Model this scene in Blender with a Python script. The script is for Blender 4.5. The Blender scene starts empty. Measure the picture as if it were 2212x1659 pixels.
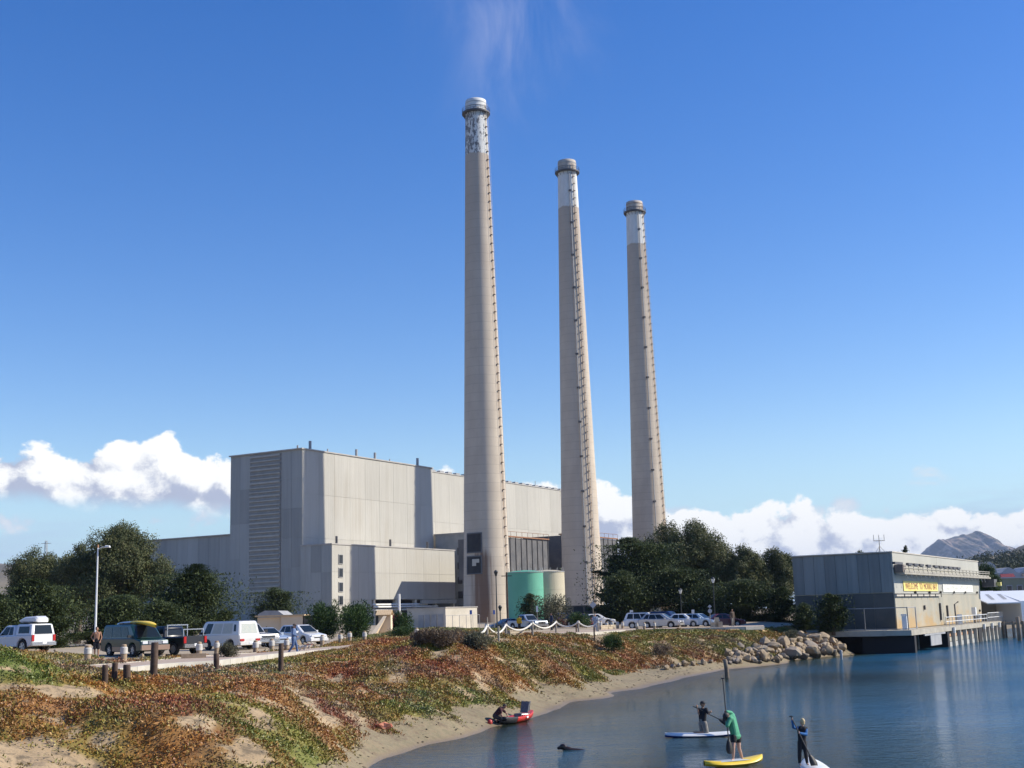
import bpy, bmesh, math, random
import numpy as np
from mathutils import Vector, Matrix

R = math.radians
random.seed(7)
rng = np.random.default_rng(11)
scene = bpy.context.scene
col = scene.collection

# ------------------------------------------------------------------ camera
FPX, PITCH, ROLL, CAMZ = 2745.0, R(10.3), 0.028, 4.9      # focal length measured on a 2212 x 1659 view of the photograph
_r0 = np.array([1.0, 0, 0]); CD = np.array([0, math.cos(PITCH), math.sin(PITCH)]); _u0 = np.array([0, -math.sin(PITCH), math.cos(PITCH)])
CR = math.cos(ROLL) * _r0 - math.sin(ROLL) * _u0
CU = math.cos(ROLL) * _u0 + math.sin(ROLL) * _r0
CAM = np.array([0, 0, CAMZ])
cam = bpy.data.cameras.new('camera'); camo = bpy.data.objects.new('camera', cam); col.objects.link(camo)
cam.sensor_width = 36.0; cam.lens = FPX / 2212 * 36.0; cam.clip_start = 0.5; cam.clip_end = 60000
m = Matrix.Identity(4)
for i in range(3):
    m[i][0] = CR[i]; m[i][1] = CU[i]; m[i][2] = -CD[i]; m[i][3] = CAM[i]
camo.matrix_world = m
scene.camera = camo

# ------------------------------------------------------------------ node helper
class S:
    """a shader socket with arithmetic"""
    nt = None
    def __init__(self, sock): self.s = sock
    @staticmethod
    def m(op, *a, clamp=False):
        n = S.nt.nodes.new('ShaderNodeMath'); n.operation = op; n.use_clamp = clamp
        for i, v in enumerate(a):
            if isinstance(v, S): S.nt.links.new(v.s, n.inputs[i])
            else: n.inputs[i].default_value = v
        return S(n.outputs[0])
    def __add__(s, o): return S.m('ADD', s, o)
    __radd__ = __add__
    def __sub__(s, o): return S.m('SUBTRACT', s, o)
    def __rsub__(s, o): return S.m('SUBTRACT', o, s)
    def __mul__(s, o): return S.m('MULTIPLY', s, o)
    __rmul__ = __mul__
    def __truediv__(s, o): return S.m('DIVIDE', s, o)
    def clamp(s): return S.m('ADD', s, 0.0, clamp=True)
    def step(s, a, b):
        n = S.nt.nodes.new('ShaderNodeMapRange'); n.interpolation_type = 'SMOOTHSTEP'
        S.nt.links.new(s.s, n.inputs[0])
        for k, v in ((1, a), (2, b), (3, 0.0), (4, 1.0)):
            if isinstance(v, S): S.nt.links.new(v.s, n.inputs[k])
            else: n.inputs[k].default_value = v
        return S(n.outputs[0])
def vec(x, y, z):
    n = S.nt.nodes.new('ShaderNodeCombineXYZ')
    for i, v in enumerate((x, y, z)):
        if isinstance(v, S): S.nt.links.new(v.s, n.inputs[i])
        else: n.inputs[i].default_value = v
    return S(n.outputs[0])
def noise(v, scale, detail=4, rough=0.5, dist=0.0, dim='3D'):
    n = S.nt.nodes.new('ShaderNodeTexNoise'); n.inputs['Scale'].default_value = scale; n.noise_dimensions = dim
    n.inputs['Detail'].default_value = detail; n.inputs['Roughness'].default_value = rough; n.inputs['Distortion'].default_value = dist
    if v is not None: S.nt.links.new(v.s, n.inputs['Vector'])
    return S(n.outputs['Fac'])
def voro(v, scale, feature='F1', smooth=None, dim='3D'):
    n = S.nt.nodes.new('ShaderNodeTexVoronoi'); n.feature = feature; n.voronoi_dimensions = dim; n.inputs['Scale'].default_value = scale
    if smooth is not None: n.inputs['Smoothness'].default_value = smooth
    if v is not None: S.nt.links.new(v.s, n.inputs['Vector'])
    return S(n.outputs['Distance'])
def mixc(f, a, b):
    n = S.nt.nodes.new('ShaderNodeMix'); n.data_type = 'RGBA'; n.clamp_factor = True
    if isinstance(f, S): S.nt.links.new(f.s, n.inputs[0])
    else: n.inputs[0].default_value = f
    for k, v in ((6, a), (7, b)):
        if isinstance(v, S): S.nt.links.new(v.s, n.inputs[k])
        else: n.inputs[k].default_value = (*v, 1.0) if len(v) == 3 else v
    return S(n.outputs[2])
def curve(v, pts):
    n = S.nt.nodes.new('ShaderNodeFloatCurve'); c = n.mapping.curves[0]
    n.mapping.use_clip = False
    c.points[0].location = pts[0]; c.points[-1].location = pts[-1]
    for p in pts[1:-1]: c.points.new(*p)
    n.mapping.update()
    S.nt.links.new(v.s, n.inputs['Value']); return S(n.outputs[0])

# ------------------------------------------------------------------ sky, sun, exposure
SUN_AZ, SUN_EL = R(85.4), R(35)          # clockwise from the view direction (+Y)
w = bpy.data.worlds.new('World'); scene.world = w; w.use_nodes = True
S.nt = w.node_tree; S.nt.nodes.clear()
sky = S.nt.nodes.new('ShaderNodeTexSky'); sky.sky_type = 'NISHITA'; sky.sun_disc = False
sky.sun_elevation = SUN_EL; sky.sun_rotation = SUN_AZ; sky.altitude = 0; sky.air_density = 1.0; sky.dust_density = 0.3; sky.ozone_density = 1.2
tc = S.nt.nodes.new('ShaderNodeTexCoord')
sx = S.nt.nodes.new('ShaderNodeSeparateXYZ'); S.nt.links.new(tc.outputs['Generated'], sx.inputs[0])
X, Y, Z = (S(o) for o in sx.outputs)
az = S.m('ARCTAN2', X, Y); el = S.m('ARCSINE', Z)
a01 = (az + 0.5).clamp()                                    # -0.5 .. 0.5 rad of azimuth, held constant beyond
def PT(x, y): # photograph point -> (azimuth + .5, elevation)
    v = CD + (x - 1106) / FPX * CR - (y - 829.5) / FPX * CU; v = v / np.linalg.norm(v)
    return math.atan2(v[0], v[1]) + 0.5, math.asin(v[2])
top = curve(a01, [(0.0, 0.135)] + [PT(*p) for p in ((0, 962), (120, 972), (230, 972), (300, 950), (345, 938), (375, 944), (410, 968), (470, 982), (560, 1010), (700, 1000), (860, 1015), (980, 1012), (1060, 1040), (1180, 1032), (1300, 1055), (1440, 1098), (1560, 1116), (1700, 1104), (1850, 1108), (1970, 1090), (2100, 1108), (2212, 1098))] + [(1.0, 0.085)])
bot = curve(a01, [(0.0, 0.098)] + [PT(*p) for p in ((0, 1080), (250, 1090), (500, 1108), (700, 1140), (900, 1180), (1200, 1230), (1500, 1260), (2212, 1270))] + [(1.0, 0.0)])
q1 = vec(az * 1.0, el * 1.25, 0.37)
q2 = vec(az * 1.0 + 0.011, el * 1.25 + 0.012, 0.37)         # the same field a little towards the sun
def field(q):
    f = noise(q, 17.0, 8, 0.62, 0.1, '2D'); b = voro(q, 34.0, dim='2D')
    return f * 0.95 + (0.50 - b) * 0.30
f1 = field(q1); f2 = field(q2)
edge = (top - el) * 44.0 + (f1 - 0.50) * 2.3
dens = edge.step(-0.02, 0.22) * ((el - bot) * 55.0 + (f1 - 0.5) * 0.8).step(-0.3, 0.5)
rel = ((el - bot) / (top - bot)).clamp()
light = (rel * 1.10 + (f1 - f2) * 3.0 + (f1 - 0.5) * 1.0 + 0.10).step(-0.02, 0.80)
# thin grey streaks and hazy veil low over the horizon, small fair weather puffs under the left bank
st = noise(vec(az * 3.0, el * 22.0, 1.7), 2.2, 4, 0.55, 0.0, '2D')
veil = (st + (0.060 - el) * 7.0).step(0.36, 0.85) * (0.13 - el).step(0.0, 0.07) * 0.8
pf = noise(vec(az, el * 1.6, 4.2), 15.0, 5, 0.55, 0.3, '2D')
puff = (pf - S.m('ABSOLUTE', el - 0.077) * 9.0).step(0.50, 0.66) * 0.85
# high wisps, strongest straight ahead far up
a0, e0 = PT(1125, 25)
wz = (az - (a0 - 0.5)); we = el - e0
wm = S.m('EXPONENT', (wz * wz * 300.0 + we * we * 190.0) * -1.0)
wn = noise(vec(az * 1.6, el * 0.8, 2.0), 9.0, 6, 0.62, 0.5, '2D')
wisp = (wn + wm * 0.16).step(0.40, 1.0) * wm * 0.55
hs = S.nt.nodes.new('ShaderNodeHueSaturation'); S.nt.links.new(sky.outputs[0], hs.inputs['Color'])
hs.inputs['Hue'].default_value = 0.517; hs.inputs['Saturation'].default_value = 1.46; hs.inputs['Value'].default_value = 1.07
base = S(hs.outputs[0])
K = 1.0
c_lit = (7.4, 7.35, 7.1); c_shd = (3.1, 3.4, 4.3)
cl = mixc(light, c_shd, c_lit)
base = mixc((0.15 - el).step(0.0, 0.14) * 0.7, base, (2.35, 4.05, 5.9))
c = mixc(wisp, base, (3.4, 3.7, 5.2))
c = mixc(veil, c, (3.2, 4.2, 5.5))
c = mixc(puff, c, mixc((pf - 0.45) * 4.0, (3.4, 3.9, 5.2), (5.4, 5.6, 5.9)))
c = mixc(dens, c, cl)
bg = S.nt.nodes.new('ShaderNodeBackground'); bg.inputs['Strength'].default_value = 0.13
S.nt.links.new(c.s, bg.inputs['Color'])
w.cycles.sampling_method = 'MANUAL'; w.cycles.sample_map_resolution = 512
wo = S.nt.nodes.new('ShaderNodeOutputWorld'); S.nt.links.new(bg.outputs[0], wo.inputs['Surface'])

sl = bpy.data.lights.new('sun', 'SUN'); sl.energy = 5.0; sl.angle = R(0.53); sl.color = (1.0, 0.93, 0.80)
so = bpy.data.objects.new('sun', sl); col.objects.link(so)
TO_SUN = Vector((math.sin(SUN_AZ) * math.cos(SUN_EL), math.cos(SUN_AZ) * math.cos(SUN_EL), math.sin(SUN_EL)))
so.rotation_euler = TO_SUN.to_track_quat('Z', 'Y').to_euler(); so.location = (60, 0, 80)

scene.view_settings.view_transform = 'Standard'; scene.view_settings.look = 'None'
scene.view_settings.exposure = 0.3; scene.view_settings.gamma = 1.0; scene.view_settings.use_curve_mapping = False
scene.render.engine = 'CYCLES'
scene.cycles.max_bounces = 8; scene.cycles.transparent_max_bounces = 16; scene.cycles.use_denoising = True
scene.cycles.caustics_reflective = False; scene.cycles.caustics_refractive = False
scene.render.film_transparent = False

# ------------------------------------------------------------------ photograph geometry -> world
def ray(x, y): return CD + (x - 1106) / FPX * CR - (y - 829.5) / FPX * CU
def atz(x, y, z):
    v = ray(x, y); return CAM + v * ((z - CAMZ) / v[2])
def aty(x, y, Y):
    v = ray(x, y); return CAM + v * (Y / v[1])
AU = np.array([0.5, 0.8660254, 0]); AV = np.array([0.8660254, -0.5, 0])       # the plant's two wall directions
def on_t(x, y, t):       # point on the wall plane at distance t along AV
    v = ray(x, y); return CAM + v * ((t - CAM @ AV) / (v @ AV))
def on_s(x, y, s):
    v = ray(x, y); return CAM + v * ((s - CAM @ AU) / (v @ AU))
def st_pos(s, t, z): return AU * s + AV * t + np.array([0, 0, z])

# ------------------------------------------------------------------ value noise for geometry
def _hash(ix, iy, iz):
    n = (ix.astype(np.int64) * 374761393 + iy.astype(np.int64) * 668265263 + iz.astype(np.int64) * 2147483647 // 7) & 0x7fffffff
    n = ((n ^ (n >> 13)) * 1274126177) & 0x7fffffff
    n = (n ^ (n >> 16)) * 60493 & 0x7fffffff
    return (n % 100003) / 100003.0
def vnoise(x, y, z=0.0):
    x = np.asarray(x, float); y = np.asarray(y, float); z = np.zeros_like(x) + z
    ix, iy, iz = np.floor(x), np.floor(y), np.floor(z); fx, fy, fz = x - ix, y - iy, z - iz
    fx, fy, fz = (f * f * (3 - 2 * f) for f in (fx, fy, fz)); r = 0
    for dx in (0, 1):
        for dy in (0, 1):
            for dz in (0, 1):
                r = r + _hash(ix + dx, iy + dy, iz + dz) * (fx if dx else 1 - fx) * (fy if dy else 1 - fy) * (fz if dz else 1 - fz)
    return r
def fbm(x, y, z=0.0, o=4, g=0.5):
    a, s, t = 1.0, 0.0, 0.0
    for i in range(o):
        s = s + a * vnoise(np.asarray(x) * 2 ** i + 17.3 * i, np.asarray(y) * 2 ** i - 9.1 * i, np.asarray(z) * 2 ** i); t += a; a *= g
    return s / t

# ------------------------------------------------------------------ materials
MATS = {}
def principled(name):
    m = bpy.data.materials.new(name); m.use_nodes = True; S.nt = m.node_tree; S.nt.nodes.clear()
    b = S.nt.nodes.new('ShaderNodeBsdfPrincipled'); o = S.nt.nodes.new('ShaderNodeOutputMaterial')
    S.nt.links.new(b.outputs[0], o.inputs['Surface']); MATS[name] = m
    return m, b
def put(sock, inp): S.nt.links.new(sock.s, inp)
def objco():
    n = S.nt.nodes.new('ShaderNodeTexCoord'); return S(n.outputs['Object'])
def sep(v):
    n = S.nt.nodes.new('ShaderNodeSeparateXYZ'); S.nt.links.new(v.s, n.inputs[0]); return [S(o) for o in n.outputs]
def worldco():
    n = S.nt.nodes.new('ShaderNodeNewGeometry'); return S(n.outputs['Position'])
def islandrand():
    n = S.nt.nodes.new('ShaderNodeNewGeometry'); return S(n.outputs['Random Per Island'])
def objrand():
    n = S.nt.nodes.new('ShaderNodeObjectInfo'); return S(n.outputs['Random'])
def bump(b, h, strength=0.3, dist=0.02):
    n = S.nt.nodes.new('ShaderNodeBump'); n.inputs['Strength'].default_value = strength; n.inputs['Distance'].default_value = dist
    S.nt.links.new(h.s, n.inputs['Height']); S.nt.links.new(n.outputs[0], b.inputs['Normal'])
def attr(name, out='Color'):
    n = S.nt.nodes.new('ShaderNodeAttribute'); n.attribute_name = name; return S(n.outputs[out])
def mat(name, c, rough=0.6, c2=None, scale=3.0, metal=0.0, bumps=0.0, spec=0.5, coat=0.0, vary=0.0, detail=5):
    """flat or two-tone noisy material"""
    if name in MATS: return MATS[name]
    m, b = principled(name)
    b.inputs['Roughness'].default_value = rough; b.inputs['Metallic'].default_value = metal
    b.inputs['Specular IOR Level'].default_value = spec; b.inputs['Coat Weight'].default_value = coat
    b.inputs['Base Color'].default_value = (*c, 1)
    if c2 is not None:
        n = noise(objco(), scale, detail, 0.6)
        cc = mixc(n.step(0.3, 0.7), c, c2)
        if vary:
            hv = S.nt.nodes.new('ShaderNodeHueSaturation'); put(cc, hv.inputs['Color']); put(objrand() * vary + (1 - vary / 2), hv.inputs['Value']); cc = S(hv.outputs[0])
        put(cc, b.inputs['Base Color'])
        if bumps: bump(b, n, bumps, 0.03)
    return m

# ------------------------------------------------------------------ meshes
class MB:
    def __init__(s): s.v = []; s.f = []
    def add(s, vs, fs):
        k = len(s.v); s.v += [tuple(map(float, p)) for p in vs]; s.f += [tuple(i + k for i in f) for f in fs]; return s
    def box(s, c, d, rz=0.0, M=None):
        x, y, z = d[0] / 2, d[1] / 2, d[2] / 2; ca, sa = math.cos(rz), math.sin(rz); vs = []
        for q in ((-x, -y, -z), (x, -y, -z), (x, y, -z), (-x, y, -z), (-x, -y, z), (x, -y, z), (x, y, z), (-x, y, z)):
            p = (q[0] * ca - q[1] * sa, q[0] * sa + q[1] * ca, q[2])
            if M is not None: p = M @ Vector(p)
            vs.append((p[0] + c[0], p[1] + c[1], p[2] + c[2]))
        return s.add(vs, [(0, 3, 2, 1), (4, 5, 6, 7), (0, 1, 5, 4), (1, 2, 6, 5), (2, 3, 7, 6), (3, 0, 4, 7)])
    def prism(s, poly, z0, z1):     # poly counter-clockwise in plan
        n = len(poly); vs = [(p[0], p[1], z0) for p in poly] + [(p[0], p[1], z1) for p in poly]
        fs = [tuple(range(n - 1, -1, -1)), tuple(range(n, 2 * n))] + [(i, (i + 1) % n, n + (i + 1) % n, n + i) for i in range(n)]
        return s.add(vs, fs)
    def tube(s, pts, r, n=8, r1=None, cap=True):
        pts = [Vector(p) for p in pts]; N = len(pts); k = len(s.v); vs = []; fs = []
        for i, p in enumerate(pts):
            d = (pts[min(i + 1, N - 1)] - pts[max(i - 1, 0)]).normalized()
            a = d.cross(Vector((0, 0, 1))) if abs(d.z) < 0.95 else d.cross(Vector((1, 0, 0)))
            a.normalize(); b = d.cross(a)
            rr = r if r1 is None else r + (r1 - r) * i / (N - 1)
            if isinstance(r, (list, tuple)): rr = r[i]
            vs += [p + (a * math.cos(t) + b * math.sin(t)) * rr for t in (2 * math.pi * j / n for j in range(n))]
        for i in range(N - 1):
            fs += [(i * n + j, (i + 1) * n + j, (i + 1) * n + (j + 1) % n, i * n + (j + 1) % n) for j in range(n)]
        if cap: fs += [tuple(range(n)), tuple(range((N - 1) * n + n - 1, (N - 1) * n - 1, -1))]
        return s.add(vs, fs)
    def lathe(s, prof, c=(0, 0, 0), n=24, cap=True):
        vs = []; fs = []
        for r, z in prof: vs += [(c[0] + r * math.cos(2 * math.pi * j / n), c[1] + r * math.sin(2 * math.pi * j / n), c[2] + z) for j in range(n)]
        for i in range(len(prof) - 1):
            fs += [(i * n + j, i * n + (j + 1) % n, (i + 1) * n + (j + 1) % n, (i + 1) * n + j) for j in range(n)]
        if cap: fs += [tuple(range(n - 1, -1, -1)), tuple(range((len(prof) - 1) * n, len(prof) * n))]
        return s.add(vs, fs)
    def build(s, name, m, parent=None, smooth=False, loc=None):
        me = bpy.data.meshes.new(name); me.from_pydata(s.v, [], s.f); me.update()
        return link(name, me, m, parent, smooth, loc)
def link(name, me, m, parent=None, smooth=False, loc=None):
    o = bpy.data.objects.new(name, me); col.objects.link(o)
    if m is not None and len(me.materials) == 0: me.materials.append(MATS[m] if isinstance(m, str) else m)
    if parent is not None: o.parent = parent
    if loc is not None: o.location = tuple(map(float, loc))
    if smooth: me.shade_smooth()
    return o
def auto_smooth(o, ang=35):
    me = o.data; me.shade_smooth(); me.set_sharp_from_angle(angle=R(ang)); return o
def fastmesh(name, V, Fc, k):       # V (N,3), Fc (M,k) numpy
    me = bpy.data.meshes.new(name); me.vertices.add(len(V)); me.vertices.foreach_set('co', np.ascontiguousarray(V, np.float32).ravel())
    M = len(Fc); me.loops.add(M * k); me.loops.foreach_set('vertex_index', np.ascontiguousarray(Fc, np.int32).ravel())
    me.polygons.add(M); me.polygons.foreach_set('loop_start', np.arange(0, M * k, k, dtype=np.int32)); me.update(calc_edges=True); me.validate()
    return me
def tag(o, label=None, cat=None, group=None, kind=None):
    if label: o['label'] = label
    if cat: o['category'] = cat
    if group: o['group'] = group
    if kind: o['kind'] = kind
    return o
def thing(name, label, cat, loc=(0, 0, 0), rz=0.0, group=None):
    o = bpy.data.objects.new(name, None); col.objects.link(o); o.empty_display_size = 0.3
    o.location = tuple(map(float, loc)); o.rotation_euler = (0, 0, rz); return tag(o, label, cat, group)
def copy_tree(o, parent=None):
    c = o.copy(); col.objects.link(c)
    if parent is not None: c.parent = parent
    for ch in list(o.children): copy_tree(ch, c)
    return c
# ================================================================== terrain
CP = []      # control points (x, y, z): photograph points with the height they stand at
def cp(z, *pts):
    for p in pts: CP.append(tuple(atz(p[0], p[1], z)[:2]) + (z,))
WATERLINE = [(775, 1659), (818, 1640), (873, 1628), (928, 1606), (1003, 1588), (1063, 1570), (1151, 1548), (1226, 1530), (1306, 1509), (1381, 1489), (1456, 1471), (1516, 1456), (1568, 1446), (1656, 1438), (1702, 1427), (1754, 1422), (1799, 1417), (1834, 1410), (1890, 1404)]
cp(0.0, *WATERLINE)
cp(0.65, (728, 1540), (803, 1552), (873, 1552), (938, 1545), (1003, 1530), (1063, 1511), (1106, 1503), (1151, 1490), (1231, 1475), (1306, 1461))
cp(0.45, (1366, 1450), (1431, 1448), (1481, 1443), (1544, 1434))
cp(0.9, (735, 1597), (708, 1614), (648, 1634), (585, 1646))
cp(1.25, (700, 1575), (660, 1532))
# main dune face
cp(1.4, (740, 1514), (800, 1516), (873, 1520), (938, 1513)); cp(1.5, (1003, 1490), (1063, 1476))
cp(2.05, (700, 1478), (760, 1478), (800, 1482), (873, 1478), (938, 1462), (1003, 1450))
cp(2.45, (720, 1448), (800, 1450), (880, 1445), (960, 1432))
cp(2.85, (760, 1418), (830, 1420), (900, 1418))
cp(3.3, (830, 1388), (880, 1386), (930, 1388)); cp(3.2, (980, 1398), (1030, 1400))
cp(1.6, (1106, 1460), (1160, 1450), (1230, 1436)); cp(2.4, (1060, 1428), (1106, 1422), (1180, 1418)); cp(2.9, (1060, 1396), (1106, 1396), (1180, 1396))
cp(1.6, (1300, 1420), (1366, 1412)); cp(2.2, (1300, 1397), (1366, 1392)); cp(2.75, (1240, 1384), (1300, 1376), (1366, 1376))
cp(1.7, (1431, 1404), (1500, 1400), (1560, 1395)); cp(2.45, (1440, 1378), (1500, 1375), (1570, 1374)); cp(2.98, (1440, 1363), (1500, 1360), (1580, 1357.5), (1640, 1355.5))
cp(1.9, (1650, 1382), (1700, 1376)); cp(2.55, (1640, 1362), (1700, 1359)); cp(3.0, (1640, 1350), (1700, 1348))
cp(1.7, (1760, 1376), (1800, 1374)); cp(2.4, (1760, 1364)); cp(1.6, (1840, 1372))
# left lobe
cp(2.75, (0, 1490), (120, 1488), (250, 1478), (380, 1470)); cp(2.6, (100, 1530), (250, 1514), (400, 1508), (520, 1494), (590, 1486))
cp(2.3, (0, 1568), (120, 1570), (240, 1560), (330, 1556), (450, 1548), (560, 1536), (640, 1512))
cp(1.75, (0, 1620), (120, 1622), (240, 1606), (350, 1604), (470, 1600), (580, 1590), (650, 1576))
cp(1.25, (120, 1659), (240, 1650), (400, 1650), (520, 1640), (620, 1622))
cp(0.9, (240, 1690), (400, 1692), (540, 1676)); cp(0.5, (560, 1720), (680, 1690), (350, 1760), (150, 1780)); cp(-0.02, (690, 1720), (600, 1800))
cp(1.3, (0, 1700), (-150, 1720)); cp(0.5, (-100, 1850), (0, 1850)); cp(2.5, (-150, 1560), (-200, 1600)); cp(-0.3, (300, 2000), (0, 2300))
# gully between the lobes
cp(2.85, (500, 1432), (600, 1432), (660, 1426)); cp(2.55, (560, 1462), (620, 1462), (670, 1452)); cp(1.9, (640, 1488), (655, 1498))
# path and parking
cp(3.0, (0, 1460), (125, 1453), (250, 1442), (350, 1434), (462, 1426), (553, 1417), (640, 1408), (728, 1400), (800, 1393))
cp(3.05, (1000, 1376), (1080, 1372), (1180, 1368), (1290, 1362), (1440, 1357), (1560, 1354))
cp(3.05, (200, 1425), (330, 1415), (480, 1408), (600, 1402), (700, 1396), (900, 1372), (350, 1400), (650, 1388))
cp(4.25, (0, 1398), (25, 1403)); cp(3.9, (60, 1414)); cp(3.3, (110, 1430)); cp(4.0, (-80, 1400)); cp(3.3, (0, 1440), (40, 1444))
cp(3.55, (860, 1364), (900, 1362)); cp(3.4, (940, 1366)); cp(3.0, (800, 1378), (990, 1362))
for x in range(-260, 70, 45):
    for y in (190, 260, 380, 520): CP.append((x, y, 3.1))
for x, y in ((-60, 100), (-90, 70), (-60, 130), (-30, 130), (-90, 40), (-90, 130), (0, 150), (25, 150), (-60, 160), (60, 230), (90, 300), (130, 380), (200, 500), (45, 210)): CP.append((x, y, 3.1))
# sea bed
for x, y, z in ((6, 42, -0.35), (12, 42, -0.8), (25, 42, -2), (10, 55, -0.6), (18, 55, -1.4), (35, 55, -2.5), (20, 72, -0.9), (30, 75, -1.8), (50, 70, -3), (22, 90, -0.35), (32, 95, -1.2), (50, 100, -2.5), (38, 115, -1.2), (45, 125, -2),
                (80, 60, -3), (90, 120, -3), (70, 140, -3), (110, 180, -3), (100, 210, -3), (170, 300, -3), (260, 420, -3), (-4, 33, -0.3), (0, 20, -1.5), (20, 15, -2.5), (60, 20, -3), (-25, 15, -0.6), (-60, 10, 0.6), (-30, -10, -2), (40, -20, -3), (58, 150, -2.6), (75, 180, -2.8)): CP.append((x, y, z))
CP = np.array(CP)
def _phi(r2): return np.where(r2 > 1e-9, 0.5 * r2 * np.log(r2 + 1e-12), 0)
_n = len(CP); _xy = CP[:, :2] / 50.0
_A = np.zeros((_n + 3, _n + 3)); _d2 = ((_xy[:, None] - _xy[None]) ** 2).sum(-1)
_A[:_n, :_n] = _phi(_d2) + np.eye(_n) * 0.0012
_A[:_n, _n] = 1; _A[:_n, _n + 1:] = _xy; _A[_n, :_n] = 1; _A[_n + 1:, :_n] = _xy.T
_W = np.linalg.solve(_A, np.concatenate([CP[:, 2], np.zeros(3)]))
def tps(x, y):
    q = np.stack([np.ravel(x), np.ravel(y)], 1) / 50.0; out = np.empty(len(q))
    for i in range(0, len(q), 20000):
        c = q[i:i + 20000]; d2 = ((c[:, None] - _xy[None]) ** 2).sum(-1)
        out[i:i + 20000] = _phi(d2) @ _W[:_n] + _W[_n] + c @ _W[_n + 1:]
    return out.reshape(np.shape(x))
def poly_mask(x, y, poly):
    x = np.asarray(x); y = np.asarray(y); ins = np.zeros(np.shape(x), bool); n = len(poly)
    for i in range(n):
        x1, y1 = poly[i]; x2, y2 = poly[(i + 1) % n]
        c = ((y1 > y) != (y2 > y)) & (x < (x2 - x1) * (y - y1) / (y2 - y1 + 1e-12) + x1); ins ^= c
    return ins
def poly_dist(x, y, pts):       # distance to a polyline
    d = np.full(np.shape(x), 1e9)
    for (x1, y1), (x2, y2) in zip(pts[:-1], pts[1:]):
        L = (x2 - x1) ** 2 + (y2 - y1) ** 2 + 1e-12; t = np.clip(((x - x1) * (x2 - x1) + (y - y1) * (y2 - y1)) / L, 0, 1)
        d = np.minimum(d, np.hypot(x - x1 - t * (x2 - x1), y - y1 - t * (y2 - y1)))
    return d
# the paved walk: photograph points of its near and far edges, standing at about 3 m
NEAR = [atz(*p, 3.02)[:2] for p in ((-120, 1482), (0, 1469), (125, 1458), (250, 1449), (350, 1437), (462, 1431), (553, 1419.5), (640, 1411), (728, 1403), (800, 1395.5))]
FAR = [atz(*p, 3.02)[:2] for p in ((-120, 1463), (32, 1453.5), (175, 1443), (300, 1433), (425, 1421), (553, 1413.5), (640, 1405.5), (728, 1398), (800, 1391))]
NEAR2 = [atz(*p, 3.07)[:2] for p in ((870, 1387), (990, 1379.5), (1080, 1376.5), (1180, 1371.5), (1290, 1366), (1350, 1362), (1440, 1359), (1530, 1357), (1590, 1355.5), (1650, 1353.5))]
FAR2 = [atz(*p, 3.07)[:2] for p in ((870, 1382), (990, 1374), (1080, 1369.5), (1180, 1366), (1290, 1361), (1350, 1358), (1440, 1355.5), (1530, 1353.5), (1590, 1352.3), (1650, 1350.8))]
WALK = NEAR + NEAR2 + FAR2[::-1] + FAR[::-1]
LOT = [tuple(p) for p in FAR] + [tuple(p) for p in FAR2] + [(70, 200), (70, 400), (-200, 400), (-200, 60)]
def hraw(x, y):
    x = np.asarray(x, float); y = np.asarray(y, float)
    t = x * AV[0] + y * AV[1]; s = x * AU[0] + y * AU[1]
    far = np.clip((np.hypot(x, y - 120) - 300) / 150, 0, 1)
    zf = np.where(t < -30, 3.1, -3.0)
    z = np.clip(tps(x, y), -3.2, 4.4)
    z = z * (1 - far) + zf * far
    return z
def hbank(x, y):      # 0..1: how much the ground is natural bank (lumpy)
    w_ = poly_mask(x, y, WALK) | poly_mask(x, y, LOT)
    return np.where(w_, 0.0, 1.0)
def height(x, y):
    x = np.asarray(x, float); y = np.asarray(y, float); z = hraw(x, y)
    k = hbank(x, y); land = np.clip((z - 0.5) / 0.6, 0, 1); near = np.hypot(x, y - 90) < 180
    dk = np.minimum(poly_dist(x, y, NEAR), poly_dist(x, y, NEAR2)); z = z - np.where(near, k * 0.13 * np.exp(-(dk / 2.2) ** 2), 0)
    lump = (fbm(x * 0.35, y * 0.35, 3.1, 3) - 0.5) * 0.75 + (fbm(x * 1.1, y * 1.1, 8.0, 3) - 0.5) * 0.46 + (fbm(x * 3.2, y * 3.2, 1.0, 2) - 0.5) * 0.10
    dw = np.clip(dk / 4.5, 0, 1)
    beach = np.clip(z / 0.25, 0, 1) * (1 - land) * ((fbm(x * 1.6, y * 1.6, 5.0, 3) - 0.5) * 0.20 + (fbm(x * 5, y * 5, 2.0, 2) - 0.5) * 0.10)
    lot = (1 - k) * (fbm(x * 0.5, y * 0.5, 9.0, 2) - 0.5) * 0.04
    return z + np.where(near, k * land * lump * dw + beach + lot, 0)
def h1(x, y): return float(height(np.array([x]), np.array([y]))[0])
_gs = np.arange(26, 205, 0.06)
def hgrid(x, y):
    i = np.clip(np.searchsorted(gx, x) - 1, 0, len(gx) - 2); j = np.clip(np.searchsorted(gy, y) - 1, 0, len(gy) - 2); u = (x - gx[i]) / (gx[i + 1] - gx[i]); v = (y - gy[j]) / (gy[j + 1] - gy[j])
    return GZ[j, i] * (1 - u) * (1 - v) + GZ[j, i + 1] * u * (1 - v) + GZ[j + 1, i] * (1 - u) * v + GZ[j + 1, i + 1] * u * v
def ground(px, py):       # where the photograph ray through a point meets the ground
    v = ray(px, py); v = v / np.hypot(v[0], v[1]); P = CAM[None] + v[None] * _gs[:, None]
    hz = np.maximum(hgrid(P[:, 0], P[:, 1]), 0.0); b = np.nonzero(P[:, 2] <= hz)[0]
    i = b[0] if len(b) else len(_gs) - 1
    return np.array([P[i, 0], P[i, 1], hz[i]])

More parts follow.
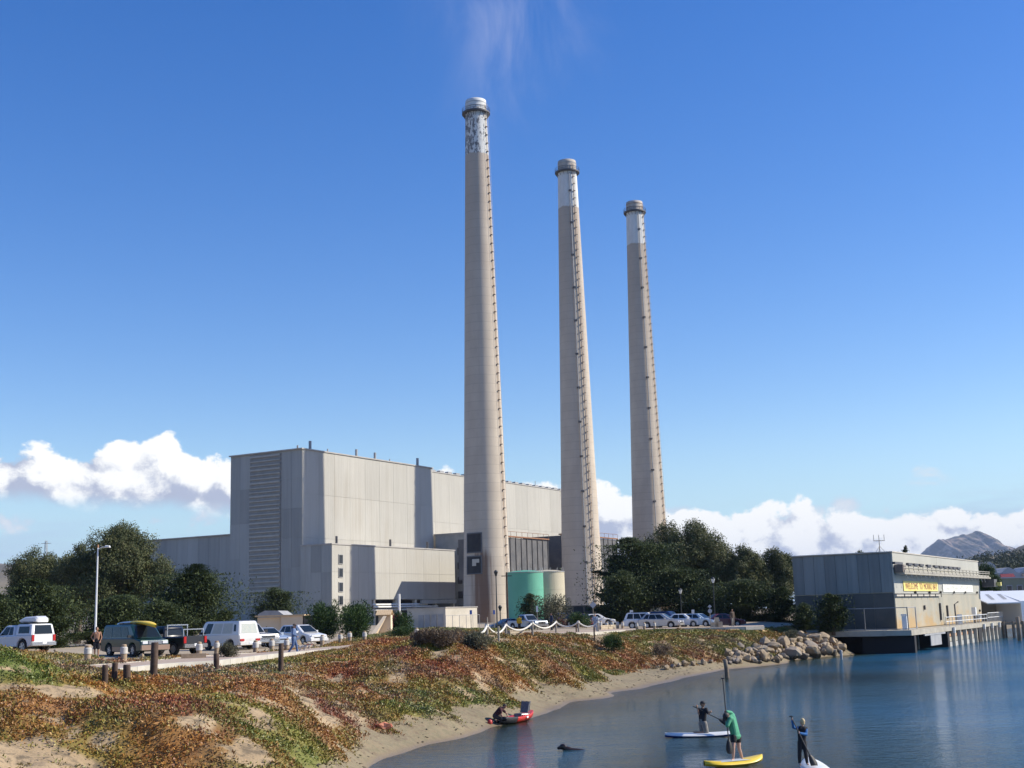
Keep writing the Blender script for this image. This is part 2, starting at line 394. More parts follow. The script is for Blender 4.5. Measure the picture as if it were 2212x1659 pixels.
def axis(lo, hi, step, ext, n):
    a = np.arange(lo, hi + step / 2, step); g = np.geomspace(step, 1, 2)[0]
    out = np.geomspace(1.0, 1.0 + ext, n) - 1.0
    return np.concatenate([lo - out[:0:-1], a, hi + out[1:]])
gx = axis(-52, 66, 0.34, 14000, 36); gy = axis(29, 150, 0.34, 16000, 36)
GX, GY = np.meshgrid(gx, gy); GZ = height(GX, GY)
V = np.stack([GX.ravel(), GY.ravel(), GZ.ravel()], 1); nx, ny = len(gx), len(gy)
ii = (np.arange(ny - 1)[:, None] * nx + np.arange(nx - 1)[None]).ravel()
me = fastmesh('ground', V, np.stack([ii, ii + 1, ii + nx + 1, ii + nx], 1), 4)
# what covers the ground: 1 = vegetated soil, 0 = sand; lot = gravel of the parking place
SANDY = [[ground(*p)[:2] for p in poly] for poly in (
    [(-40, 1480), (60, 1478), (150, 1482), (235, 1500), (265, 1512), (200, 1514), (120, 1505), (60, 1492), (-40, 1486)],
    [(-40, 1600), (60, 1590), (140, 1610), (230, 1645), (280, 1680), (-40, 1700)],
    [(1250, 1368), (1345, 1364), (1310, 1384), (1295, 1392), (1275, 1380)],
    [(620, 1478), (648, 1492), (700, 1540), (745, 1560), (720, 1580), (680, 1556), (640, 1516), (610, 1490)],
    [(480, 1612), (530, 1590), (560, 1610), (600, 1650), (560, 1670), (500, 1650)],
    [(1018, 1458), (1034, 1464), (1066, 1494), (1050, 1500), (1026, 1480)], [(838, 1448), (872, 1456), (905, 1478), (880, 1478), (845, 1462)])]
def veg(x, y):
    z = hraw(x, y); k = hbank(x, y)
    n = fbm(x * 0.55, y * 0.55, 21.0, 4)
    v = np.clip((z - 0.62 - (n - 0.5) * 0.9) / 0.12, 0, 1) * k
    for p in SANDY: v = v * np.where(poly_mask(x, y, p), 0.04, 1)
    gaps = fbm(x * 0.9, y * 0.9, 40.0, 4)
    v = v * np.clip((gaps - 0.335) / 0.05, 0.10, 1)
    lotveg = 0.8 * (1 - k) * np.where(poly_mask(x, y, WALK), 0, 1) * np.clip(1 - poly_dist(x, y, FAR) / (1.6 + 2.5 * (n - 0.5)), 0, 1) * np.where(x < -14.5, 1, 0.35)
    lotveg = np.maximum(lotveg, (1 - k) * np.clip((z - 3.25) / 0.15, 0, 1))
    mound = np.where(poly_mask(x, y, GREENB), 1.0, 0)
    return np.maximum(v, np.maximum(lotveg, mound * (1 - poly_mask(x, y, WALK))))
GREENB = [atz(*p, 3.2)[:2] for p in ((690, 1397), (790, 1390), (1000, 1374), (1060, 1368), (1060, 1362), (960, 1361), (800, 1370), (720, 1386))]
vg = veg(GX.ravel(), GY.ravel()); wet = np.clip(1 - (GZ.ravel() - 0.02) / 0.26, 0, 1)
lotm = (poly_mask(GX.ravel(), GY.ravel(), LOT) & (np.abs(GX.ravel()) < 400)).astype(float)
a_ = me.color_attributes.new('cover', 'FLOAT_COLOR', 'POINT')
a_.data.foreach_set('color', np.stack([vg, wet, lotm, np.ones_like(vg)], 1).astype(np.float32).ravel())
me.polygons.foreach_set('use_smooth', np.ones(len(me.polygons), bool)); GROUND = me
m, b = principled('ground_soil'); matc = attr('mat')
cr = sep(attr('cover')); pos = worldco()
n1 = noise(pos, 0.5, 6, 0.6); n2 = noise(pos, 3.0, 6, 0.65); n3 = noise(pos, 14.0, 3, 0.6)
pz = sep(pos)[2]
sand = mixc(n1.step(0.3, 0.7), (0.36, 0.255, 0.14), (0.45, 0.33, 0.19))
sand = mixc((0.95 + n1 * 0.3 - pz).step(0.0, 0.35), sand, mixc(n2.step(0.35, 0.65), (0.19, 0.158, 0.090), (0.28, 0.232, 0.135)))
sand = mixc((n2 * 0.6 + n3 * 0.4).step(0.44, 0.62), sand, (0.25, 0.185, 0.11))
kelp = (noise(pos, 1.3, 8, 0.75) * 0.5 + n2 * 0.5).step(0.50, 0.58) * (1.0 - cr[1] * 0.5)
sand = mixc(kelp * (1.0 - cr[2]) * 0.75, sand, (0.14, 0.105, 0.062))
sand = mixc(cr[1].step(0.25, 0.95), sand, (0.20, 0.15, 0.088))
lotc = mixc(n2.step(0.35, 0.65), (0.36, 0.285, 0.185), (0.43, 0.345, 0.235)); lotc = mixc(noise(pos, 0.16, 5, 0.6).step(0.4, 0.7), lotc, (0.31, 0.26, 0.20))
n4 = noise(pos, 9.0, 5, 0.7); hvm = S.nt.nodes.new('ShaderNodeHueSaturation'); put(matc, hvm.inputs['Color']); put(n4 * 1.0 + 0.38, hvm.inputs['Value']); soil = mixc((n2 * 0.5 + n4 * 0.5).step(0.5, 0.66) * 0.55, S(hvm.outputs[0]), (0.20, 0.145, 0.085))
cc = mixc(cr[2], sand, lotc); cc = mixc(cr[0].step(0.2, 0.8), cc, soil)
put(cc, b.inputs['Base Color']); b.inputs['Roughness'].default_value = 0.9
put(0.92 - cr[1].step(0.5, 1.0) * 0.5, b.inputs['Roughness'])
bump(b, n2 * 0.7 + n3 * 0.3, 0.5, 0.06)
tag(link('ground', me, m), kind='structure')

# ------------------------------------------------------------------ the walk: paving with raised white kerbs
m, b = principled('walk_paving'); n1 = noise(worldco(), 2.0, 6, 0.6)
put(mixc(n1.step(0.3, 0.7), (0.40, 0.30, 0.22), (0.47, 0.37, 0.28)), b.inputs['Base Color']); b.inputs['Roughness'].default_value = 0.9
mat('kerb_white', (0.60, 0.56, 0.48), 0.8, (0.50, 0.46, 0.38), 1.5)
def strip(name, a, bb, z, m):
    V_ = []; n = len(a)
    for p in list(a) + list(bb): V_.append((p[0], p[1], h1(p[0], p[1]) * 0 + z))
    return tag(MB().add(V_, [(i, i + 1, n + i + 1, n + i) for i in range(n - 1)]).build(name, m), kind='structure')
def resample(pts, n):
    pts = np.array(pts); d = np.concatenate([[0], np.cumsum(np.hypot(*np.diff(pts, axis=0).T))]); t = np.linspace(0, d[-1], n)
    return np.stack([np.interp(t, d, pts[:, 0]), np.interp(t, d, pts[:, 1])], 1)
def kerb(name, pts, h0, h1_, wd, nseg, parent):
    P = resample(pts, nseg + 1)
    for i in range(nseg):
        a, c = P[i], P[i + 1]; d = c - a; L = np.hypot(*d); mid = (a + c) / 2
        MB().box((0, 0, 0), (L - 0.03, wd, h1_ - h0)).build(name, 'kerb_white', parent).matrix_local = Matrix.Translation((mid[0], mid[1], (h0 + h1_) / 2)) @ Matrix.Rotation(math.atan2(d[1], d[0]), 4, 'Z')
wk = strip('paved_walk', resample(NEAR, 40), resample(FAR, 40), 3.10, 'walk_paving')
kerb('kerb', NEAR, 2.80, 3.108, 0.30, 22, wk); kerb('kerb', FAR[:6], 2.85, 3.13, 0.18, 12, wk)
wk2 = strip('paved_walk', resample(NEAR2, 40), resample(FAR2, 40), 3.12, 'walk_paving')
kerb('kerb', NEAR2, 2.8, 3.128, 0.28, 24, wk2)

# ------------------------------------------------------------------ water
wgx = axis(-30, 75, 0.8, 9000, 20); wgy = axis(0, 190, 0.8, 9000, 20)
WX, WY = np.meshgrid(wgx, wgy); dep = np.clip(-hraw(WX, WY).ravel(), 0, 4)
V = np.stack([WX.ravel(), WY.ravel(), np.zeros(WX.size)], 1); nx, ny = len(wgx), len(wgy)
ii = (np.arange(ny - 1)[:, None] * nx + np.arange(nx - 1)[None]).ravel()
keep = (hraw(WX, WY).ravel() < 0.35)
F_ = np.stack([ii, ii + 1, ii + nx + 1, ii + nx], 1); F_ = F_[keep[F_].any(1)]
me = fastmesh('water', V, F_, 4)
a_ = me.color_attributes.new('depth', 'FLOAT_COLOR', 'POINT'); a_.data.foreach_set('color', np.stack([dep, dep, dep, dep * 0 + 1], 1).astype(np.float32).ravel())
m = bpy.data.materials.new('bay_water'); m.use_nodes = True; MATS['bay_water'] = m; S.nt = m.node_tree; S.nt.nodes.clear()
dp = sep(attr('depth'))[0]; pos = worldco(); px_, py_, pz_ = sep(pos)
turb = dp.step(0.0, 1.5)
body = mixc(dp.step(0.1, 2.0), (0.062, 0.092, 0.055), (0.018, 0.115, 0.235))
# ripples: fine chop patches, long low swell, calm lanes in the lee of the bank
calm = noise(vec(px_ * 0.03, py_ * 0.07, 0.0), 1.0, 3, 0.5)
rip = noise(vec(px_ * 1.0, py_ * 1.5, 0.0), 1.6, 4, 0.62) * 0.70 + noise(vec(px_ * 0.6, py_ * 1.2, 3.0), 0.55, 3, 0.5) * 0.9 + noise(vec(px_, py_ * 1.1, 7.0), 4.5, 3, 0.6) * 0.42
bp = S.nt.nodes.new('ShaderNodeBump'); bp.inputs['Distance'].default_value = 0.10
put(calm.step(0.30, 0.70) * 0.8 + 0.6, bp.inputs['Strength']); put(rip, bp.inputs['Height'])
df = S.nt.nodes.new('ShaderNodeBsdfDiffuse'); put(body, df.inputs['Color'])
tr = S.nt.nodes.new('ShaderNodeBsdfTransparent'); tr.inputs['Color'].default_value = (0.74, 0.90, 0.80, 1)
mx = S.nt.nodes.new('ShaderNodeMixShader'); put(turb * 0.75 + 0.22, mx.inputs[0]); S.nt.links.new(tr.outputs[0], mx.inputs[1]); S.nt.links.new(df.outputs[0], mx.inputs[2])
gl = S.nt.nodes.new('ShaderNodeBsdfGlossy'); gl.inputs['Roughness'].default_value = 0.03; S.nt.links.new(bp.outputs[0], gl.inputs['Normal'])
fr = S.nt.nodes.new('ShaderNodeFresnel'); fr.inputs['IOR'].default_value = 1.33; S.nt.links.new(bp.outputs[0], fr.inputs['Normal'])
mx2 = S.nt.nodes.new('ShaderNodeMixShader'); S.nt.links.new(fr.outputs[0], mx2.inputs[0]); S.nt.links.new(mx.outputs[0], mx2.inputs[1]); S.nt.links.new(gl.outputs[0], mx2.inputs[2])
o_ = S.nt.nodes.new('ShaderNodeOutputMaterial'); S.nt.links.new(mx2.outputs[0], o_.inputs['Surface'])
tag(link('water', me, m), kind='structure')
# ================================================================== power station
def concrete(name, c1, c2, streak=(0.5, 0.5, 0.5), rings=0.0):
    m, b = principled(name); o = objco(); x, y, z = sep(o)
    n = noise(vec(x * 0.25, y * 0.25, z * 0.12), 1.0, 6, 0.6); s_ = noise(vec(x * 1.4, y * 1.4, z * 0.05), 1.0, 5, 0.6)
    c = mixc(n.step(0.3, 0.72), c1, c2); c = mixc(s_.step(0.5, 0.8) * 0.35, c, streak)
    if rings:
        g = S.m('FRACT', z / rings); ln = S.m('LESS_THAN', g, 0.06)
        rv = noise(vec(S.m('FLOOR', z / rings), 0.0, 0.0), 3.1, 0, 0.5)
        c = mixc((rv - 0.3) * 0.30, c, tuple(v * 0.72 for v in c1)); c = mixc(ln * 0.28, c, tuple(v * 0.5 for v in c1))
    return m, b, c, n
# siding: corrugated cladding, one tone per panel
def siding(name, c1, c2, axis_, pitch=0.9, vary=0.22):
    m, b = principled(name); x, y, z = sep(worldco()); u = x * AU[0] + y * AU[1] if axis_ == 'U' else x * AV[0] + y * AV[1]
    st_ = noise(vec(u * 0.9, 0.0, z * 0.05), 1.0, 6, 0.65); n = noise(vec(u * 0.06, 0.0, z * 0.06), 1.0, 5, 0.6); fine = noise(vec(u * 3.0, 0.0, z * 0.5), 1.0, 4, 0.6)
    c = mixc((st_ * 0.6 + n * 0.4).step(0.35, 0.65), c1, c2); c = mixc(fine.step(0.55, 0.75) * 0.10, c, tuple(v * 0.6 for v in c1))
    run_ = noise(vec(u * 0.35, 0.0, z * 0.018), 1.0, 5, 0.65) * 0.6 + noise(vec(u * 0.03, 1.0, z * 0.02), 1.0, 3, 0.5) * 0.6; c = mixc(run_.step(0.60, 0.84) * 0.6, c, (c1[0] * 0.74, c1[1] * 0.66, c1[2] * 0.56))
    hv = S.nt.nodes.new('ShaderNodeHueSaturation'); put(c, hv.inputs['Color']); put(objrand() * vary + (1 - vary / 2), hv.inputs['Value'])
    put(S(hv.outputs[0]), b.inputs['Base Color']); b.inputs['Roughness'].default_value = 0.75
    wv = S.m('SINE', u * (2 * math.pi / pitch)); bump(b, wv * 0.5 + 0.5, 0.22, 0.05)
    return m
siding('siding_sunlit', (0.42, 0.40, 0.35), (0.475, 0.455, 0.40), 'U', vary=0.12); siding('siding_shaded', (0.30, 0.31, 0.295), (0.36, 0.365, 0.34), 'V', vary=0.26)  # sun-side and shade-side copies of one cladding; the shade is in the colour
mat('siding_core', (0.35, 0.34, 0.32), 0.8, (0.42, 0.41, 0.38), 0.3)
mat('roof_edge', (0.36, 0.34, 0.31), 0.7, (0.45, 0.42, 0.38), 0.4); mat('dark_steel', (0.06, 0.06, 0.065), 0.55, (0.10, 0.09, 0.085), 1.0)
mat('grey_steel', (0.30, 0.30, 0.30), 0.5, (0.40, 0.39, 0.37), 1.0); mat('glass_dark', (0.02, 0.025, 0.03), 0.08, spec=0.6)
mat('duct_grey', (0.085, 0.088, 0.095), 0.7, (0.14, 0.135, 0.135), 0.35); mat('rust', (0.20, 0.09, 0.05), 0.85, (0.33, 0.17, 0.09), 1.5)
mat('cage_brown', (0.17, 0.13, 0.105), 0.8, (0.24, 0.19, 0.15), 1.0); mat('louver_light', (0.36, 0.355, 0.32), 0.6, (0.42, 0.41, 0.37), 0.6); mat('louver_dark', (0.25, 0.255, 0.245), 0.7, (0.30, 0.30, 0.285), 0.6)
mat('white_paint', (0.78, 0.77, 0.73), 0.5, (0.70, 0.68, 0.63), 1.0); mat('concrete_pale', (0.48, 0.44, 0.36), 0.85, (0.58, 0.53, 0.44), 0.5, bumps=0.2)  # concrete here is a pale warm tone, the same on every face
mat('concrete_grey', (0.36, 0.36, 0.34), 0.85, (0.45, 0.44, 0.41), 0.5, bumps=0.2)
def stbox(mb, s0, s1, t0, t1, z0, z1):     # box in plant axes
    c = st_pos((s0 + s1) / 2, (t0 + t1) / 2, (z0 + z1) / 2)
    return mb.box(c, (s1 - s0, t1 - t0, z1 - z0), R(60))   # box x -> AU, box y -> perpendicular (-AV side), symmetric
def panels(parent, face, fixed, a0, a1, z0, z1, na, nz, mname, gap=0.05, th=0.10, jit=0.0, skip=None):
    """cladding panels, one object each, on a wall plane; face 'T' lies at t = fixed and looks along +AV, 'S' at s = fixed looking along -AU"""
    ea = np.linspace(a0, a1, na + 1); ez = np.linspace(z0, z1, nz + 1); r_ = random.Random(int(a0 * 7 + z1))
    for i in range(na):
        for k in range(nz):
            A0, A1, Z0, Z1 = ea[i] + gap / 2, ea[i + 1] - gap / 2, ez[k] + gap / 2, ez[k + 1] - gap / 2
            if skip and skip((A0 + A1) / 2, (Z0 + Z1) / 2): continue
            pr = th + r_.random() * jit; mb = MB()
            if face == 'T': stbox(mb, A0, A1, fixed + 0.0, fixed + pr, Z0, Z1)
            else: stbox(mb, fixed - pr, fixed, A0, A1, Z0, Z1)
            mb.build('panel', mname, parent)
GZ0 = 2.6
# ---- boiler house
bh = thing('boiler_house', 'tall grey windowless boiler house with louvred end wall left of the chimneys', 'building', st_pos(280.5, -231.5, 0))
def world_child(o, parent):
    o.parent = parent; o.matrix_parent_inverse = parent.matrix_basis.inverted(); return o
def P_(mb, name, m, parent, smooth=False): return world_child(mb.build(name, m, None, smooth), parent)
_panels0 = panels
def panels(parent, *a, **k):
    n0 = set(bpy.data.objects.keys()); h = bpy.data.objects.new('tmp', None)
    _panels0(None, *a, **k)
    for n in set(bpy.data.objects.keys()) - n0 - {'tmp'}: world_child(bpy.data.objects[n], parent)
    bpy.data.objects.remove(h)
P_(stbox(MB(), 280.7, 347, -258.4, -231.6, GZ0, 53), 'wall_core', 'siding_core', bh)
P_(stbox(MB(), 280.1, 347.3, -258.8, -231.2, 53, 53.35), 'roof', 'roof_edge', bh)
panels(bh, 'T', -231.6, 280.7, 347, 3, 53, 9, 4, 'siding_sunlit', jit=0.03)
LV0, LV1 = on_s(607, 1100, 280.7) @ AV, on_s(541, 1100, 280.7) @ AV
panels(bh, 'S', 280.7, -258.4, LV1 - 0.2, 3, 53, 2, 5, 'siding_shaded', jit=0.03); panels(bh, 'S', 280.7, LV0 + 0.2, -231.6, 3, 53, 2, 6, 'siding_shaded', jit=0.03)
lv = P_(stbox(MB(), 280.45, 280.68, LV1, LV0, 6, 52.4), 'louvre_bank', 'louver_dark', bh)
zl = np.linspace(9.5, 51.8, 34)
for i, z in enumerate(zl):
    mb = MB(); h_ = 0.34 + 0.18 * ((i * 7919) % 3 == 0); A = st_pos(280.1, LV1 + 0.1, z); B_ = st_pos(280.1, LV0 - 0.1, z)
    P_(stbox(mb, 280.05, 280.42, LV1 + 0.1, LV0 - 0.1, z, z + h_), 'louvre_slat', 'louver_light', lv)
for px, py0, ht, r_ in ((671, 962, 2.6, 0.42), (644, 970, 0.8, 0.25), (709, 974, 1.1, 0.2), (771, 980, 2.3, 0.4), (811, 985, 2.2, 0.4), (843, 995, 0.9, 0.2), (903, 998, 2.6, 0.45)):
    p = on_t(px, py0 + 8, -232.4); s_ = p @ AU
    P_(MB().tube([st_pos(s_, -232.6, 53.3), st_pos(s_, -232.6, 53.3 + ht)], r_, 10), 'roof_vent', 'grey_steel', bh)
# ---- second boiler house
b2 = thing('boiler_house', 'pale grey boiler house behind the tallest-looking left chimney, dark caps along its roof', 'building', st_pos(347.5, -237, 0))
P_(stbox(MB(), 347.6, 456, -262, -237.2, GZ0, 53), 'wall_core', 'siding_core', b2); P_(stbox(MB(), 347.5, 456.3, -262.3, -236.9, 53, 53.3), 'roof', 'roof_edge', b2)
panels(b2, 'T', -237.2, 347.6, 456, 3, 53, 12, 3, 'siding_sunlit', jit=0.02)
for i in range(20):
    s_ = 350 + i * 5.1; P_(stbox(MB(), s_, s_ + 2.4, -238.6, -237.2, 53.32, 53.95), 'roof_cap', 'grey_steel', b2)
for s_ in (392, 396, 428): P_(MB().tube([st_pos(s_, -238, 53.3), st_pos(s_, -238, 55.6)], 0.12, 6), 'roof_vent', 'grey_steel', b2)
# ---- turbine hall
th_ = thing('turbine_hall', 'low long grey turbine hall behind the left trees', 'building', st_pos(281, -259, 0))
P_(stbox(MB(), 281.6, 420, -310, -258.9, GZ0, 30.2), 'wall_core', 'siding_core', th_); P_(stbox(MB(), 281.0, 420.3, -310.3, -258.85, 30.2, 30.5), 'roof', 'roof_edge', th_)
panels(th_, 'S', 281.6, -310, -259.0, 3, 30.2, 12, 2, 'siding_shaded', jit=0.03)
# ---- annex
ax = thing('annex', 'lower grey annex with a strip of windows in front of the boiler house', 'building', st_pos(279.4, -220, 0))
P_(stbox(MB(), 279.4, 341.6, -231.0, -220.1, 10.3, 25.4), 'wall_core', 'siding_core', ax); P_(stbox(MB(), 279.4, 297.5, -231.0, -220.1, GZ0, 10.28), 'wall_core', 'siding_core', ax)
P_(stbox(MB(), 279.1, 341.9, -231.0, -219.8, 25.4, 25.75), 'roof', 'roof_edge', ax)
panels(ax, 'S', 279.4, -230.8, -220.1, 3, 25.4, 3, 3, 'siding_shaded', jit=0.03)
WS = [on_t(736, y, -219.9) for y in (1208, 1237, 1268, 1297)]; ws = WS[0] @ AU
panels(ax, 'T', -220.1, 279.4, 297.5, 3, 25.4, 3, 3, 'siding_sunlit', jit=0.02); panels(ax, 'T', -220.1, 297.5, 341.6, 10.4, 25.4, 5, 2, 'siding_sunlit', jit=0.02)
for w_ in WS:
    f = P_(stbox(MB(), ws - 0.95, ws + 0.95, -219.97, -219.80, w_[2] - 1.35, w_[2] + 1.35), 'window', 'grey_steel', ax)
    for sgn in (-1, 1): P_(stbox(MB(), ws + sgn * 0.42 - 0.36, ws + sgn * 0.42 + 0.36, -219.79, -219.75, w_[2] - 1.15, w_[2] + 1.15), 'pane', 'glass_dark', f)
P_(stbox(MB(), 297.5, 341.4, -231.0, -228.0, GZ0, 10.2), 'back_wall', 'dark_steel', ax)
for s_ in (299, 310, 320, 331, 341.0): P_(stbox(MB(), s_ - 0.5, s_ + 0.5, -221.2, -220.2, GZ0, 10.28), 'column', 'concrete_pale', ax)
for k, (z, dt) in enumerate(((8.9, 0.4), (8.2, 0.9), (7.4, 0.2))): P_(MB().tube([st_pos(298, -220.6 + dt, z), st_pos(326 + 5 * k, -220.6 + dt, z)], 0.28, 8), 'pipe', 'white_paint', ax)
P_(stbox(MB(), 322, 341, -220.0, -219.2, 9.0, 10.2), 'duct', 'concrete_grey', ax)
for px, py in ((727, 1164), (843, 1165), (923, 1168)):
    s_ = on_t(px, py, -221.5) @ AU; P_(MB().tube([st_pos(s_, -221.5, 25.7), st_pos(s_, -221.5, 27.9)], 0.33, 8), 'roof_vent', 'dark_steel', ax)
# ---- stair tower and boxes between the annex and the left chimney
tw = thing('stair_tower', 'narrow grey stair tower tucked behind the left chimney', 'tower', st_pos(347, -222, 0))
P_(stbox(MB(), 347.5, 352, -231, -219, GZ0, 31), 'wall', 'concrete_grey', tw); P_(stbox(MB(), 347.3, 352.2, -231.2, -218.8, 31, 31.4), 'roof', 'roof_edge', tw)
for k in range(5): P_(stbox(MB(), 347.2, 347.5, -222.5, -221, 6 + 4.6 * k, 8.2 + 4.6 * k), 'vent', 'dark_steel', tw)
bx_ = thing('switch_house', 'low pale block at the foot of the rear boiler house', 'building', st_pos(350, -232, 0))
P_(stbox(MB(), 352.5, 372, -236.8, -222, GZ0, 31.5), 'wall', 'concrete_pale', bx_); P_(stbox(MB(), 352.2, 372.2, -236.9, -221.8, 31.5, 31.9), 'roof', 'roof_edge', bx_)
# ---- flue ducts between chimneys and boilers
def duct(lab, s0, s1, t0, t1, z0, z1):
    d = thing('flue_duct', lab, 'duct', st_pos(s0, t1, 0)); P_(stbox(MB(), s0, s1, t0, t1, z0, z1), 'casing', 'duct_grey', d)
    n = max(4, int((s1 - s0) / 3.2))
    for i in range(n + 1):
        s_ = s0 + (s1 - s0) * i / n; P_(stbox(MB(), s_ - 0.12, s_ + 0.12, t1 + 0.02, t1 + 0.22, z0, z1 + 0.2), 'rib', 'dark_steel', d)
    P_(stbox(MB(), s0 - 0.4, s1 + 0.4, t1 - 0.6, t1 + 0.5, z1 + 0.22, z1 + 0.6), 'walkway', 'rust', d)
    for i in range(n + 1):
        s_ = s0 + (s1 - s0) * i / n; P_(MB().tube([st_pos(s_, t1 + 0.4, z1 + 0.6), st_pos(s_, t1 + 0.4, z1 + 1.9)], 0.06, 5), 'handrail_post', 'rust', d)
    P_(MB().tube([st_pos(s0, t1 + 0.4, z1 + 1.9), st_pos(s1, t1 + 0.4, z1 + 1.9)], 0.07, 5), 'handrail', 'rust', d)
    for i in range(3):
        s_ = s0 + 3 + (s1 - s0 - 6) * i / 2; P_(stbox(MB(), s_ - 0.6, s_ + 0.6, t0 + 1, t0 + 2.2, GZ0, z0 - 0.02), 'support', 'concrete_grey', d)
    return d
duct('dark ribbed flue duct between the left and middle chimneys', 322, 352, -206, -192, 15.5, 27.5)
duct('dark ribbed flue duct between the middle and right chimneys', 361, 402, -206, -192, 13, 29.5)
# ---- chimneys
def stack_mat(name, white_z, peel):
    m, b, c, n = concrete(name, (0.52, 0.44, 0.345), (0.60, 0.515, 0.405), (0.44, 0.365, 0.28), rings=2.3)
    x, y, z = sep(objco())
    c = mixc((z - 70.0).step(0.0, 55.0) * 0.30, c, (0.33, 0.25, 0.20))
    ang = S.m('ARCTAN2', y, x)
    wn = noise(vec(ang * 2.0, z * 0.12, 2.0), 1.0, 3, 0.5)
    white = (z + wn * 1.2 - white_z).step(0.0, 0.35)
    wc = mixc(noise(vec(ang * 3.0, z * 0.3, 0.0), 1.0, 5, 0.6).step(0.3, 0.7), (0.74, 0.73, 0.68), (0.64, 0.63, 0.58))
    if peel:
        pk = noise(vec(ang * 4.2, z * 0.6, 5.0), 1.0, 6, 0.62); wc = mixc((pk + (-1.2 - ang) * 0.05).step(0.52, 0.57) * (135.0 - z).step(0.0, 0.6), wc, (0.20, 0.195, 0.19))
        # soot and rust running down from the breeching openings
        run = noise(vec(ang * 9.0, z * 0.05, 1.0), 1.0, 4, 0.6) * (20.0 - z).step(-1.0, 5.0) * (1.0 - S.m('ABSOLUTE', ang + 1.78) * 1.25).clamp()
        c = mixc(run.step(0.10, 0.42) * 0.85, c, (0.17, 0.085, 0.045))
    if not peel: wc = mixc((z - 133.9).step(0.0, 0.3) * 0.85, wc, mixc(wn.step(0.4, 0.6), (0.34, 0.27, 0.21), (0.46, 0.39, 0.31)))
    put(mixc(white, c, wc), b.inputs['Base Color']); b.inputs['Roughness'].default_value = 0.85; bump(b, n, 0.15, 0.05)
    return m
stack_mat('stack_concrete_a', 122.3, True); stack_mat('stack_concrete_b', 122.8, False)
mat('black_panel', (0.022, 0.022, 0.024), 0.8, (0.04, 0.038, 0.036), 0.8)
def lerp_(a, b_, t): return a + (b_ - a) * t
def stack_r(z): return 6.1 + (2.78 - 6.1) * (z / 137.0)
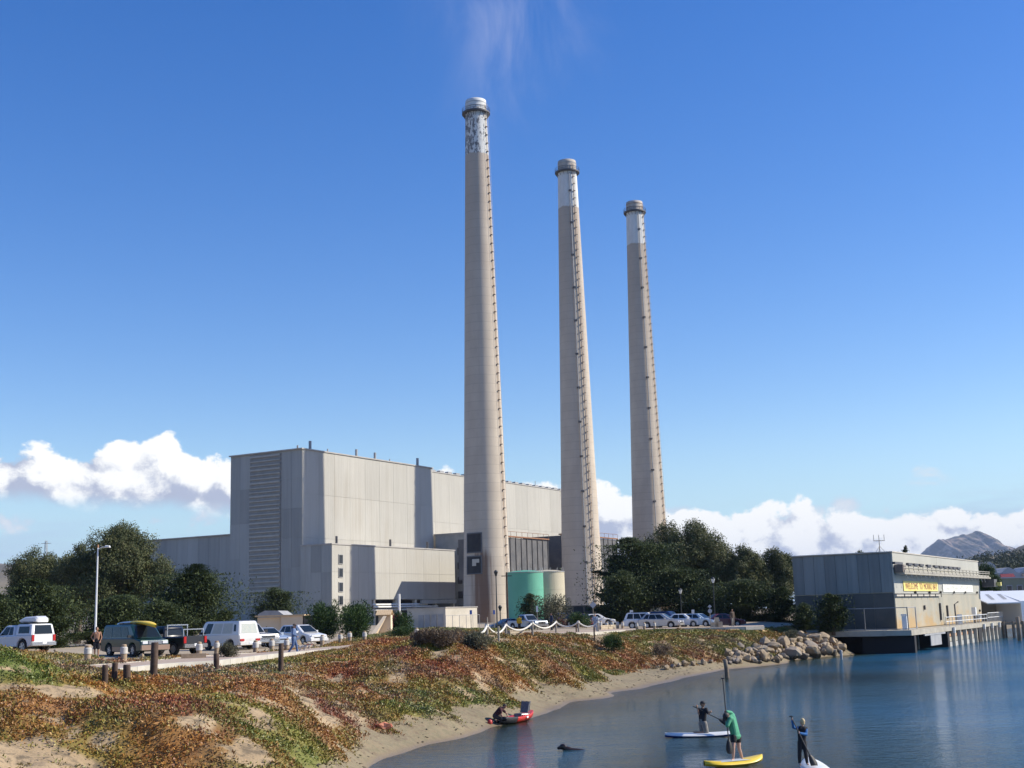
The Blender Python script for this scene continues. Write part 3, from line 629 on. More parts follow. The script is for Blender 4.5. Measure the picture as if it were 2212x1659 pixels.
def chimney(x, y, label, mname, ladders, hatch, cap_m):
    root = thing('chimney', label, 'chimney', (x, y, 3.0), 0, 'chimneys of the power station')
    MB().lathe([(stack_r(z), z) for z in np.linspace(0, 135, 46)] + [(2.80, 135.05), (2.80, 136.5), (2.74, 137.4), (2.3, 137.4), (2.25, 136.0)], n=56, cap=False).build('shaft', mname, root, True)
    MB().lathe([(2.24, 0), (2.24, 0.1)], (0, 0, 135.6), 32).build('flue_mouth', 'dark_steel', root)
    MB().lathe([(2.80, 133.6), (3.74, 133.6), (3.76, 134.0), (2.80, 134.0)], n=40, cap=False).build('platform', 'dark_steel', root)
    for i in range(16):
        a = 2 * math.pi * i / 16; ca, sa = math.cos(a), math.sin(a); MB().tube([(2.80 * ca, 2.80 * sa, 132.4), (3.66 * ca, 3.66 * sa, 133.6)], 0.06, 5).build('bracket', 'dark_steel', root)
        MB().tube([(3.70 * ca, 3.70 * sa, 133.9), (3.70 * ca, 3.70 * sa, 135.0)], 0.04, 5).build('rail_post', 'dark_steel', root)
    for z in (134.4, 135.0): MB().tube([(3.70 * math.cos(2 * math.pi * i / 40), 3.70 * math.sin(2 * math.pi * i / 40), z) for i in range(41)], 0.05, 5, cap=False).build('handrail', 'dark_steel', root)
    for z in (135.2, 136.4): MB().lathe([(2.79, z), (2.87, z + 0.02), (2.87, z + 0.14), (2.79, z + 0.16)], n=40, cap=False).build('hoop', cap_m, root)
    vd = math.atan2(-y, -x)      # towards the viewer
    for off, kind in ladders:
        a = vd + R(off); ca, sa = math.cos(a), math.sin(a); tx, ty = -sa, ca
        l = bpy.data.objects.new('ladder', None); col.objects.link(l); l.parent = root
        def at(rr, z, k): return ((stack_r(z) + rr) * ca + tx * k, (stack_r(z) + rr) * sa + ty * k, z)
        if kind == 'cage':
            for k in (-0.28, 0.28): MB().tube([at(0.18, z, k) for z in np.linspace(2, 136, 24)], 0.05, 5).build('stile', 'rust', l)
            mb = MB()
            for i in range(58):
                z = 3 + i * 2.3; mb = MB(); mb.box(at(0.28, z, 0), (0.50, 0.40, 0.22), a + math.pi / 2); mb.build('cage_hoop', 'cage_brown', l)
            for k in (-0.4, 0.4): MB().tube([at(0.62, z, k) for z in np.linspace(4, 136, 24)], 0.035, 4).build('cage_bar', 'grey_steel', l)
        else:
            MB().tube([at(0.30, z, 0) for z in np.linspace(0, 133, 24)], 0.16, 6).build('conduit', 'grey_steel', l)
            for i in range(13): MB().box(at(0.24, 6 + i * 10.1, 0), (0.8, 0.6, 0.5), a + math.pi / 2).build('clamp', 'dark_steel', l)
    if hatch:      # two boarded breeching openings, stacked, in the shaded side
        for (x0, x1, y0, y1, bit) in hatch:
            z0, z1 = aty(x0, y1, y - 5.0)[2] - 3.0, aty(x0, y0, y - 5.0)[2] - 3.0; rr = stack_r((z0 + z1) / 2); vdir = math.atan2(-y, -x)
            def ang(px): return vdir + math.asin(max(-0.985, min(0.985, (aty(px, (y0 + y1) / 2, y)[0] - x) / rr)))
            A0, A1 = ang(x0), ang(x1)
            def patch(a0, a1, za, zb_, out, dep, name, m_, par):
                n = 10; aa = np.linspace(a0, a1, n); vs = []
                for zz_ in (za, zb_):
                    for o_ in (out, out - dep): vs += [((stack_r(zz_) + o_) * math.cos(q), (stack_r(zz_) + o_) * math.sin(q), zz_) for q in aa]
                fs = [(i, i + 1, 2 * n + i + 1, 2 * n + i) for i in range(n - 1)] + [(2 * n + i, 2 * n + i + 1, 3 * n + i + 1, 3 * n + i) for i in range(n - 1)] + [(n + i + 1, n + i, i, i + 1) for i in range(n - 1)] + [(0, 2 * n, 3 * n, n), (n - 1, 2 * n - 1, 4 * n - 1, 3 * n - 1)]
                return MB().add(vs, fs).build(name, m_, par)
            fr = patch(A0, A1, z0, z1, 0.10, 0.3, 'breeching_cover', 'black_panel', root)
            da = (A1 - A0) * 0.07; dz = (z1 - z0) * 0.06
            for (a0, a1, za, zb_) in ((A0, A0 + da, z0, z1), (A1 - da, A1, z0, z1), (A0 + da, A1 - da, z1 - dz, z1), (A0 + da, A1 - da, z0, z0 + dz)): patch(a0, a1, za, zb_, 0.22, 0.11, 'frame_bar', 'duct_grey', fr)
            if bit: patch(lerp_(A0, A1, 0.42), lerp_(A0, A1, 0.66), lerp_(z0, z1, 0.45), lerp_(z0, z1, 0.82), 0.16, 0.05, 'torn_sheet', 'concrete_pale', fr); patch(lerp_(A0, A1, 0.66), lerp_(A0, A1, 0.84), lerp_(z0, z1, 0.62), lerp_(z0, z1, 0.82), 0.16, 0.05, 'torn_sheet', 'concrete_pale', fr)
    return root
S1, S2, S3 = (-7.6, 321.1), (18.6, 369.3), (43.6, 417.5)
chimney(*S1, 'leftmost chimney with peeling white top and two black openings near its foot', 'stack_concrete_a', [(58, 'cage')], [(1010, 1042, 1151, 1195, False), (1010, 1042, 1201, 1241, True)], 'grey_steel')
chimney(*S2, 'middle of the three tall concrete chimneys with clean white top', 'stack_concrete_b', [(36, 'cage'), (12, 'pipe')], None, 'grey_steel')
chimney(*S3, 'rightmost and farthest concrete chimney rising behind the dark cypresses', 'stack_concrete_b', [(62, 'cage'), (22, 'pipe')], None, 'rust').scale = (1.0168,) * 3
# ---- storage tanks
m, b, c, n = concrete('tank_green', (0.10, 0.36, 0.24), (0.13, 0.42, 0.28), (0.10, 0.30, 0.21)); put(c, b.inputs['Base Color']); b.inputs['Roughness'].default_value = 0.55
m, b, c, n = concrete('tank_beige', (0.50, 0.44, 0.31), (0.56, 0.50, 0.36), (0.30, 0.24, 0.16)); put(c, b.inputs['Base Color']); b.inputs['Roughness'].default_value = 0.6
def tank(label, xl, xr, ytop, Y, m):
    a, c = aty(xl, ytop, Y), aty(xr, ytop, Y); r_ = (c[0] - a[0]) / 2; zt = a[2]
    t = thing('storage_tank', label, 'tank', ((a[0] + c[0]) / 2, Y, GZ0)); hh = zt - GZ0
    MB().lathe([(r_, 0), (r_, hh)], n=48, cap=False).build('shell', m, t, True)
    MB().lathe([(r_ + 0.04, hh), (r_ + 0.08, hh + 0.06), (r_ * 0.55, hh + 0.4), (0.05, hh + 0.55)], n=48).build('roof', m, t)
    for k in (0.33, 0.66): MB().lathe([(r_ + 0.01, hh * k), (r_ + 0.03, hh * k + 0.02), (r_ + 0.03, hh * k + 0.1), (r_ + 0.01, hh * k + 0.12)], n=48, cap=False).build('seam', m, t)
    MB().lathe([(r_ + 0.05, hh - 0.12), (r_ + 0.12, hh - 0.1), (r_ + 0.12, hh), (r_ + 0.05, hh + 0.02)], n=48, cap=False).build('rim', 'grey_steel', t)
    for i in range(14):
        a_ = 2 * math.pi * i / 14; MB().tube([(r_ * 0.96 * math.cos(a_), r_ * 0.96 * math.sin(a_), hh), (r_ * 0.96 * math.cos(a_), r_ * 0.96 * math.sin(a_), hh + 1.0)], 0.035, 4).build('rail_post', 'grey_steel', t)
    return t
tank('sea-green cylindrical storage tank beside the left chimney', 1093, 1173, 1238, 292, 'tank_green')
tank('beige rust-streaked storage tank behind the green one', 1142, 1219, 1237, 303, 'tank_beige')
# ================================================================== intake house on the water
m, b, c, n = concrete('intake_wall', (0.33, 0.32, 0.26), (0.43, 0.39, 0.30), (0.36, 0.27, 0.14))
x, y, z = sep(worldco()); rs = noise(vec(x * 0.25, y * 0.25, z * 0.5), 1.0, 5, 0.6)
c = mixc((rs + (4.5 - z) * 0.10).step(0.48, 0.80) * 0.8, c, (0.44, 0.28, 0.11)); put(c, b.inputs['Base Color']); b.inputs['Roughness'].default_value = 0.85
m, b, c, n = concrete('intake_upper', (0.41, 0.40, 0.34), (0.47, 0.455, 0.385), (0.35, 0.34, 0.29)); put(c, b.inputs['Base Color']); b.inputs['Roughness'].default_value = 0.7
siding('intake_siding', (0.16, 0.18, 0.175), (0.24, 0.26, 0.25), 'V', 0.5, vary=0.35)
mat('intake_lower_dark', (0.065, 0.07, 0.068), 0.8, (0.10, 0.102, 0.092), 0.4)
mat('white_enamel', (0.80, 0.80, 0.78), 0.35); mat('yellow_banner', (0.82, 0.66, 0.16), 0.6, (0.86, 0.72, 0.24), 0.6); mat('banner_white', (0.82, 0.80, 0.70), 0.6, (0.78, 0.76, 0.66), 0.6)
mat('letter_red', (0.34, 0.07, 0.05), 0.6); mat('letter_grey', (0.55, 0.54, 0.46), 0.7); mat('orange_rust', (0.42, 0.20, 0.10), 0.85, (0.52, 0.33, 0.20), 1.2); mat('weathered_concrete', (0.34, 0.31, 0.25), 0.9, (0.46, 0.42, 0.34), 0.9, bumps=0.3)
mat('under_deck_shade', (0.012, 0.012, 0.014), 0.9); mat('red_paint', (0.45, 0.04, 0.03), 0.5); mat('weathered_wood', (0.16, 0.125, 0.09), 0.9, (0.26, 0.21, 0.16), 2.0, bumps=0.4)
SE0, SE1, TE0, TE1, ZT = 136.8, 184.0, -44.2, -33.4, 10.3
ih = thing('intake_house', 'flat-roofed grey water intake house standing on a concrete deck over the bay', 'building', st_pos(SE0, TE1, 2.3))
P_(stbox(MB(), SE0 + 0.12, SE1, TE0, TE1 - 0.12, 2.3, ZT), 'wall_core', 'intake_wall', ih)
P_(stbox(MB(), SE0 - 0.12, SE1 + 0.15, TE0 - 0.1, TE1 + 0.12, ZT, ZT + 0.12), 'roof', 'concrete_pale', ih)
SM = 158.0
for a0, a1 in ((SE0, SM), (SM, SE1)):
    P_(stbox(MB(), a0 + 0.04, a1 - 0.04, TE1 - 0.12, TE1 + 0.05, 8.7, ZT - 0.02), 'panel', 'intake_upper', ih)
    P_(stbox(MB(), a0 + 0.04, a1 - 0.04, TE1 - 0.12, TE1 + 0.02, 5.98, 8.68), 'panel', 'intake_upper', ih)
    P_(stbox(MB(), a0 + 0.04, a1 - 0.04, TE1 - 0.12, TE1 - 0.01, 2.35, 5.94), 'panel', 'intake_wall', ih)
panels(ih, 'S', SE0 + 0.12, TE0, TE1 - 0.14, 6.15, ZT - 0.05, 9, 1, 'intake_siding', gap=0.03, th=0.08, jit=0.03)
panels(ih, 'S', SE0 + 0.12, TE0, TE1 - 0.14, 2.4, 6.1, 5, 1, 'intake_lower_dark', gap=0.03, th=0.03, jit=0.01)
P_(stbox(MB(), SE0, SM - 0.2, TE1 + 0.0, TE1 + 0.22, 5.72, 5.90), 'ledge', 'concrete_pale', ih); P_(stbox(MB(), SE0 - 0.1, SM, TE1 + 0.06, TE1 + 0.16, 5.95, 6.02), 'pipe', 'dark_steel', ih)
for k in range(7):
    s_ = 140 + 3 * k; P_(stbox(MB(), s_, s_ + 0.10, TE1 + 0.23, TE1 + 0.30, 5.6, 6.0), 'bracket', 'dark_steel', ih)
for s_ in (145.5, 152.5, 158.4, 166, 173, 181): P_(stbox(MB(), s_, s_ + 0.22, TE1 + 0.06, TE1 + 0.26, 6.02, 6.3), 'wall_lamp', 'dark_steel', ih)
for s_, z0, z1 in ((157.6, 2.9, 4.9), (161.5, 3.0, 4.6), (149.5, 4.2, 4.7), (182.0, 3.6, 3.9)): P_(stbox(MB(), s_, s_ + 0.25, TE1 + 0.03, TE1 + 0.2, z0, z1), 'conduit', 'dark_steel', ih)
# crane gantry along the front
gt = thing('crane_gantry', 'long pale gantry walkway with dark floodlights across the intake house front', 'gantry', st_pos(SE0, TE1, 8.0))
P_(stbox(MB(), SE0 + 0.5, SE1 + 2.6, TE1 + 0.1, TE1 + 1.1, 8.0, 8.2), 'walkway', 'weathered_concrete', gt)
for k in range(22):
    s_ = SE0 + 0.7 + k * 2.2; P_(stbox(MB(), s_, s_ + 2.0, TE1 + 0.92, TE1 + 1.08, 8.22, 8.42), 'kick_plate', 'weathered_concrete', gt)
    P_(stbox(MB(), s_, s_ + 0.09, TE1 + 0.96, TE1 + 1.04, 8.43, 8.9), 'rail_post', 'weathered_concrete', gt)
    P_(MB().tube([st_pos(s_ + 0.8, TE1 + 1.0, 8.0), st_pos(s_ + 0.86, TE1 + 1.08, 7.6), st_pos(s_ + 1.05, TE1 + 1.08, 7.52)], 0.04, 5), 'hook', 'grey_steel', gt)
for z_ in (8.66, 8.9): P_(MB().tube([st_pos(SE0 + 0.5, TE1 + 1.0, z_), st_pos(SE1 + 2.6, TE1 + 1.0, z_)], 0.05, 5), 'handrail', 'weathered_concrete', gt)
for px in (1943, 1951, 1972, 1985, 1997, 2013, 2028, 2038, 2048, 2058, 2067, 2076):
    s_ = on_t(px, 1240, TE1 + 1.3) @ AU
    if s_ < SE1 + 2: P_(stbox(MB(), s_ - 0.9, s_ + 0.9, TE1 + 0.85, TE1 + 1.15, 8.96, 9.20), 'floodlight', 'dark_steel', gt)
P_(stbox(MB(), SE0 + 0.3, SE0 + 1.6, TE1 + 0.1, TE1 + 1.0, 8.2, 9.0), 'trolley', 'cage_brown', gt)
P_(stbox(MB(), SE1 + 0.2, SE1 + 2.4, TE1 + 0.3, TE1 + 1.9, 6.9, 7.9), 'hoist', 'dark_steel', gt); P_(stbox(MB(), SE1 + 1.6, SE1 + 2.2, TE1 + 1.9, TE1 + 2.5, 7.0, 7.5), 'hoist_block', 'yellow_banner', gt)
# banners
FNT = bpy.data.curves.new('f', 'FONT')
def words(name, body, parent, origin, height, width, matn):
    cu = bpy.data.curves.new(name, 'FONT'); cu.body = body; cu.size = 1.0; cu.extrude = 0.004; cu.align_x = 'LEFT'; cu.materials.append(MATS[matn]); cu.offset = -0.006
    o = bpy.data.objects.new(name, cu); col.objects.link(o); bpy.context.view_layer.update(); d = o.dimensions
    me = bpy.data.meshes.new_from_object(o.evaluated_get(bpy.context.evaluated_depsgraph_get())); bpy.data.objects.remove(o)
    xs = [v.co.x for v in me.vertices]; ys = [v.co.y for v in me.vertices]; sx_, sy_ = width / (max(xs) - min(xs)), height / (max(ys) - min(ys))
    for v in me.vertices: v.co.x = (v.co.x - min(xs)) * sx_; v.co.y = (v.co.y - min(ys)) * sy_
    o = link(name, me, matn); M = Matrix.Identity(4)
    for i in range(3): M[i][0] = AU[i]; M[i][1] = (0, 0, 1)[i]; M[i][2] = AV[i]; M[i][3] = origin[i]
    o.matrix_world = M; o.parent = parent; o.matrix_parent_inverse = parent.matrix_basis.inverted(); return o
bn = thing('banner', 'yellow banner reading WELCOME TO MORRO BAY on the intake house', 'banner', st_pos(140.6, TE1 + 0.1, 6.3))
P_(stbox(MB(), 140.6, 157.4, TE1 + 0.06, TE1 + 0.10, 6.28, 7.36), 'sheet', 'yellow_banner', bn); [words('lettering', w_, bn, st_pos(141.3 + a_, TE1 + 0.115, 6.47), 0.68, l_, 'letter_red') for w_, a_, l_ in (('WELCOME', 0, 5.9), ('TO', 6.6, 1.5), ('MORRO', 8.8, 4.1), ('BAY', 13.4, 2.2))]
bn = thing('banner', 'long white banner with faded grey print right of the yellow one', 'banner', st_pos(161, TE1 + 0.1, 6.3))
P_(stbox(MB(), 160.2, 178.6, TE1 + 0.06, TE1 + 0.10, 6.18, 7.12), 'sheet', 'banner_white', bn)
r_ = random.Random(5)
for k in range(17):     # the print is too faded to read: broken strokes only
    s_ = 161.0 + k * 1.0
    if k in (8, 12): continue
    for q in range(3):
        w_, h_ = (0.5, 0.09) if r_.random() < 0.6 else (0.12, 0.3); ds, dz = r_.uniform(0, 0.3), r_.choice((0.0, 0.2, 0.42))
        P_(stbox(MB(), s_ + ds, s_ + ds + w_, TE1 + 0.101, TE1 + 0.108, 6.40 + dz, 6.40 + dz + h_), 'print_stroke', 'letter_grey', bn)
# deck, piers and screens
dk = thing('intake_deck', 'concrete deck on piers carrying the intake house', 'deck', st_pos(133.4, -31.2, 0))
P_(stbox(MB(), 133.4, 189, TE0 - 14, TE1 - 0.5, 1.72, 2.29), 'slab', 'weathered_concrete', dk); P_(stbox(MB(), 133.4, 189, TE1 - 0.49, -31.2, 1.75, 2.27), 'slab_edge', 'weathered_concrete', dk)
P_(stbox(MB(), 137, 188, TE0 - 12, -36.5, -2.5, 1.70), 'back_wall', 'under_deck_shade', dk)  # near-black colour carries the shade under the deck, on the piers too
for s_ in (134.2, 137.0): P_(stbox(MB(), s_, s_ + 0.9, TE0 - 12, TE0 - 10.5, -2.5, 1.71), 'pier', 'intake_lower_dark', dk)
for s_, w_ in ((134.0, 0.8), (149.8, 1.0), (168.0, 2.2), (187.2, 1.0)): P_(stbox(MB(), s_, s_ + w_, -36.4, -31.1, -2.5, 1.71), 'pier', 'under_deck_shade', dk)
for k in range(3): P_(stbox(MB(), 151, 167.8, -31.9 + k * 0.03, -31.6 + k * 0.03, (1.1, 0.55, -0.6)[k], (1.6, 1.05, 0.5)[k]), 'screen_panel', ('orange_rust', 'weathered_concrete', 'concrete_grey')[k], dk)
for k in range(3): P_(stbox(MB(), 170.3, 187.1, -31.9 + k * 0.03, -31.6 + k * 0.03, (1.1, 0.55, -0.6)[k], (1.6, 1.05, 0.5)[k]), 'screen_panel', ('orange_rust', 'weathered_concrete', 'concrete_grey')[k], dk)
for s_ in [151 + 3.3 * k for k in range(6)] + [170.4 + 2.75 * k for k in range(7)]: P_(stbox(MB(), s_, s_ + 0.28, -31.6, -31.2, -0.6, 1.7), 'guide_post', 'concrete_pale', dk)
for s_ in (153.0, 171.5, 177.0, 182.4, 185.2): P_(stbox(MB(), s_, s_ + 0.35, -31.15, -30.9, 1.5, 2.15), 'fender', 'white_paint', dk)
sg = thing('notice_board', 'blank grey notice board hung in the dark bay under the deck', 'sign', st_pos(142, -31.1, 0.6)); P_(stbox(MB(), 141.4, 146.6, -31.18, -31.1, 0.45, 1.55), 'board', 'grey_steel', sg); P_(stbox(MB(), 138.6, 148.6, -31.18, -31.05, 1.56, 1.74), 'hanger', 'grey_steel', sg)
def railing(label, A, B, z, h, n, m, gap=0.0):
    r = thing('railing', label, 'railing', A); A = np.array(A); B = np.array(B)
    for k in range(n + 1):
        p = A + (B - A) * k / n; P_(MB().tube([p, p + [0, 0, h]], 0.045, 5), 'post', m, r)
    for hh in (h * 0.5, h): P_(MB().tube([A + [0, 0, hh], B + [0, 0, hh]], 0.045, 5), 'rail', m, r)
    return r
railing('white pipe railing along the deck front under the banners', st_pos(151, -31.4, 2.3), st_pos(176, -31.4, 2.3), 0, 1.0, 14, 'white_paint')
railing('white railing at the far end of the deck by the shed', st_pos(176.6, -31.4, 2.3), st_pos(187.6, -31.4, 2.3), 0, 1.15, 12, 'white_paint')
fe = thing('chain_link_gate', 'dark steel-framed fence panels at the near corner of the deck', 'fence', st_pos(134, -31.5, 2.3))
for a, c2 in ((st_pos(134.0, -40.5, 2.3), st_pos(134.0, -36.0, 2.3)), (st_pos(134.0, -36.0, 2.3), st_pos(134.0, -31.6, 2.3)), (st_pos(134.0, -31.6, 2.3), st_pos(137.6, -31.6, 2.3))):
    P_(MB().tube([a, a + [0, 0, 2.3]], 0.06, 6), 'post', 'grey_steel', fe); P_(MB().tube([c2, c2 + [0, 0, 2.3]], 0.06, 6), 'post', 'grey_steel', fe)
    for z_ in (0.1, 2.25): P_(MB().tube([a + [0, 0, z_], c2 + [0, 0, z_]], 0.045, 6), 'rail', 'grey_steel', fe)
for px, zt, w_, lab in ((1985, 1.6, 0.35, 'white pump cabinet near the fence panels on the deck'),):
    p = on_t(px - 30, 1345, -32.2); o = thing('pump_cabinet', lab, 'cabinet', (p[0], p[1], 2.3), R(60)); MB().box((0, 0, 0.7), (0.5, 0.5, 1.4)).build('body', 'white_enamel', o); MB().box((0, 0, 1.5), (0.6, 0.6, 0.16)).build('cap', 'white_enamel', o)
p = st_pos(160.5, -32.2, 2.3); o = thing('davit', 'dark davit with white cabinet standing mid deck', 'davit', p); MB().tube([(0, 0, 0), (0, 0, 2.4), (0.5, 0.1, 2.7)], 0.09, 6).build('mast', 'dark_steel', o); MB().box((0.5, 0.3, 0.6), (0.6, 0.5, 1.2)).build('cabinet', 'white_enamel', o)
p = st_pos(170.5, -31.9, 2.3); o = thing('control_box', 'white control box on legs by the dark pier', 'cabinet', p, R(60)); MB().box((0, 0, 1.5), (0.7, 0.5, 0.9)).build('box', 'white_enamel', o)
for sx_ in (-0.25, 0.25): MB().box((sx_, 0, 0.53), (0.08, 0.08, 1.06)).build('leg', 'dark_steel', o)
o = thing('pedestal_cabinet', 'squat grey cabinet beside the white control box', 'cabinet', st_pos(173.0, -31.9, 2.3), R(60)); MB().box((0, 0, 0.8), (1.3, 0.6, 0.6)).build('box', 'grey_steel', o)
for sx_ in (-0.5, 0.5): MB().box((sx_, 0, 0.25), (0.08, 0.08, 0.5)).build('leg', 'dark_steel', o)
# roof mast with weather instruments
p = aty(1901, 1195, 146); o = thing('weather_mast', 'thin weather mast with instruments on the intake house roof', 'mast', (p[0], p[1], ZT + 0.16)); zt = aty(1901, 1156, 146)[2] - ZT - 0.16
MB().tube([(0, 0, 0), (0, 0, zt)], 0.05, 6, 0.03).build('pole', 'dark_steel', o); MB().box((0, 0, zt * 0.72), (1.2, 0.06, 0.06)).build('crossarm', 'dark_steel', o)
for sx_ in (-0.6, 0, 0.6): MB().tube([(sx_, 0, zt * 0.7), (sx_, 0, zt * 1.02)], 0.035, 5).build('sensor', 'grey_steel', o)
for a in (0, 2.1, 4.2): MB().tube([(0, 0, zt * 0.45), (0.9 * math.cos(a), 0.9 * math.sin(a), 0)], 0.02, 4).build('stay', 'dark_steel', o)
# white roofed boat shed beyond
sh = thing('boat_shed', 'white-roofed open boat shed at the right edge behind the deck', 'shed', st_pos(190, -33, 2.0))
q0, q1 = aty(2133, 1305, 176), aty(2196, 1302, 176); ze = q0[2]; X0, X1 = q0[0], q1[0] + 0.6
P_(MB().add([(X0, 176, ze), (X1, 176, ze), (X1, 186, ze + 1.7), (X0, 186, ze + 1.7), (X0, 176, ze + 0.15), (X1, 176, ze + 0.15), (X1, 186, ze + 1.85), (X0, 186, ze + 1.85)], [(0, 3, 2, 1), (4, 5, 6, 7), (0, 1, 5, 4), (1, 2, 6, 5), (2, 3, 7, 6), (3, 0, 4, 7)]), 'roof', 'white_enamel', sh)
for xx in (X0 + (X1 - X0) * 0.33, X0 + (X1 - X0) * 0.7): P_(MB().add([(xx, 178.5, ze + 0.60), (xx + 0.5, 178.5, ze + 0.60), (xx + 1.3, 183, ze + 1.365), (xx + 0.8, 183, ze + 1.365)], [(0, 1, 2, 3)]), 'skylight', 'grey_steel', sh)
P_(MB().box(((X0 + X1) / 2, 185.5, (2 + ze) / 2 + 0.6), (X1 - X0, 0.2, ze - 0.8)), 'back_wall', 'concrete_grey', sh); P_(MB().box((X0 + 1.2, 185.2, ze - 0.6), (2.4, 0.1, 0.9)), 'wall_board', 'orange_rust', sh)
P_(MB().add([(X1 + 0.02, 176.2, 2.0), (X1 + 6, 177, 2.0), (X1 + 6, 187, 2.0), (X1 + 0.02, 186, 2.0), (X1 + 0.02, 176.2, ze + 0.3), (X1 + 6, 177, ze + 0.2), (X1 + 6, 187, ze + 1.8), (X1 + 0.02, 186, ze + 1.8)], [(0, 3, 2, 1), (4, 5, 6, 7), (0, 1, 5, 4), (1, 2, 6, 5), (2, 3, 7, 6), (3, 0, 4, 7)]), 'side_wall', 'white_enamel', sh)
P_(MB().box(((X0 + X1) / 2, 181.0, 1.9), (X1 - X0 + 14, 11.5, 0.3)), 'floor', 'weathered_wood', sh)
for k in range(5): P_(MB().tube([(X0 + 0.4 + k * 1.3, 175.4, -2.5), (X0 + 0.4 + k * 1.3, 175.4, 2.2)], 0.2, 8), 'pile', 'weathered_wood', sh)
def pile(label, px, ybase, ytop, r, mname='weathered_wood', lean=0.0):
    p = atz(px, ybase, 0); zt = aty(px, ytop, p[1])[2]
    o = MB().tube([(0, 0, -1.5), (lean * 0.5, 0, zt * 0.5), (lean, 0, zt - 0.05), (lean, 0, zt)], [r, r, r * 0.95, r * 0.7], 12).build('mooring_pile', mname, None, True, (p[0], p[1], 0)); return tag(o, label, 'pile', 'piles standing in the bay')
pile('weathered wooden pile standing alone in the water before the beach', 1572, 1464, 1424, 0.16, lean=-0.12)
pile('thin grey pile in the water in front of the riprap', 1682 + 0, 1436, 1407, 0.09, 'grey_steel') if False else None
pile('thin pale pile in the water below the riprap boulders', 1818, 1425, 1404, 0.13, 'grey_steel')
pile('pale pile at the near corner of the intake deck', 1984, 1402, 1352, 0.16, 'concrete_grey')
pile('dark pile by the boat shed at the right edge', 2203, 1385, 1332, 0.25); 

# ================================================================== far land
mat('far_scrub', (0.10, 0.085, 0.055), 0.95, (0.17, 0.14, 0.095), 0.002); 
m, b = principled('mountain_rock'); pos = worldco(); mx_, my_, mz_ = sep(pos); n1 = noise(vec(mx_ + mz_ * 0.9, my_, mz_ * 0.35), 0.006, 9, 0.7); n2 = noise(pos, 0.02, 6, 0.6)
put(mixc((n1 * 0.7 + n2 * 0.3).step(0.47, 0.58), (0.045, 0.045, 0.030), (0.34, 0.235, 0.16)), b.inputs['Base Color']); b.inputs['Roughness'].default_value = 0.95
def ridge(name, pts, Y, depth, matn, rough_, nx_=160, ny_=40, seed=0.0, base=-5.0):
    P = np.array([aty(p[0], p[1], Y) for p in pts]); x = np.linspace(P[0, 0], P[-1, 0], nx_); hz = np.interp(x, P[:, 0], P[:, 2]); v = np.linspace(-1, 1, ny_)
    Xg, Vg = np.meshgrid(x, v); Hg = np.meshgrid(hz, v)[0]; fall = 1 - np.abs(Vg) ** 1.15
    nz = (fbm(Xg / rough_ + seed, Vg * depth / rough_, seed, 5, 0.55) - 0.5)
    gul = np.abs(fbm(Xg / (rough_ * 0.3) + Vg * 1.6, Vg * 1.5 + seed, 3.0, 5, 0.65) - 0.5) * 1.6
    Zg = base + (Hg - base) * np.clip(fall + nz * np.abs(Vg) * 1.1 - gul * np.minimum(np.abs(Vg), 0.6) * 0.9, 0, 1)
    V_ = np.stack([Xg.ravel(), (Y + Vg * depth).ravel(), Zg.ravel()], 1); i_ = (np.arange(ny_ - 1)[:, None] * nx_ + np.arange(nx_ - 1)[None]).ravel()
    me = fastmesh(name, V_, np.stack([i_, i_ + 1, i_ + nx_ + 1, i_ + nx_], 1), 4); me.polygons.foreach_set('use_smooth', np.ones(len(me.polygons), bool))
    return tag(link(name, me, matn), kind='structure')
def zz(pts, x0, y0, k): return [((x0 + a * k) / 1.4756, (y0 + c_ * k) / 1.4756) for a, c_ in pts]
mt = [(1900, 1290)] + zz([(200, 800), (335, 690), (405, 605), (440, 612), (540, 490), (610, 430), (640, 388), (690, 400), (720, 388), (750, 405), (850, 370), (950, 335), (1010, 330), (1080, 298), (1150, 310), (1230, 285), (1280, 270), (1325, 237), (1400, 250), (1460, 280), (1520, 350), (1600, 400), (1700, 460), (1780, 495), (1900, 520), (1960, 570), (2100, 620), (2212, 680), (2500, 800)], 2880, 1650, 0.1736)
ridge('mountain', mt, 8800, 1500, 'mountain_rock', 420.0, 320, 110, 2.0)
ridge('hill', [(2040, 1290)] + zz([(1000, 780), (1200, 735), (1500, 690), (1900, 640), (2020, 592), (2110, 535), (2212, 485), (2500, 380), (3000, 330)], 2880, 1650, 0.1736), 1500, 420, 'far_scrub', 120.0, 80, 30, 5.0)
ridge('hill', [(-700, 1150), (-400, 1165), (-200, 1190), (0, 1219), (30, 1217), (60, 1214), (90, 1222), (140, 1250), (220, 1300), (300, 1345)], 2600, 700, 'far_scrub', 300.0, 100, 30, 9.0)
ridge('hill', [(-600, 1200), (-100, 1225), (0, 1214), (20, 1216), (60, 1235), (200, 1330)], 4200, 700, 'far_scrub', 300.0, 60, 24, 4.0)
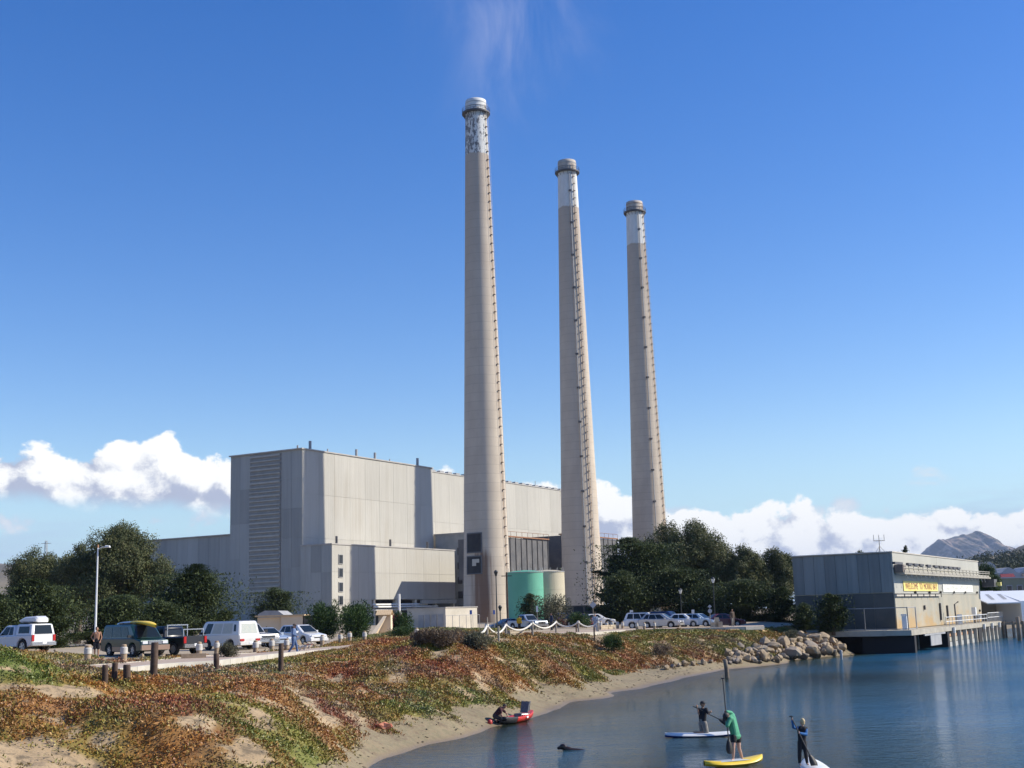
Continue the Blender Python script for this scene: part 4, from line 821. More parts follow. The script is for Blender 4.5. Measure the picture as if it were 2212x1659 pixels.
# transmission tower on the skyline
p = aty(98, 1215, 900); zt = aty(98, 1168, 900)[2]; o = thing('transmission_tower', 'lattice transmission tower peeping over the left trees', 'pylon', (p[0], p[1], 3)); H_ = zt - 3
for sx_ in (-1, 1):
    for sy_ in (-1, 1): MB().tube([(sx_ * 4, sy_ * 4, 0), (sx_ * 1.2, sy_ * 1.2, H_ * 0.72), (sx_ * 0.5, sy_ * 0.5, H_)], 0.16, 4).build('leg', 'grey_steel', o)
for k, (zf, wd) in enumerate(((0.74, 6.0), (0.86, 5.0), (0.97, 3.5))): MB().box((0, 0, H_ * zf), (wd * 2, 0.3, 0.3)).build('crossarm', 'grey_steel', o)
for k in range(7):
    z0, z1 = H_ * k / 7, H_ * (k + 1) / 7; w0, w1 = 4 - 3.4 * k / 7, 4 - 3.4 * (k + 1) / 7; s_ = 1 if k % 2 else -1
    MB().tube([(-w0 * s_, -w0, z0), (w1 * s_, -w1, z1)], 0.1, 4).build('brace', 'grey_steel', o)
# buildings of the town on the right
mat('town_wall', (0.42, 0.43, 0.44), 0.8, (0.50, 0.50, 0.49), 0.4); mat('town_green', (0.22, 0.25, 0.17), 0.8, (0.27, 0.29, 0.20), 0.4); mat('awning_red', (0.22, 0.03, 0.05), 0.8); mat('tile_red', (0.30, 0.10, 0.06), 0.85, (0.38, 0.15, 0.09), 1.0)
Yt = 330.0
p0, p1 = aty(2140, 1262, Yt), aty(2240, 1262, Yt); zt = aty(2160, 1232, Yt)[2]; o = thing('shop', 'white shop with wavy parapet and dark red awning in the town at right', 'building', (p0[0], Yt, 3)); L = p1[0] - p0[0]
def W_(x_): return zt - 3 + 0.7 * math.cos(x_ * 1.25) + (1.6 if x_ < 1.6 else 0)
xs_ = [i * L / 30 for i in range(31)]; vs = [(a, 0, 0) for a in xs_] + [(a, 0, W_(a)) for a in xs_] + [(a, 8, 0) for a in xs_] + [(a, 8, W_(a)) for a in xs_]; n = 31
MB().add(vs, [(i, i + 1, n + i + 1, n + i) for i in range(30)] + [(2 * n + i + 1, 2 * n + i, 3 * n + i, 3 * n + i + 1) for i in range(30)] + [(n + i, n + i + 1, 3 * n + i + 1, 3 * n + i) for i in range(30)] + [(0, n, 3 * n, 2 * n), (n - 1, 3 * n - 1, 4 * n - 1, 2 * n - 1)]).build('wall', 'town_wall', o)
hA = aty(2160, 1249, Yt)[2] - 3
for x_, w_, mm in ((2.6, 3.4, 'awning_red'), (8.2, 3.6, 'dark_steel')): MB().add([(x_, -0.1, hA + 1.1), (x_ + w_, -0.1, hA + 1.1), (x_ + w_ + 0.2, -1.2, hA), (x_ - 0.2, -1.2, hA), (x_, -0.1, hA + 0.9), (x_ + w_, -0.1, hA + 0.9)], [(0, 3, 2, 1), (4, 5, 2, 3), (0, 4, 3), (1, 2, 5)]).build('awning', mm, o)
Yt = 300.0; p0 = aty(2148, 1262, Yt); zt = aty(2160, 1250, Yt)[2]; o = thing('motel', 'long olive-green two-storey building with pale windows below the shop', 'building', (p0[0], Yt, 3)); MB().box((9, 4, (zt - 3) / 2), (18, 8, zt - 3)).build('wall', 'town_green', o); MB().box((9, 4, zt - 3 + 0.15), (18.6, 8.6, 0.3)).build('roof', 'town_wall', o)
for k in range(6):
    f = MB().box((1.0 + 2.4 * k, -0.03, zt - 3 - 2.3), (1.3, 0.12, 1.5)).build('window', 'town_wall', o); MB().box((1.0 + 2.4 * k, -0.11, zt - 3 - 2.3), (1.0, 0.05, 1.2)).build('pane', 'glass_dark', f)
MB().box((9, -1.2, zt - 3 - 4.0), (15, 2.2, 0.3)).build('porch_roof', 'tile_red', o)
# ================================================================== trees and plants
def foliage_mat(name, dark, mid, light, hue=0.0):
    m, b = principled(name); r = islandrand(); n = noise(worldco(), 0.45, 3, 0.6)
    c = mixc((r * 0.55 + n * 0.6 - 0.05).step(0.2, 0.62), dark, mid); c = mixc((r * 0.6 + n * 0.5).step(0.60, 0.88), c, light)
    put(c, b.inputs['Base Color']); b.inputs['Roughness'].default_value = 0.65; b.inputs['Specular IOR Level'].default_value = 0.25
    t = S.nt.nodes.new('ShaderNodeBsdfTranslucent'); put(c, t.inputs['Color']); mx = S.nt.nodes.new('ShaderNodeMixShader'); mx.inputs[0].default_value = 0.18
    o = [n_ for n_ in S.nt.nodes if n_.type == 'OUTPUT_MATERIAL'][0]
    S.nt.links.new(b.outputs[0], mx.inputs[1]); S.nt.links.new(t.outputs[0], mx.inputs[2]); S.nt.links.new(mx.outputs[0], o.inputs['Surface'])
    return m
foliage_mat('leaf_eucalyptus', (0.046, 0.064, 0.024), (0.100, 0.114, 0.042), (0.18, 0.165, 0.075))
foliage_mat('leaf_cypress', (0.022, 0.038, 0.014), (0.050, 0.072, 0.022), (0.10, 0.12, 0.035))
foliage_mat('leaf_bush', (0.020, 0.045, 0.012), (0.045, 0.085, 0.022), (0.085, 0.13, 0.035))
foliage_mat('leaf_olive', (0.07, 0.075, 0.045), (0.12, 0.12, 0.075), (0.22, 0.20, 0.13)); foliage_mat('leaf_dry', (0.11, 0.08, 0.055), (0.19, 0.14, 0.095), (0.26, 0.20, 0.14))
foliage_mat('leaf_far', (0.018, 0.030, 0.016), (0.032, 0.046, 0.022), (0.055, 0.065, 0.030)); foliage_mat('leaf_sage', (0.13, 0.14, 0.10), (0.20, 0.21, 0.16), (0.28, 0.28, 0.21))
mat('bark', (0.09, 0.07, 0.055), 0.95, (0.15, 0.12, 0.095), 1.5, bumps=0.4)
def unit(v): return v / (np.linalg.norm(v, axis=-1, keepdims=True) + 1e-9)
def leaves(name, C, axis_, L, W, m, parent=None, jit=0.5, seed=0, face=None):
    """rhombic leaves: C (n,3) positions, axis_ (n,3) preferred pointing, L, W sizes"""
    g = np.random.default_rng(seed + len(C)); n = len(C); a = unit(axis_ + g.normal(0, jit, (n, 3))); s_ = unit(np.cross(a, g.normal(0, 1, (n, 3)) if face is None else face + g.normal(0, 0.45, (n, 3))))
    l = (L * g.uniform(0.6, 1.35, n))[:, None]; w_ = (W * g.uniform(0.7, 1.3, n))[:, None]
    V_ = np.empty((n, 3, 3)); V_[:, 0] = C - s_ * w_ * 0.5; V_[:, 1] = C + s_ * w_ * 0.5; V_[:, 2] = C + a * l
    me = fastmesh(name, V_.reshape(-1, 3), np.arange(n * 3).reshape(-1, 3), 3)
    return link(name, me, m, parent)
def trunk(name, paths, m, parent):
    mb = MB()
    for pts, r0, r1 in paths: mb.tube(pts, r0, 7, r1)
    return mb.build(name, m, parent, True)
def eucalyptus(label, cx, ytop, ybase, hw, Y, n=16000, seed=1, m='leaf_eucalyptus', name='eucalyptus_tree', squash=0.85, lsize=0.34):
    n = int(n * 2.3); lsize *= 0.66
    g = np.random.default_rng(seed); b = aty(cx, ybase, Y); zt = aty(cx, ytop, Y)[2]; z0 = 3.0; Rr = hw / FPX * Y; Ht = zt - z0
    t = thing(name, label, 'tree', (b[0], Y, z0), 0, None)
    k = 44; d = unit(g.normal(0, 1, (k, 3))); d[:, 2] = np.abs(d[:, 2]) * 1.15 - 0.45; d = unit(d)
    cen = np.array([0, 0, Ht * 0.58]); ell = np.array([Rr * 0.92, Rr * 0.80, Ht * 0.40]); bl = cen + d * ell * g.uniform(0.72, 1.0, (k, 1)); br = g.uniform(0.16, 0.30, k) * min(Rr, Ht * 0.6)
    # clumps on the blob shells, leaves hang from them
    nc = n // 22; bi = g.integers(0, k, nc); dd = unit(g.normal(0, 1, (nc, 3))); dd[:, 2] = dd[:, 2] * 0.9 + 0.25
    cc_ = bl[bi] + dd * (br[bi] * g.uniform(0.75, 1.05, nc))[:, None]
    lv = np.repeat(cc_, 22, 0) + g.normal(0, 1, (nc * 22, 3)) * np.array([0.28, 0.28, 0.34]) * (Rr / 6) ** 0.5
    leaves('crown', lv, np.tile([0.1, 0, -0.55], (len(lv), 1)), lsize, lsize * 0.5, m, t, 0.7, seed, np.repeat(dd, 22, 0) + np.array([0, 0, 0.3]))
    ni = n // 6; pi = cen + unit(g.normal(0, 1, (ni, 3))) * ell * g.uniform(0.2, 0.85, (ni, 1))
    leaves('inner_crown', pi, np.tile([0, 0, -0.4], (ni, 1)), lsize * 2.0, lsize * 1.3, m, t, 0.9, seed + 3)
    paths = [([(0, 0, -0.3), (0.2, 0.1, Ht * 0.25), (0.0, 0, Ht * 0.55)], 0.045 * Ht, 0.02 * Ht)]
    for i in range(0, k, 3): paths.append(([(0.05, 0, Ht * 0.22), tuple((bl[i] + np.array([0, 0, Ht * 0.25])) / 2), tuple(bl[i])], 0.018 * Ht, 0.006 * Ht))
    trunk('trunk', paths, 'bark', t); return t
def cypress(label, cx, ytop, ybase, hw, Y, n=14000, seed=1, m='leaf_cypress', name='cypress_tree', layers=26, low=0.08, lsize=0.36, cat='tree', zb=None, cone=0.45, depth=0.8):
    n = int(n * 2.8); lsize *= 0.56; layers = int(layers * 0.9)
    """layered, wind-combed crown: flattened fans of upturned sprays on spreading limbs"""
    g = np.random.default_rng(seed); b = aty(cx, ybase, Y); zt = aty(cx, ytop, Y)[2]; z0 = 3.0 if zb is None else zb; Rr = hw / FPX * Y; Ht = zt - z0
    t = thing(name, label, cat, (b[0], Y, z0)); paths = [([(0, 0, -0.3), (0.1, 0, Ht * 0.4), (-0.1, 0.1, Ht * 0.93)], 0.04 * Ht + 0.05, 0.01 * Ht)]
    pts = []; ax_ = []; per = n // (layers * 9)
    for i in range(layers):
        f = low + (1 - low) * (i + g.uniform(0, 0.8)) / layers; a = g.uniform(0, 2 * math.pi)
        reach = Rr * (1 - max(0, f - (1 - cone)) / cone * 0.86) * g.uniform(0.55, 1.16) * (0.80 + 0.2 * min(1, f / 0.15))
        e = np.array([math.cos(a) * reach, math.sin(a) * reach * depth, Ht * (f + g.uniform(-0.03, 0.05))]); s_ = np.array([0, 0, Ht * max(f - 0.14, 0.02)])
        paths.append(([tuple(s_), tuple(s_ * 0.45 + e * 0.55 + np.array([0, 0, -0.02 * Ht])), tuple(e)], 0.010 * Ht + 0.02, 0.01))
        for j in range(9):
            q = s_ + (e - s_) * (0.25 + 0.75 * (j + g.random()) / 9); sp = (0.10 + 0.12 * g.random()) * Rr * (1.25 - 0.85 * j / 8)
            o = np.clip(g.normal(0, 1, (per, 3)), -1.5, 1.5) * np.array([sp, sp, sp * 0.20]); pts.append(q + o); dr = unit(np.array([e[0], e[1], 0]))
            ax_.append(np.tile(dr * 0.9 + np.array([0, 0, 0.35]), (per, 1)) + unit(o) * 0.4)
    pts = np.concatenate(pts); ax_ = np.concatenate(ax_); pts[:, 2] = np.maximum(pts[:, 2], 0.1)
    leaves('crown', pts, ax_, lsize, lsize * 0.42, m, t, 0.35, seed, np.tile([0.15, -0.2, 1.0], (len(pts), 1)))
    ni = n // 7; pi = g.normal(0, 1, (ni, 3)) * np.array([Rr * 0.36, Rr * 0.36 * depth, Ht * 0.2]) + np.array([0, 0, Ht * (0.5 + low * 0.5)]); pi[:, 2] = np.clip(pi[:, 2], Ht * low, Ht * 0.9)
    leaves('inner_crown', pi, np.tile([0, 0, 0.3], (ni, 1)), lsize * 1.25, lsize * 0.7, m, t, 0.8, seed + 2)
    trunk('trunk', paths, 'bark', t); return t
def bush(label, cx, ytop, ybase, hw, n=2500, seed=1, m='leaf_bush', lsize=0.16, Y=None, name='bush', up=0.5, depth=0.8, zb=None):
    g = np.random.default_rng(seed)
    if Y is None: p = ground(cx, ybase)
    else: p = aty(cx, ybase, Y); p[2] = zb if zb is not None else h1(p[0], p[1])
    Yd = p[1]; Rr = hw / FPX * Yd; Ht = max(0.3, aty(cx, ytop, Yd)[2] - p[2])
    t = thing(name, label, 'bush', p); k = 9; bl = g.normal(0, 1, (k, 3)) * np.array([Rr * 0.42, Rr * 0.42 * depth, 0]) + np.array([0, 0, Ht * 0.5]); bl[:, 2] += g.uniform(-0.12, 0.16, k) * Ht
    bi = g.integers(0, k, n); d = unit(g.normal(0, 1, (n, 3))); rad = np.array([Rr * 0.48, Rr * 0.48 * depth, Ht * 0.42])
    pt = bl[bi] + d * rad * (g.random((n, 1)) ** 0.4); pt[:, 2] = np.maximum(pt[:, 2], 0.02)
    leaves('foliage', pt, d * 0.6 + np.array([0, 0, up]), lsize, lsize * 0.4, m, t, 0.45, seed)
    trunk('stem', [([(0, 0, -0.2), tuple(b_ * np.array([0.3, 0.3, 0.4])), tuple(b_)], 0.02 * Ht + 0.012, 0.008) for b_ in bl], 'bark', t); return t
# --- left clump
eucalyptus('big domed eucalyptus behind the lamp post at left', 245, 1146, 1395, 108, 140, 30000, 1)
eucalyptus('smaller pale-topped eucalyptus at the far left skyline', 85, 1190, 1395, 72, 150, 17000, 2)
eucalyptus('wispy eucalyptus between the two domed crowns', 165, 1180, 1395, 55, 146, 12000, 5)
cypress('broad dark cypress behind the white pickup', 75, 1255, 1400, 122, 118, 26000, 3, low=0.03, cone=0.8, layers=32)
cypress('dark layered cypress left of the grey turbine hall', 410, 1226, 1395, 128, 133, 30000, 4, low=0.03, cone=0.97, layers=34)
cypress('low dark cypress behind the green van', 255, 1285, 1400, 105, 124, 20000, 6, low=0.02, cone=0.9)
cypress('low cypress thicket behind the black pickup', 350, 1300, 1400, 80, 126, 12000, 16, low=0.02, cone=0.9)
cypress('far-left cypress cut by the picture edge', -20, 1285, 1410, 90, 112, 12000, 17, low=0.02, cone=0.9)
# --- in front of the annex
cypress('flat-topped dark tree in front of the boiler house foot', 598, 1271, 1345, 78, 210, 9000, 7, low=0.30, cone=0.8, lsize=0.42)
bush('round dark green tree right of the flat-topped one', 702, 1294, 1378, 32, 4200, 8, lsize=0.26, Y=118, name='small_tree')
bush('dense dark green tree in front of the tile-roofed gatehouse', 770, 1301, 1380, 46, 6000, 9, lsize=0.26, Y=116, name='small_tree')
bush('small dark tree above the white box on the dune', 873, 1320, 1352, 24, 2200, 10, lsize=0.24, Y=126, name='small_tree')
# --- middle
cypress('small dark pine beside the green tank', 1150, 1281, 1360, 40, 158, 5000, 11, low=0.05, cone=0.9, lsize=0.28, name='pine_tree')
bush('grey-green olive tree in front of the tanks', 1194, 1284, 1365, 36, 5500, 12, 'leaf_olive', 0.22, Y=154, name='olive_tree', up=0.2)
bush('bright green bush right of the olive tree', 1245, 1322, 1365, 26, 2600, 13, lsize=0.2, Y=152)
# --- right clump
cypress('big spreading dark cypress leaning towards the middle chimney', 1385, 1160, 1360, 112, 172, 34000, 21, low=0.22, cone=0.5, lsize=0.42)
cypress('dark cypress whose sprays reach across the middle chimney', 1345, 1235, 1360, 75, 165, 16000, 22, low=0.12, cone=0.7, lsize=0.38)
eucalyptus('highest domed eucalyptus right of the right chimney', 1490, 1139, 1360, 100, 186, 30000, 23, squash=0.9, lsize=0.42)
cypress('dark cypress filling the foot of the domed tree', 1470, 1220, 1360, 90, 168, 22000, 24, low=0.10, cone=0.6, lsize=0.40)
eucalyptus('middle rounded eucalyptus of the right clump', 1612, 1188, 1360, 52, 182, 15000, 25, lsize=0.40)
eucalyptus('last rounded eucalyptus before the intake house', 1682, 1193, 1360, 48, 184, 15000, 26, lsize=0.40)
cypress('low dark cypress left of the intake house', 1610, 1248, 1362, 88, 160, 22000, 27, low=0.03, cone=0.6, lsize=0.36)
cypress('dark cypress closing the gap to the intake house', 1690, 1270, 1362, 50, 158, 12000, 28, low=0.03, cone=0.6, lsize=0.34)
cypress('dark cypress trunk screen behind the white cars', 1545, 1262, 1362, 60, 164, 12000, 29, low=0.05, cone=0.6, lsize=0.36)
# --- shrubs by the intake house
cypress('young cypress with bright tips above the riprap', 1738, 1304, 1362, 36, 134, 6000, 31, low=0.02, cone=0.8, lsize=0.26, cat='shrub', zb=2.5)
cypress('wispy dark pine shrub against the intake house wall', 1800, 1280, 1366, 48, 135, 8000, 32, low=0.02, cone=0.85, lsize=0.30, cat='shrub', zb=2.2, name='pine_shrub')
# --- beyond
cypress('tiered Norfolk pine rising behind the intake house roof', 1961, 1175, 1260, 12, 420, 3000, 33, low=0.05, cone=0.95, lsize=0.8, name='norfolk_pine')
eucalyptus('round treetop showing over the intake house roof', 1858, 1184, 1260, 30, 330, 4500, 34, lsize=0.5, name='round_tree')
eucalyptus('dark tree at the right end of the intake house', 2135, 1222, 1330, 30, 215, 8000, 35, 'leaf_bush', lsize=0.36, name='round_tree')
# --- woods on the right-hand hill: one mass
g = np.random.default_rng(50); C_ = []
prof = np.array(zz([(900, 760), (1030, 740), (1180, 690), (1300, 660), (1400, 640), (1480, 625), (1580, 608), (1700, 640), (1790, 600), (1900, 615), (2020, 600), (2212, 560), (2500, 520)], 2880, 1650, 0.1736))
for i in range(900):
    px = g.uniform(2040, 2290); f = g.random() ** 0.7; yt = np.interp(px, prof[:, 0], prof[:, 1]); py = yt + 6 + (1258 - yt) * f; Yd = 1150 - 780 * f; p = aty(px, py, Yd); rr = g.uniform(3.0, 6.0)
    C_.append(p + unit(g.normal(0, 1, (34, 3))) * np.array([rr, rr, rr * 0.9]) * g.uniform(0.5, 1.0, (34, 1)))
C_ = np.concatenate(C_); o = leaves('wooded_hillside', C_, np.tile([0, 0, 0.4], (len(C_), 1)), 1.7, 1.2, 'leaf_far', None, 0.9, 3)
tag(o, 'dark wooded hillside below the mountain at right', 'woodland', kind='stuff')
Vh = []; nx_, ny_ = 40, 24
for j in range(ny_):
    for i in range(nx_):
        f = j / (ny_ - 1); px = 2000 + i * 8.5; yt = np.interp(px, prof[:, 0], prof[:, 1]); py = yt + 10 + (1280 - yt) * f; Vh.append(aty(px, py, 1165 - 800 * f))
me = fastmesh('hill', np.array(Vh), np.array([(j * nx_ + i, (j + 1) * nx_ + i, (j + 1) * nx_ + i + 1, j * nx_ + i + 1) for j in range(ny_ - 1) for i in range(nx_ - 1)]), 4)
tag(link('hill', me, 'far_scrub'), kind='structure')

# --- ice plant on the banks
foli, _b = principled('ice_plant'); c = attr('tint'); r = islandrand()
hv = S.nt.nodes.new('ShaderNodeHueSaturation'); put(c, hv.inputs['Color']); put(r * 0.42 + 0.80, hv.inputs['Value']); put(r * 0.02 + 0.49, hv.inputs['Hue'])
put(S(hv.outputs[0]), _b.inputs['Base Color']); _b.inputs['Roughness'].default_value = 0.5; _b.inputs['Specular IOR Level'].default_value = 0.4
g = np.random.default_rng(77); N = 300000; X_ = g.uniform(-52, 56, N); Y_ = g.uniform(29, 146, N)
keep = (np.abs(X_ / Y_) < 0.50); X_, Y_ = X_[keep], Y_[keep]
vg_ = veg(X_, Y_); keep = g.random(len(X_)) < np.clip(vg_ * 1.5, 0, 1) * np.clip(1.25 - Y_ / 260, 0.5, 1); X_, Y_ = X_[keep], Y_[keep]
notrail = ~poly_mask(X_, Y_, WALK); X_, Y_ = X_[notrail], Y_[notrail]
# colour regions: photograph points with shares of (green, yellow-green, orange, red, dead brown, grey sage)
REG = [((60, 1425), (.5, .3, .15, .05, .0, 0)), ((30, 1445), (.6, .3, .05, .0, .05, 0)), ((250, 1445), (.2, .35, .3, .05, .1, 0)), ((150, 1470), (.1, .35, .45, .05, .05, 0)), ((100, 1535), (.2, .35, .25, .1, .1, 0)), ((40, 1580), (.15, .35, .3, .1, .1, 0)), ((180, 1600), (.25, .40, .2, .05, .1, 0)), ((330, 1500), (.05, .45, .40, .05, .05, 0)), ((420, 1520), (.05, .1, .2, .3, .35, 0)),
       ((300, 1560), (.2, .35, .2, .05, .2, 0)), ((450, 1580), (.15, .3, .2, .1, .25, 0)), ((380, 1640), (.3, .3, .1, .05, .25, 0)), ((500, 1500), (.05, .2, .5, .1, .15, 0)), ((560, 1550), (.05, .25, .45, .05, .2, 0)), ((620, 1610), (.4, .35, .1, .0, .15, 0)), ((700, 1560), (.4, .3, .15, 0, .15, 0)), ((520, 1445), (.1, .1, .1, 0, .2, .5)), ((560, 1470), (.05, .1, .2, 0, .25, .4)), ((590, 1430), (.3, .4, .2, 0, .1, 0)),
       ((680, 1440), (.1, .35, .4, .1, .05, 0)), ((720, 1430), (.05, .15, .45, .25, .1, 0)), ((700, 1480), (.02, .08, .3, .35, .25, 0)), ((680, 1520), (0, 0, .15, .35, .5, 0)), ((760, 1460), (.02, .08, .3, .35, .25, 0)), ((800, 1480), (.02, .1, .3, .3, .28, 0)), ((760, 1530), (.1, .1, .1, .2, .5, 0)), ((850, 1530), (.35, .3, .15, .1, .1, 0)), ((900, 1500), (.45, .4, .1, 0, .05, 0)), ((860, 1460), (.02, .1, .35, .2, .33, 0)),
       ((930, 1470), (.05, .2, .55, .1, .1, 0)), ((960, 1510), (.1, .25, .4, .1, .15, 0)), ((1000, 1530), (.5, .35, .1, 0, .05, 0)), ((860, 1400), (.2, .4, .3, .1, 0, 0)), ((820, 1388), (0, .1, .45, .4, .05, 0)), ((930, 1395), (.2, .4, .3, .05, .05, 0)), ((1000, 1410), (0, .1, .55, .3, .05, 0)), ((1050, 1440), (0, .05, .45, .35, .15, 0)), ((950, 1430), (.05, .15, .3, .2, .3, 0)), ((1000, 1450), (0, .05, .25, .3, .4, 0)),
       ((1080, 1500), (.5, .4, .1, 0, 0, 0)), ((1110, 1480), (.2, .4, .3, .05, .05, 0)), ((1110, 1420), (.1, .35, .4, .1, .05, 0)), ((1150, 1440), (.05, .1, .4, .35, .1, 0)), ((1180, 1395), (.25, .4, .3, 0, .05, 0)), ((1240, 1420), (.1, .25, .35, .15, .15, 0)), ((1200, 1470), (.45, .35, .15, 0, .05, 0)), ((1300, 1450), (.45, .3, .15, .05, .05, 0)), ((1290, 1410), (.2, .35, .3, .05, .1, 0)), ((1350, 1420), (.05, .15, .3, .2, .3, 0)),
       ((1380, 1385), (.3, .4, .2, .05, .05, 0)), ((1430, 1415), (.2, .2, .2, .1, .3, 0)), ((1480, 1385), (.35, .45, .1, .03, .07, 0)), ((1520, 1410), (.15, .2, .15, .1, .4, 0)), ((1600, 1365), (.35, .4, .15, .05, .05, 0)), ((1600, 1400), (.2, .25, .1, .05, .4, 0)), ((1660, 1355), (.4, .45, .1, .0, .05, 0)), ((1700, 1360), (.25, .35, .3, .0, .1, 0)), ((1760, 1372), (.1, .2, .45, .05, .2, 0)), ((880, 1365), (.4, .4, .1, 0, .1, 0)), ((970, 1380), (.1, .1, .2, .1, .5, 0))]
RP = np.array([ground(*p)[:2] for p, _ in REG]); RW = np.array([w_ for _, w_ in REG])
COL = np.array([(0.125, 0.170, 0.030), (0.255, 0.225, 0.040), (0.40, 0.170, 0.042), (0.29, 0.078, 0.040), (0.215, 0.155, 0.10), (0.26, 0.265, 0.20)])
def tints(X_, Y_, g):
    d2 = ((X_[:, None] - RP[:, 0]) ** 2 + (Y_[:, None] - RP[:, 1]) ** 2) / (1 + Y_[:, None] * 0.02); w_ = 1 / (d2 + 0.6) ** 1.7; w_ /= w_.sum(1, keepdims=True); P = w_ @ RW
    for q in range(6): P[:, q] *= np.exp(3.4 * (fbm(X_ * 0.45, Y_ * 0.45, 60 + 11 * q, 3) - 0.5) * 2)
    P /= P.sum(1, keepdims=True); u = g.random(len(X_)); k = (np.cumsum(P, 1) < u[:, None]).sum(1).clip(0, 5); return COL[k] * 0.5 + (P @ COL) * 0.5, P @ COL
tn, kk = tints(X_, Y_, g)
Z_ = height(X_, Y_); e = 0.25; nrm = unit(np.stack([-(height(X_ + e, Y_) - height(X_ - e, Y_)) / (2 * e), -(height(X_, Y_ + e) - height(X_, Y_ - e)) / (2 * e), np.ones_like(X_)], 1))
LPC = 17; n = len(X_); dk_ = np.minimum(poly_dist(X_, Y_, NEAR), poly_dist(X_, Y_, NEAR2)); hgt = (0.03 + 0.42 * np.clip(fbm(X_ * 0.9, Y_ * 0.9, 90.0, 3) - 0.25, 0, 1) ** 1.3) * np.clip(0.15 + dk_ / 4, 0, 1)
base_ = np.stack([X_, Y_, Z_ + 0.0], 1); B_ = np.repeat(base_, LPC, 0); h_ = np.repeat(hgt, LPC); nr = np.repeat(nrm, LPC, 0)
off = g.normal(0, 0.17, (n * LPC, 3)); off -= nr * (off * nr).sum(1, keepdims=True); Pp = B_ + off + nr * (h_ * g.uniform(0.2, 1.0, n * LPC))[:, None]
ax_ = unit(nr * 0.55 + g.normal(0, 0.55, (n * LPC, 3))); sd = unit(np.cross(ax_, g.normal(0, 1, (n * LPC, 3)))); L_ = (g.uniform(0.035, 0.095, n * LPC) * (0.75 + np.repeat(Y_, LPC) / 160))[:, None]; W_ = 0.029 * (0.75 + np.repeat(Y_, LPC)[:, None] / 160)
Vv = np.empty((n * LPC, 3, 3)); Vv[:, 0] = Pp - sd * W_ - ax_ * L_ * 0.35; Vv[:, 1] = Pp + sd * W_ - ax_ * L_ * 0.35; Vv[:, 2] = Pp + ax_ * L_
me = fastmesh('ice_plant', Vv.reshape(-1, 3), np.arange(n * LPC * 3).reshape(-1, 3), 3)
ca_ = me.color_attributes.new('tint', 'FLOAT_COLOR', 'POINT'); tc4 = np.concatenate([np.repeat(tn, LPC * 3, 0), np.ones((n * LPC * 3, 1))], 1); ca_.data.foreach_set('color', tc4.astype(np.float32).ravel())
gm = GROUND.color_attributes.new('mat', 'FLOAT_COLOR', 'POINT'); xg, yg = GX.ravel(), GY.ravel(); ins = (xg > -53) & (xg < 67) & (yg > 28) & (yg < 151); mc = np.tile([0.2, 0.15, 0.09, 1.0], (len(xg), 1)); mc[ins, :3] = tints(xg[ins], yg[ins], g)[1]; gm.data.foreach_set('color', mc.astype(np.float32).ravel())
tag(link('ice_plant', me, 'ice_plant'), 'green, orange and red ice plant carpeting the sandy bank', 'ice plant', kind='stuff')
# --- shrubs on the bank
bush('dry brown scrub on the dune before the grey yard wall', 950, 1358, 1398, 42, 3600, 41, 'leaf_dry', 0.14)
bush('grey-brown scrub at the left end of the rope fence', 1028, 1364, 1404, 40, 3000, 42, 'leaf_olive', 0.14)
bush('russet dead shrub in front of the pale yard wall', 915, 1358, 1395, 22, 1500, 43, 'leaf_dry', 0.16)
bush('low green bush on the dune crest below the gatehouse', 870, 1352, 1378, 30, 2200, 44, 'leaf_bush', 0.15)
bush('dark rounded bush halfway down the bank below the fence', 1325, 1371, 1408, 24, 2600, 45, 'leaf_bush', 0.15)
bush('small brown and green bush beside the white camper van', 492, 1389, 1424, 20, 1500, 46, 'leaf_olive', 0.14)
bush('grey shrub among the upper riprap boulders', 1712, 1362, 1388, 18, 1400, 47, 'leaf_olive', 0.16)
bush('dark shrub at the top of the riprap slope', 1802, 1362, 1378, 12, 800, 48, 'leaf_bush', 0.15)
bush('dark tufted shrub on the steep green bank', 1430, 1390, 1420, 16, 1200, 49, 'leaf_dry', 0.16)
# ================================================================== vehicles
def paint(name, c, metal=0.0, rough=0.35, dust=0.06):
    m, b = principled(name); n = noise(objco(), 2.5, 5, 0.6); x, y, z = sep(objco())
    d = (n * 0.9 + (0.7 - z) * 0.5).step(0.45, 0.95) * dust * 6
    put(mixc(d, c, (0.30, 0.25, 0.19)), b.inputs['Base Color']); b.inputs['Metallic'].default_value = metal; put(n * 0.12 + rough - 0.06, b.inputs['Roughness']); b.inputs['Coat Weight'].default_value = 0.5; b.inputs['Coat Roughness'].default_value = 0.08
    return name
for nm, c, mt_ in (('paint_white', (0.74, 0.74, 0.73), 0), ('paint_dirty_white', (0.66, 0.65, 0.62), 0), ('paint_green', (0.012, 0.045, 0.040), 0.2), ('paint_black', (0.010, 0.010, 0.013), 0.1), ('paint_silver', (0.50, 0.48, 0.45), 0.5), ('paint_silverblue', (0.42, 0.48, 0.56), 0.4),
                   ('paint_blue', (0.012, 0.025, 0.10), 0.2), ('paint_slate', (0.20, 0.25, 0.28), 0.3), ('paint_red', (0.10, 0.012, 0.018), 0.2), ('paint_paleblue', (0.42, 0.52, 0.60), 0.3), ('paint_tan', (0.34, 0.23, 0.17), 0.2)): paint(nm, c, mt_)
m, b = principled('car_glass'); b.inputs['Base Color'].default_value = (0.012, 0.018, 0.022, 1); b.inputs['Roughness'].default_value = 0.08; b.inputs['Specular IOR Level'].default_value = 0.35
